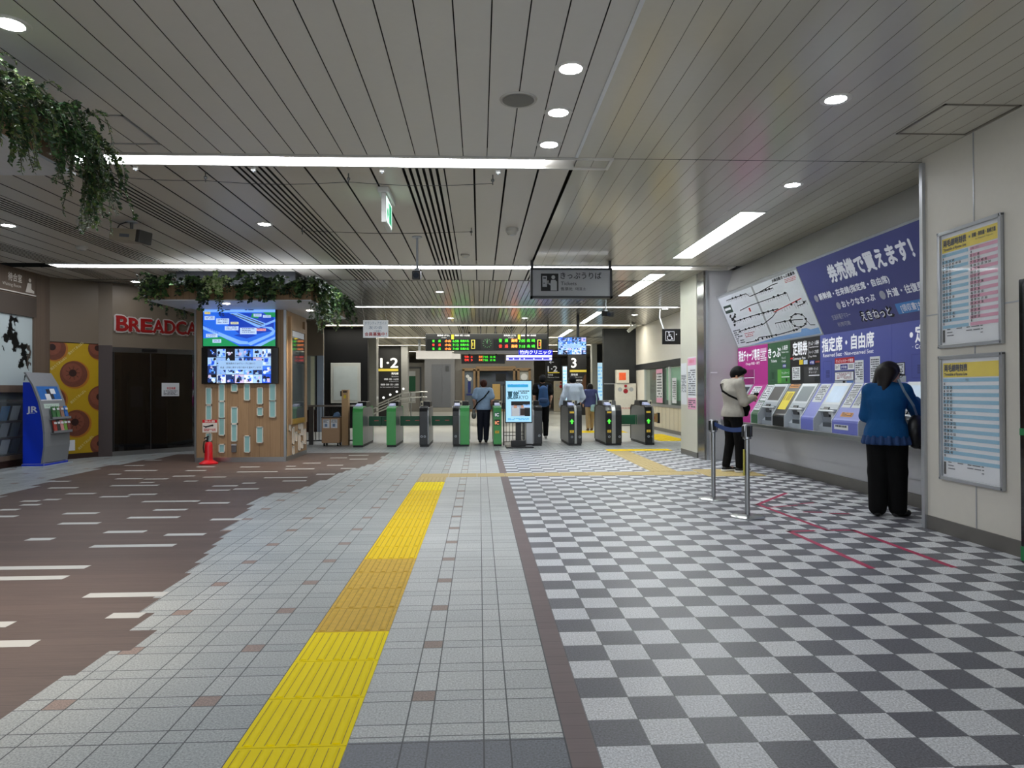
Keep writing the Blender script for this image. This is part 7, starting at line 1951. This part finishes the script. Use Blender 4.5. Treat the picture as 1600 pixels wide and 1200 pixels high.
def hand(F, wr, hd, pn, s, curl, side):
    """palm, four unequal fingers with two bends, and a thumb leaving the side of the palm"""
    hd = unit(hd); pn = unit(pn - hd * (pn @ hd)); sd = np.cross(hd, pn) * side   # sd: toward the thumb
    F.limb(wr, wr + hd * .045 * s, .026 * s, .034 * s, .015, (pn, 1.7))
    F.limb(wr + hd * .04 * s, wr + hd * .085 * s, .036 * s, .036 * s, .012, (pn, 1.9))
    for i, (o, L) in enumerate(((.027, .068), (.009, .078), (-.009, .072), (-.026, .056))):
        b = wr + hd * .088 * s + sd * o * s
        d1 = unit(hd + pn * curl * .6); d2 = unit(hd * (1 - curl * .5) + pn * curl * 1.4)
        m = b + d1 * L * .5 * s; e = m + d2 * L * .5 * s
        F.limb(b - hd * .02 * s, m, .0098 * s, .0090 * s, .004); F.limb(m, e, .0090 * s, .0075 * s, .004)
    b = wr + hd * .03 * s + sd * .028 * s
    m = b + unit(sd * .8 + hd * .7 + pn * .3) * .038 * s; e = m + unit(hd + sd * .2 + pn * .5) * .03 * s
    F.limb(b, m, .0135 * s, .011 * s, .008); F.limb(m, e, .011 * s, .0085 * s, .004)

def head_rot(J):
    y = unit(J['face']); x = unit(np.cross(y, A(0, 0, 1))); z = np.cross(x, y)
    return np.stack([x, y, z], 1)

def make_person(label, loc, rotz, J, res, top, trousers, shoe, hair, skin_sleeve=False, mask=False, hairs='short', glasses=False, sole=None, fat=1.0, legw=1.0, group=None):
    """TOP: (material, sleeve fraction of the forearm covered, hem height, thickness, hem width)"""
    s = J['s']
    t = thing('person', label, 'person', (0, 0, 0))
    R = head_rot(J); hc = J['head']
    def hp(x, y, z): return hc + R @ (A(x, y, z) * s)
    # ---- body: one continuous figure
    F = Field()
    F.mass(hc + R @ A(0, 0, .01 * s), A(.074, .092, .108) * s, .02, R); F.mass(hp(0, .03, -.055), A(.052, .055, .06) * s, .03, R)
    F.limb(hp(0, .088, .002), hp(0, .104, -.03), .010 * s, .014 * s, .012); F.mass(hp(0, .078, -.062), A(.022, .014, .012) * s, .012, R)
    for sx in (-1, 1):
        F.mass(hp(.074 * sx, -.005, -.01), A(.012, .022, .034) * s, .008, R)
        F.sub(hp(.03 * sx, .096, .012), A(.016, .012, .010) * s, .01)
    F.limb(J['neck'] - A(0, 0, .03) * s, hp(0, -.015, -.05), .054 * s, .05 * s, .03)
    F.limb(J['waist'], J['chest'], .118 * s * fat, .145 * s * fat, .05, ((0, 1, 0), 1.35)); F.limb(J['chest'], (J['shl'] + J['shr']) / 2 * .5 + J['neck'] * .5 - A(0, 0, .04) * s, .14 * s * fat, .085 * s, .05, ((0, 1, 0), 1.35))
    F.limb(J['shl'], J['shr'], .058 * s, .058 * s, .05); F.mass(J['pelvis'], A(.155 * fat, .108 * fat, .12) * s, .05)
    F.limb(J['pelvis'], J['waist'], .125 * s * fat, .118 * s * fat, .05, ((0, 1, 0), 1.3))
    for S_, sd in (('l', -1), ('r', 1)):
        F.limb(J['sh' + S_], J['el' + S_], .050 * s * fat, .039 * s, .03); F.limb(J['el' + S_], J['wr' + S_], .041 * s, .027 * s, .02)
        hand(F, J['wr' + S_], J['hd' + S_], J['pn' + S_], s, J['curl'], 1 if S_ == 'l' else -1)
        F.limb(J['hp' + S_], J['kn' + S_], .086 * s * fat, .056 * s, .04); F.limb(J['kn' + S_], J['an' + S_], .057 * s, .038 * s, .03)
        F.limb(J['an' + S_] - A(0, 0, .03) * s, J['to' + S_], .038 * s, .03 * s, .02)
    F.build('body', SKIN, t, res)
    # ---- trousers
    Tm, cuff, lw = trousers
    F = Field()
    F.mass(J['pelvis'], A(.168 * fat, .122 * fat, .13) * s, .05); F.limb(J['pelvis'], J['waist'] + A(0, 0, .03) * s, .135 * s * fat, .128 * s * fat, .05, ((0, 1, 0), 1.25))
    for S_ in 'lr':
        F.limb(J['hp' + S_], J['kn' + S_], .098 * s * fat * legw, .074 * s * lw, .03); F.limb(J['kn' + S_], J['an' + S_] + A(0, 0, cuff) * s, .076 * s * lw, .062 * s * lw, .025)
    F.build('trousers', Tm, t, max(res, .008))
    # ---- shoes
    for S_ in 'lr':
        an, to = J['an' + S_], J['to' + S_]; d = unit(to - an) ; he = an - A(0, 0, .045) * s - A(d[0], d[1], 0) * .035 * s
        F = Field(); F.limb(he, to, .040 * s, .034 * s, .02); F.limb(an - A(0, 0, .02) * s, he + A(d[0], d[1], 0) * .09 * s + A(0, 0, .01), .045 * s, .036 * s, .02)
        if abs(an[2] - .085 * s) < .03: F.cut(A(0, 0, 0.002), A(0, 0, 1))
        so = F.build('shoe', shoe, t, max(res, .007))
        if sole is not None:
            F = Field(); F.limb(he - A(0, 0, .012) * s, to - A(0, 0, .004), .050 * s, .044 * s, .02, ((0, 0, 1), 1.0)); F.cut(A(0, 0, .001), A(0, 0, 1)); F.cut(A(0, 0, .034), A(0, 0, -1)); F.build('sole', sole, so, max(res, .006))
    # ---- top garment
    Gm, frac, hem, th, flare = top
    F = Field()
    ws = J['waist']; hemp = A(J['pelvis'][0], J['pelvis'][1], hem)
    F.limb(ws, J['chest'], (.122 + th) * s * fat, (.150 + th) * s * fat, .05, ((0, 1, 0), 1.28)); F.limb(J['chest'], (J['shl'] + J['shr']) / 2 * .5 + J['neck'] * .5 - A(0, 0, .045) * s, (.145 + th) * s * fat, (.088 + th) * s, .05, ((0, 1, 0), 1.28))
    F.limb(J['shl'], J['shr'], (.060 + th) * s, (.060 + th) * s, .05); F.limb(ws, hemp, (.124 + th) * s * fat, flare * s * fat, .06, ((0, 1, 0), 1.28))
    for S_ in 'lr':
        F.limb(J['sh' + S_], J['el' + S_] if frac > 0 else J['sh' + S_] * .42 + J['el' + S_] * .58, (.054 + th) * s * fat, (.046 + th * (1 if frac > 0 else 1.6)) * s, .03)
        if frac > 0: F.limb(J['el' + S_], J['el' + S_] * (1 - frac) + J['wr' + S_] * frac, (.047 + th) * s, (.035 + th) * s, .02)
    if hem < J['pelvis'][2]: F.mass(J['pelvis'] - A(0, 0, .02), A((.176 + th) * fat, (.128 + th) * fat, .15) * s, .05)
    arm_low = min(J['ell'][2], J['elr'][2], J['wrl'][2], J['wrr'][2])
    if frac == 0 or min(J['wrl'][2], J['wrr'][2]) - 0.05 > hem: F.cut(A(0, 0, hem), A(0, 0, 1))
    F.build('top', Gm, t, max(res, .008))
    # ---- hair
    F = Field()
    F.mass(hp(0, -.012, .028), A(.086, .100, .104) * s, .02, R)
    if hairs == 'short':
        F.mass(hp(0, -.045, -.005), A(.084, .072, .085) * s, .03, R); F.mass(hp(0, .055, .082), A(.078, .055, .042) * s, .02, R); F.mass(hp(0, 0, .03), A(.092, .1, .085) * s, .02, R)
    if hairs == 'bob':
        F.mass(hp(0, -.04, -.01), A(.09, .075, .11) * s, .03, R)
        for sx in (-1, 1): F.limb(hp(.07 * sx, -.01, .03), hp(.07 * sx, -.02, -.09), .04 * s, .03 * s, .03)
    if hairs == 'long':
        F.mass(hp(0, -.05, -.01), A(.112, .10, .125) * s, .03, R)
        for sx in (-1, -.4, .4, 1): F.limb(hp(.075 * sx, -.075 + .02 * abs(sx), .0), hp(.10 * sx, -.12 + .035 * abs(sx), -.19 - .02 * sx), .06 * s, .024 * s, .03)
        F.limb(hp(-.08, .01, .03), hp(-.085, -.01, -.12), .035 * s, .022 * s, .03)
    F.sub(hp(0, .105, -.055), A(.085, .09, .105) * s, .015)
    F.build('hair', hair, t, max(res * .9, .006))
    # ---- face details
    e = MB()
    for sx in (-1, 1):
        c = hp(.030 * sx, .083, .012); e.obox(c, R[:, 0], R[:, 1], R[:, 2], .013 * s, .006 * s, .006 * s, M('eye_dark', '#1a1412', 0.3))
        c = hp(.031 * sx, .088, .034); e.obox(c, R[:, 0], R[:, 1], R[:, 2], .018 * s, .004 * s, .003 * s, hair)
    e.build('eyes', t)
    e = MB(); e.obox(hp(0, .089, -.064), R[:, 0], R[:, 1], R[:, 2], .02 * s, .004 * s, .004 * s, M('lips', '#9c5a52', 0.5)); e.build('mouth', t)
    if mask:
        F = Field(); F.mass(hp(0, .052, -.045), A(.066, .066, .055) * s, .02, R); F.cut(hp(0, .02, 0), R @ A(0, 1, 0)); F.cut(hp(0, 0, .005), R @ A(0, .35, -1)); mk = F.build('face_mask', M('mask_white', '#d6d8da', 0.7), t, .005)
        e = MB(); e.tube([hp(.066, .03, -.03), hp(.078, .0, -.005), hp(.076, -.02, .005)], .002, M('mask_white', '#d6d8da'), 5); e.build('ear_loop', mk)
    if glasses:
        e = MB(); e.tube([hp(.082, .0, .012), hp(.078, .06, .014), hp(.06, .10, .014)], .0035 * s, BLACK, 5)
        for sx in (-1, 1): e.tube([hp(.03 * sx + .026 * math.cos(a), .103, .008 + .02 * math.sin(a)) for a in [i * PI / 6 for i in range(13)]], .003 * s, BLACK, 5)
        e.build('glasses', t)
    t.location = loc; t.rotation_euler = (0, 0, rotz)
    return t
def world_pt(t, p):
    v = Matrix.Rotation(t.rotation_euler[2], 3, 'Z') @ Vector(p); return v + Vector(t.location)
def strap(mb, t, pts, w_, m, nrm):
    """flat band through local points"""
    P = [world_pt(t, p) for p in pts]; 
    for i, (a, c) in enumerate(zip(P, P[1:])):
        d = (c - a).normalized(); n_ = (Matrix.Rotation(t.rotation_euler[2], 3, 'Z') @ Vector(nrm[min(i, len(nrm) - 1)])).normalized(); sd = d.cross(n_).normalized() * w_ / 2
        mb.poly([a - sd, c - sd, c + sd, a + sd], m)
        mb.poly([a - sd + n_ * .003, a + sd + n_ * .003, c + sd + n_ * .003, c - sd + n_ * .003], m)

def fld_thing(name, label, cat, field, m, t, h, cut=None):
    """a soft item (bag) modelled in a person's local space, placed as a thing of its own"""
    v, f = field.mesh(h)
    Rz = Matrix.Rotation(t.rotation_euler[2], 3, 'Z'); c0 = Vector(v.mean(0).tolist())
    me = bpy.data.meshes.new('body'); me.from_pydata([tuple(Vector(p) - c0) for p in v.tolist()], [], f.tolist()); me.materials.append(m)
    for p in me.polygons: p.use_smooth = True
    r = thing(name, label, cat, tuple(Rz @ c0 + Vector(t.location))); r.rotation_euler = (0, 0, t.rotation_euler[2])
    o = bpy.data.objects.new('bag_body', me); COL.objects.link(o); o.parent = r
    return r, o, c0
def child_band(r, c0, name, pts, w_, m, nrm):
    """a strap as a part of a bag; points in the same local space as the bag"""
    mb = MB(); P = [Vector(p) - c0 for p in pts]
    for i, (a, c) in enumerate(zip(P, P[1:])):
        d = (c - a).normalized(); n_ = Vector(nrm[min(i, len(nrm) - 1)]).normalized(); sd = d.cross(n_).normalized() * w_ / 2; n_ = n_ * .0025
        mb.obox((a + c) / 2, d, sd, n_, (c - a).length / 2 + .004, w_ / 2, .003, m)
    o = mb.build(name); o.parent = r
    return o

CLB = M('cloth_black', '#060607', 0.85, var=0.2, spec=0.2, bump=0.3); CLN = M('cloth_navy', '#141a2a', 0.8, var=0.15)
# man at the far machine: grey sweatshirt, mask, black trousers
s = 1.0
J = joints(1.66, head=(0, .095, 1.515), face=(.6, .75, -.42), neck=(0, .02, 1.39), chest=(0, -.01, 1.24),
           ell=(-.215, .06, 1.10), wrl=(-.10, .27, 1.16), elr=(.225, .05, 1.09), wrr=(.12, .27, 1.15), hdl=(.35, 1, .1), hdr=(-.35, 1, .1), pnl=(.9, -.2, -.4), pnr=(-.9, -.2, -.4), curl=.7,
           knl=(-.10, .02, .475), anl=(-.11, -.05, .085), tol=(-.12, .11, .03), anr=(.10, .05, .085), tor=(.10, .21, .03), knr=(.10, .05, .475))
p5 = make_person('man in a loose grey sweatshirt and white mask looking down at the far ticket machine', (3.93, 10.72, 0), -1.32, J, .0065, (M('sweat_grey', '#a8a39a', 0.85, var=0.05, bump=0.6, spec=0.2), .95, .86, .022, .185), (CLB, .02, .98), M('shoe_black', '#151515', 0.5), HAIRB, mask=True, sole=M('sole_white', '#e4e4e4', 0.5))
F = Field(); F.limb(A(-.08, .19, 1.02), A(.08, .20, .99), .055, .065, .03, ((0, 1, 0), 1.5)); F.limb(A(-.06, .19, .93), A(.07, .19, .91), .05, .05, .03, ((0, 1, 0), 1.4))
r, o, c0 = fld_thing('shoulder_bag', 'black shoulder bag worn at the front by the man in grey', 'bag', F, CLB, p5, .01)
child_band(r, c0, 'strap', [(.16, .13, 1.04), (.17, .0, 1.12), (.13, -.15, 1.19), (0, -.185, 1.26), (-.14, -.12, 1.36), (-.13, .04, 1.42), (-.14, .13, 1.1)], .03, CLB, [(1, .3, .2), (.8, -.6, 0), (.3, -1, 0), (-.3, -1, .3), (-.2, 0, 1), (-.3, 1, 0)])
mb = MB(); c = world_pt(p5, (.0, .40, 1.17)); ux = Matrix.Rotation(p5.rotation_euler[2], 3, 'Z') @ Vector((1, 0, 0)); uy = Matrix.Rotation(p5.rotation_euler[2], 3, 'Z') @ Vector((0, .6, .8))
mb.obox(c, ux, uy, ux.cross(uy), .05, .065, .012, CLB); tag(mb.build('wallet', bevel=.004), 'black wallet held in both hands by the man in grey', 'wallet')

# woman in the blue cardigan
J = joints(1.57, head=(.03, .06, 1.44), face=(.95, .75, -.35), neck=(0, .0, 1.325), chest=(0, -.01, 1.17), shl=(-.145, 0, 1.265), shr=(.15, .01, 1.265), elr=(.26, .15, 1.05), wrr=(.235, .37, 1.16), hdr=(-.1, 1, .35), pnr=(-.3, .2, -1), curl=.55,
           ell=(-.195, .05, 1.01), wrl=(-.14, .22, .98), hdl=(.3, 1, -.1), pnl=(.8, -.2, -.5), hpl=(-.075, 0, .84), hpr=(.075, 0, .84), knl=(-.075, .0, .45), anl=(-.085, -.03, .085), tol=(-.10, .11, .03), anr=(.09, .03, .085), tor=(.17, .15, .03), knr=(.08, .03, .45))
p6 = make_person('woman in a blue cardigan and black trousers reaching toward the nearest ticket machine', (4.11, 6.90, 0), -.62, J, .0065, (M('cardigan_blue', '#0f4a7c', 0.8, var=0.08, bump=0.5, spec=0.2), .97, .80, .02, .205), (CLB, .005, 1.42), M('shoe_black', '#151515', 0.5), HAIRD, hairs='long', fat=1.08, legw=1.2, glasses=True)
mb = MB()
F = Field(); F.limb(A(0, 0, .86), A(0, 0, .74), .20, .20, .05, ((0, 1, 0), 1.25))
for i in range(18):
    a = i * PI / 9; z_ = .735 + .012 * math.sin(i * 2.3)
    F.limb(A(.195 * math.cos(a), .155 * math.sin(a), .86), A(.215 * math.cos(a), .172 * math.sin(a), z_), .014, .024, .02)
F.cut(A(0, 0, .728), A(0, 0, 1)); F.cut(A(0, 0, .82), A(0, 0, -1)); F.build('tunic_hem', M('tunic_navy', '#1a3a68', 0.8, var=0.25, scale=40), p6, .009)
F = Field(); F.limb(A(.25, .02, .93), A(.27, .24, .93), .10, .10, .04, ((1, 0, 0), 1.5)); F.limb(A(.25, .04, .78), A(.27, .22, .78), .09, .09, .05, ((1, 0, 0), 1.4)); F.limb(A(.255, .0, .86), A(.27, .24, .86), .1, .1, .05, ((1, 0, 0), 1.4))
r, o, c0 = fld_thing('handbag', 'large black handbag hanging at the side of the woman in the blue cardigan', 'bag', F, M('bag_black', '#0c0c0e', 0.4, var=0.2), p6, .012)
child_band(r, c0, 'strap', [(.27, .03, 1.0), (.245, -.13, 1.12), (.17, -.18, 1.26), (.115, -.10, 1.38), (.10, .05, 1.37), (.2, .2, 1.15), (.27, .2, 1.0)], .022, M('strap_grey_blue', '#6a7c8c', 0.5), [(.6, -1, 0), (.3, -1, .1), (.2, -.7, .7), (0, 0, 1), (.2, .9, .4), (.6, .8, 0)])
mb = MB(); mb.lathe([(.02, -.004), (.028, 0), (.02, .004)], (.375 - c0.x, .13 - c0.y, .90 - c0.z), STEEL, 12, 'x'); mb.tube([Vector((.34, .05, .95)) - c0, Vector((.375, .12, .84)) - c0, Vector((.36, .2, .93)) - c0], .006, STEEL, 6); o = mb.build('chain_charm'); o.parent = r
# passers at the gates
J = joints(1.53, face=(-.15, 1, -.05), ell=(-.23, .01, 1.04), wrl=(-.2, .12, .86), elr=(.215, -.02, 1.02), wrr=(.18, .14, .86), anl=(-.085, -.03, .09), tol=(-.09, .11, .035), anr=(.06, .08, .085), tor=(.07, .22, .03), knr=(.075, .07, .44))
p1 = make_person('person in a light blue short-sleeved shirt walking through the gates, seen from behind', (.10, 17.0, 0), .05, J, .011, (M('shirt_light_blue', '#8fa9c4', 0.8, var=0.16, scale=26, bump=0.5), 0, .80, .03, .18), (CLN, .02, 1.1), M('shoe_black', '#151515', 0.5), HAIRBR, fat=1.0)
F = Field(); F.limb(A(-.24, .0, .66), A(-.22, .14, .66), .08, .08, .05, ((1, 0, 0), 1.6)); F.limb(A(-.24, .02, .78), A(-.23, .1, .78), .05, .05, .05, ((1, 0, 0), 1.4))
r, o, c0 = fld_thing('shoulder_bag', 'soft grey shoulder bag at the hip of the person in light blue', 'bag', F, M('bag_grey', '#7c7f78', 0.7), p1, .014)
child_band(r, c0, 'strap', [(-.24, .0, .82), (-.15, -.175, .98), (.0, -.19, 1.10), (.12, -.13, 1.24), (.13, .0, 1.31)], .03, CLB, [(-.5, -1, 0), (0, -1, 0), (.1, -1, .3), (.2, -.4, 1)])

J = joints(1.66, knl=(-.09, .03, .47), anl=(-.09, -.26, .16), tol=(-.095, -.22, .03), knr=(.085, .06, .475), anr=(.08, .06, .085), tor=(.085, .2, .03), wrl=(-.19, .12, .90), wrr=(.2, .14, .92), face=(.1, 1, -.1))
p2 = make_person('man in a black shirt and trousers with a blue backpack walking away', (1.66, 18.35, 0), 0, J, .011, (CLB, 0, .88, .028, .165), (CLB, .02, 1.05), M('shoe_grey', '#8e8c88', 0.6), HAIRB, sole=None)
F = Field(); F.limb(A(0, -.20, .98), A(0, -.20, 1.28), .14, .11, .05, ((0, 1, 0), 1.6)); F.limb(A(-.06, -.24, .93), A(.06, -.24, .93), .09, .09, .05, ((0, 1, 0), 1.5))
r, o, c0 = fld_thing('backpack', 'dark blue backpack on the back of the man in black', 'backpack', F, M('backpack_blue', '#1d4a7a', 0.6, var=0.2), p2, .014)
F2 = Field(); F2.limb(A(-.05, -.30, 1.0), A(.05, -.30, 1.0), .07, .07, .03, ((0, 1, 0), 1.8)); v, f = F2.mesh(.014); me = bpy.data.meshes.new('front_pocket'); me.from_pydata([tuple(Vector(p) - c0) for p in v.tolist()], [], f.tolist()); me.materials.append(M('backpack_navy', '#163a62', 0.6)); o2 = bpy.data.objects.new('front_pocket', me); COL.objects.link(o2); o2.parent = r
for sx in (-1, 1): child_band(r, c0, 'strap', [(.10 * sx, -.15, 1.30), (.115 * sx, -.08, 1.405), (.12 * sx, .05, 1.40), (.13 * sx, .15, 1.2)], .04, M('backpack_navy', '#163a62'), [(0, -.6, 1), (0, 0, 1), (0, 1, .3)])

J = joints(1.64, head=(-.01, .05, 1.51), ell=(-.26, -.02, 1.10), wrl=(-.30, .08, .90), elr=(.25, .0, 1.09), wrr=(.24, .2, 1.0), face=(-.1, 1, -.35))
p3 = make_person('man in a white long-sleeved shirt behind the left black gate, seen from behind', (2.42, 18.0, 0), .08, J, .011, (M('shirt_white', '#c9d6e6', 0.75, var=0.05, bump=0.5), .97, .93, .03, .165), (CLB, .02, 1.05), M('shoe_black', '#151515', 0.5), HAIRB, fat=.98)
J = joints(1.47, head=(.0, .05, 1.35), ell=(-.22, -.02, .98), wrl=(-.2, .12, .85), elr=(.21, .0, .97), wrr=(.2, .16, .9), face=(-.4, 1, -.15), anl=(-.09, -.06, .09), tol=(-.10, .08, .035), anr=(.06, .1, .085), tor=(.06, .22, .03), knr=(.07, .08, .42))
p4 = make_person('small woman in a navy top and beige trousers walking behind the man in white', (3.42, 21.5, 0), .05, J, .013, (M('top_navy', '#39406b', 0.8, var=0.1, bump=0.4), .7, .74, .03, .17), (M('trousers_beige', '#9c8868', 0.8), .03, 1.0), M('shoe_brown', '#4a342a', 0.5), HAIRD, hairs='bob')
F = Field(); F.limb(A(.03, -.17, .66), A(.16, -.14, .66), .07, .07, .03, ((0, 1, 0), 1.7)); F.limb(A(.03, -.17, .76), A(.16, -.14, .76), .06, .06, .04, ((0, 1, 0), 1.7))
r, o, c0 = fld_thing('shoulder_bag', 'pale teal shoulder bag carried by the small woman in navy', 'bag', F, M('bag_teal', '#8fb0b0', 0.7), p4, .016)
child_band(r, c0, 'strap', [(.16, -.15, .8), (.17, -.14, 1.0), (.15, -.06, 1.2), (.14, .03, 1.22)], .025, M('bag_teal', '#8fb0b0'), [(.3, -1, 0), (.2, -1, .2), (0, 0, 1)])
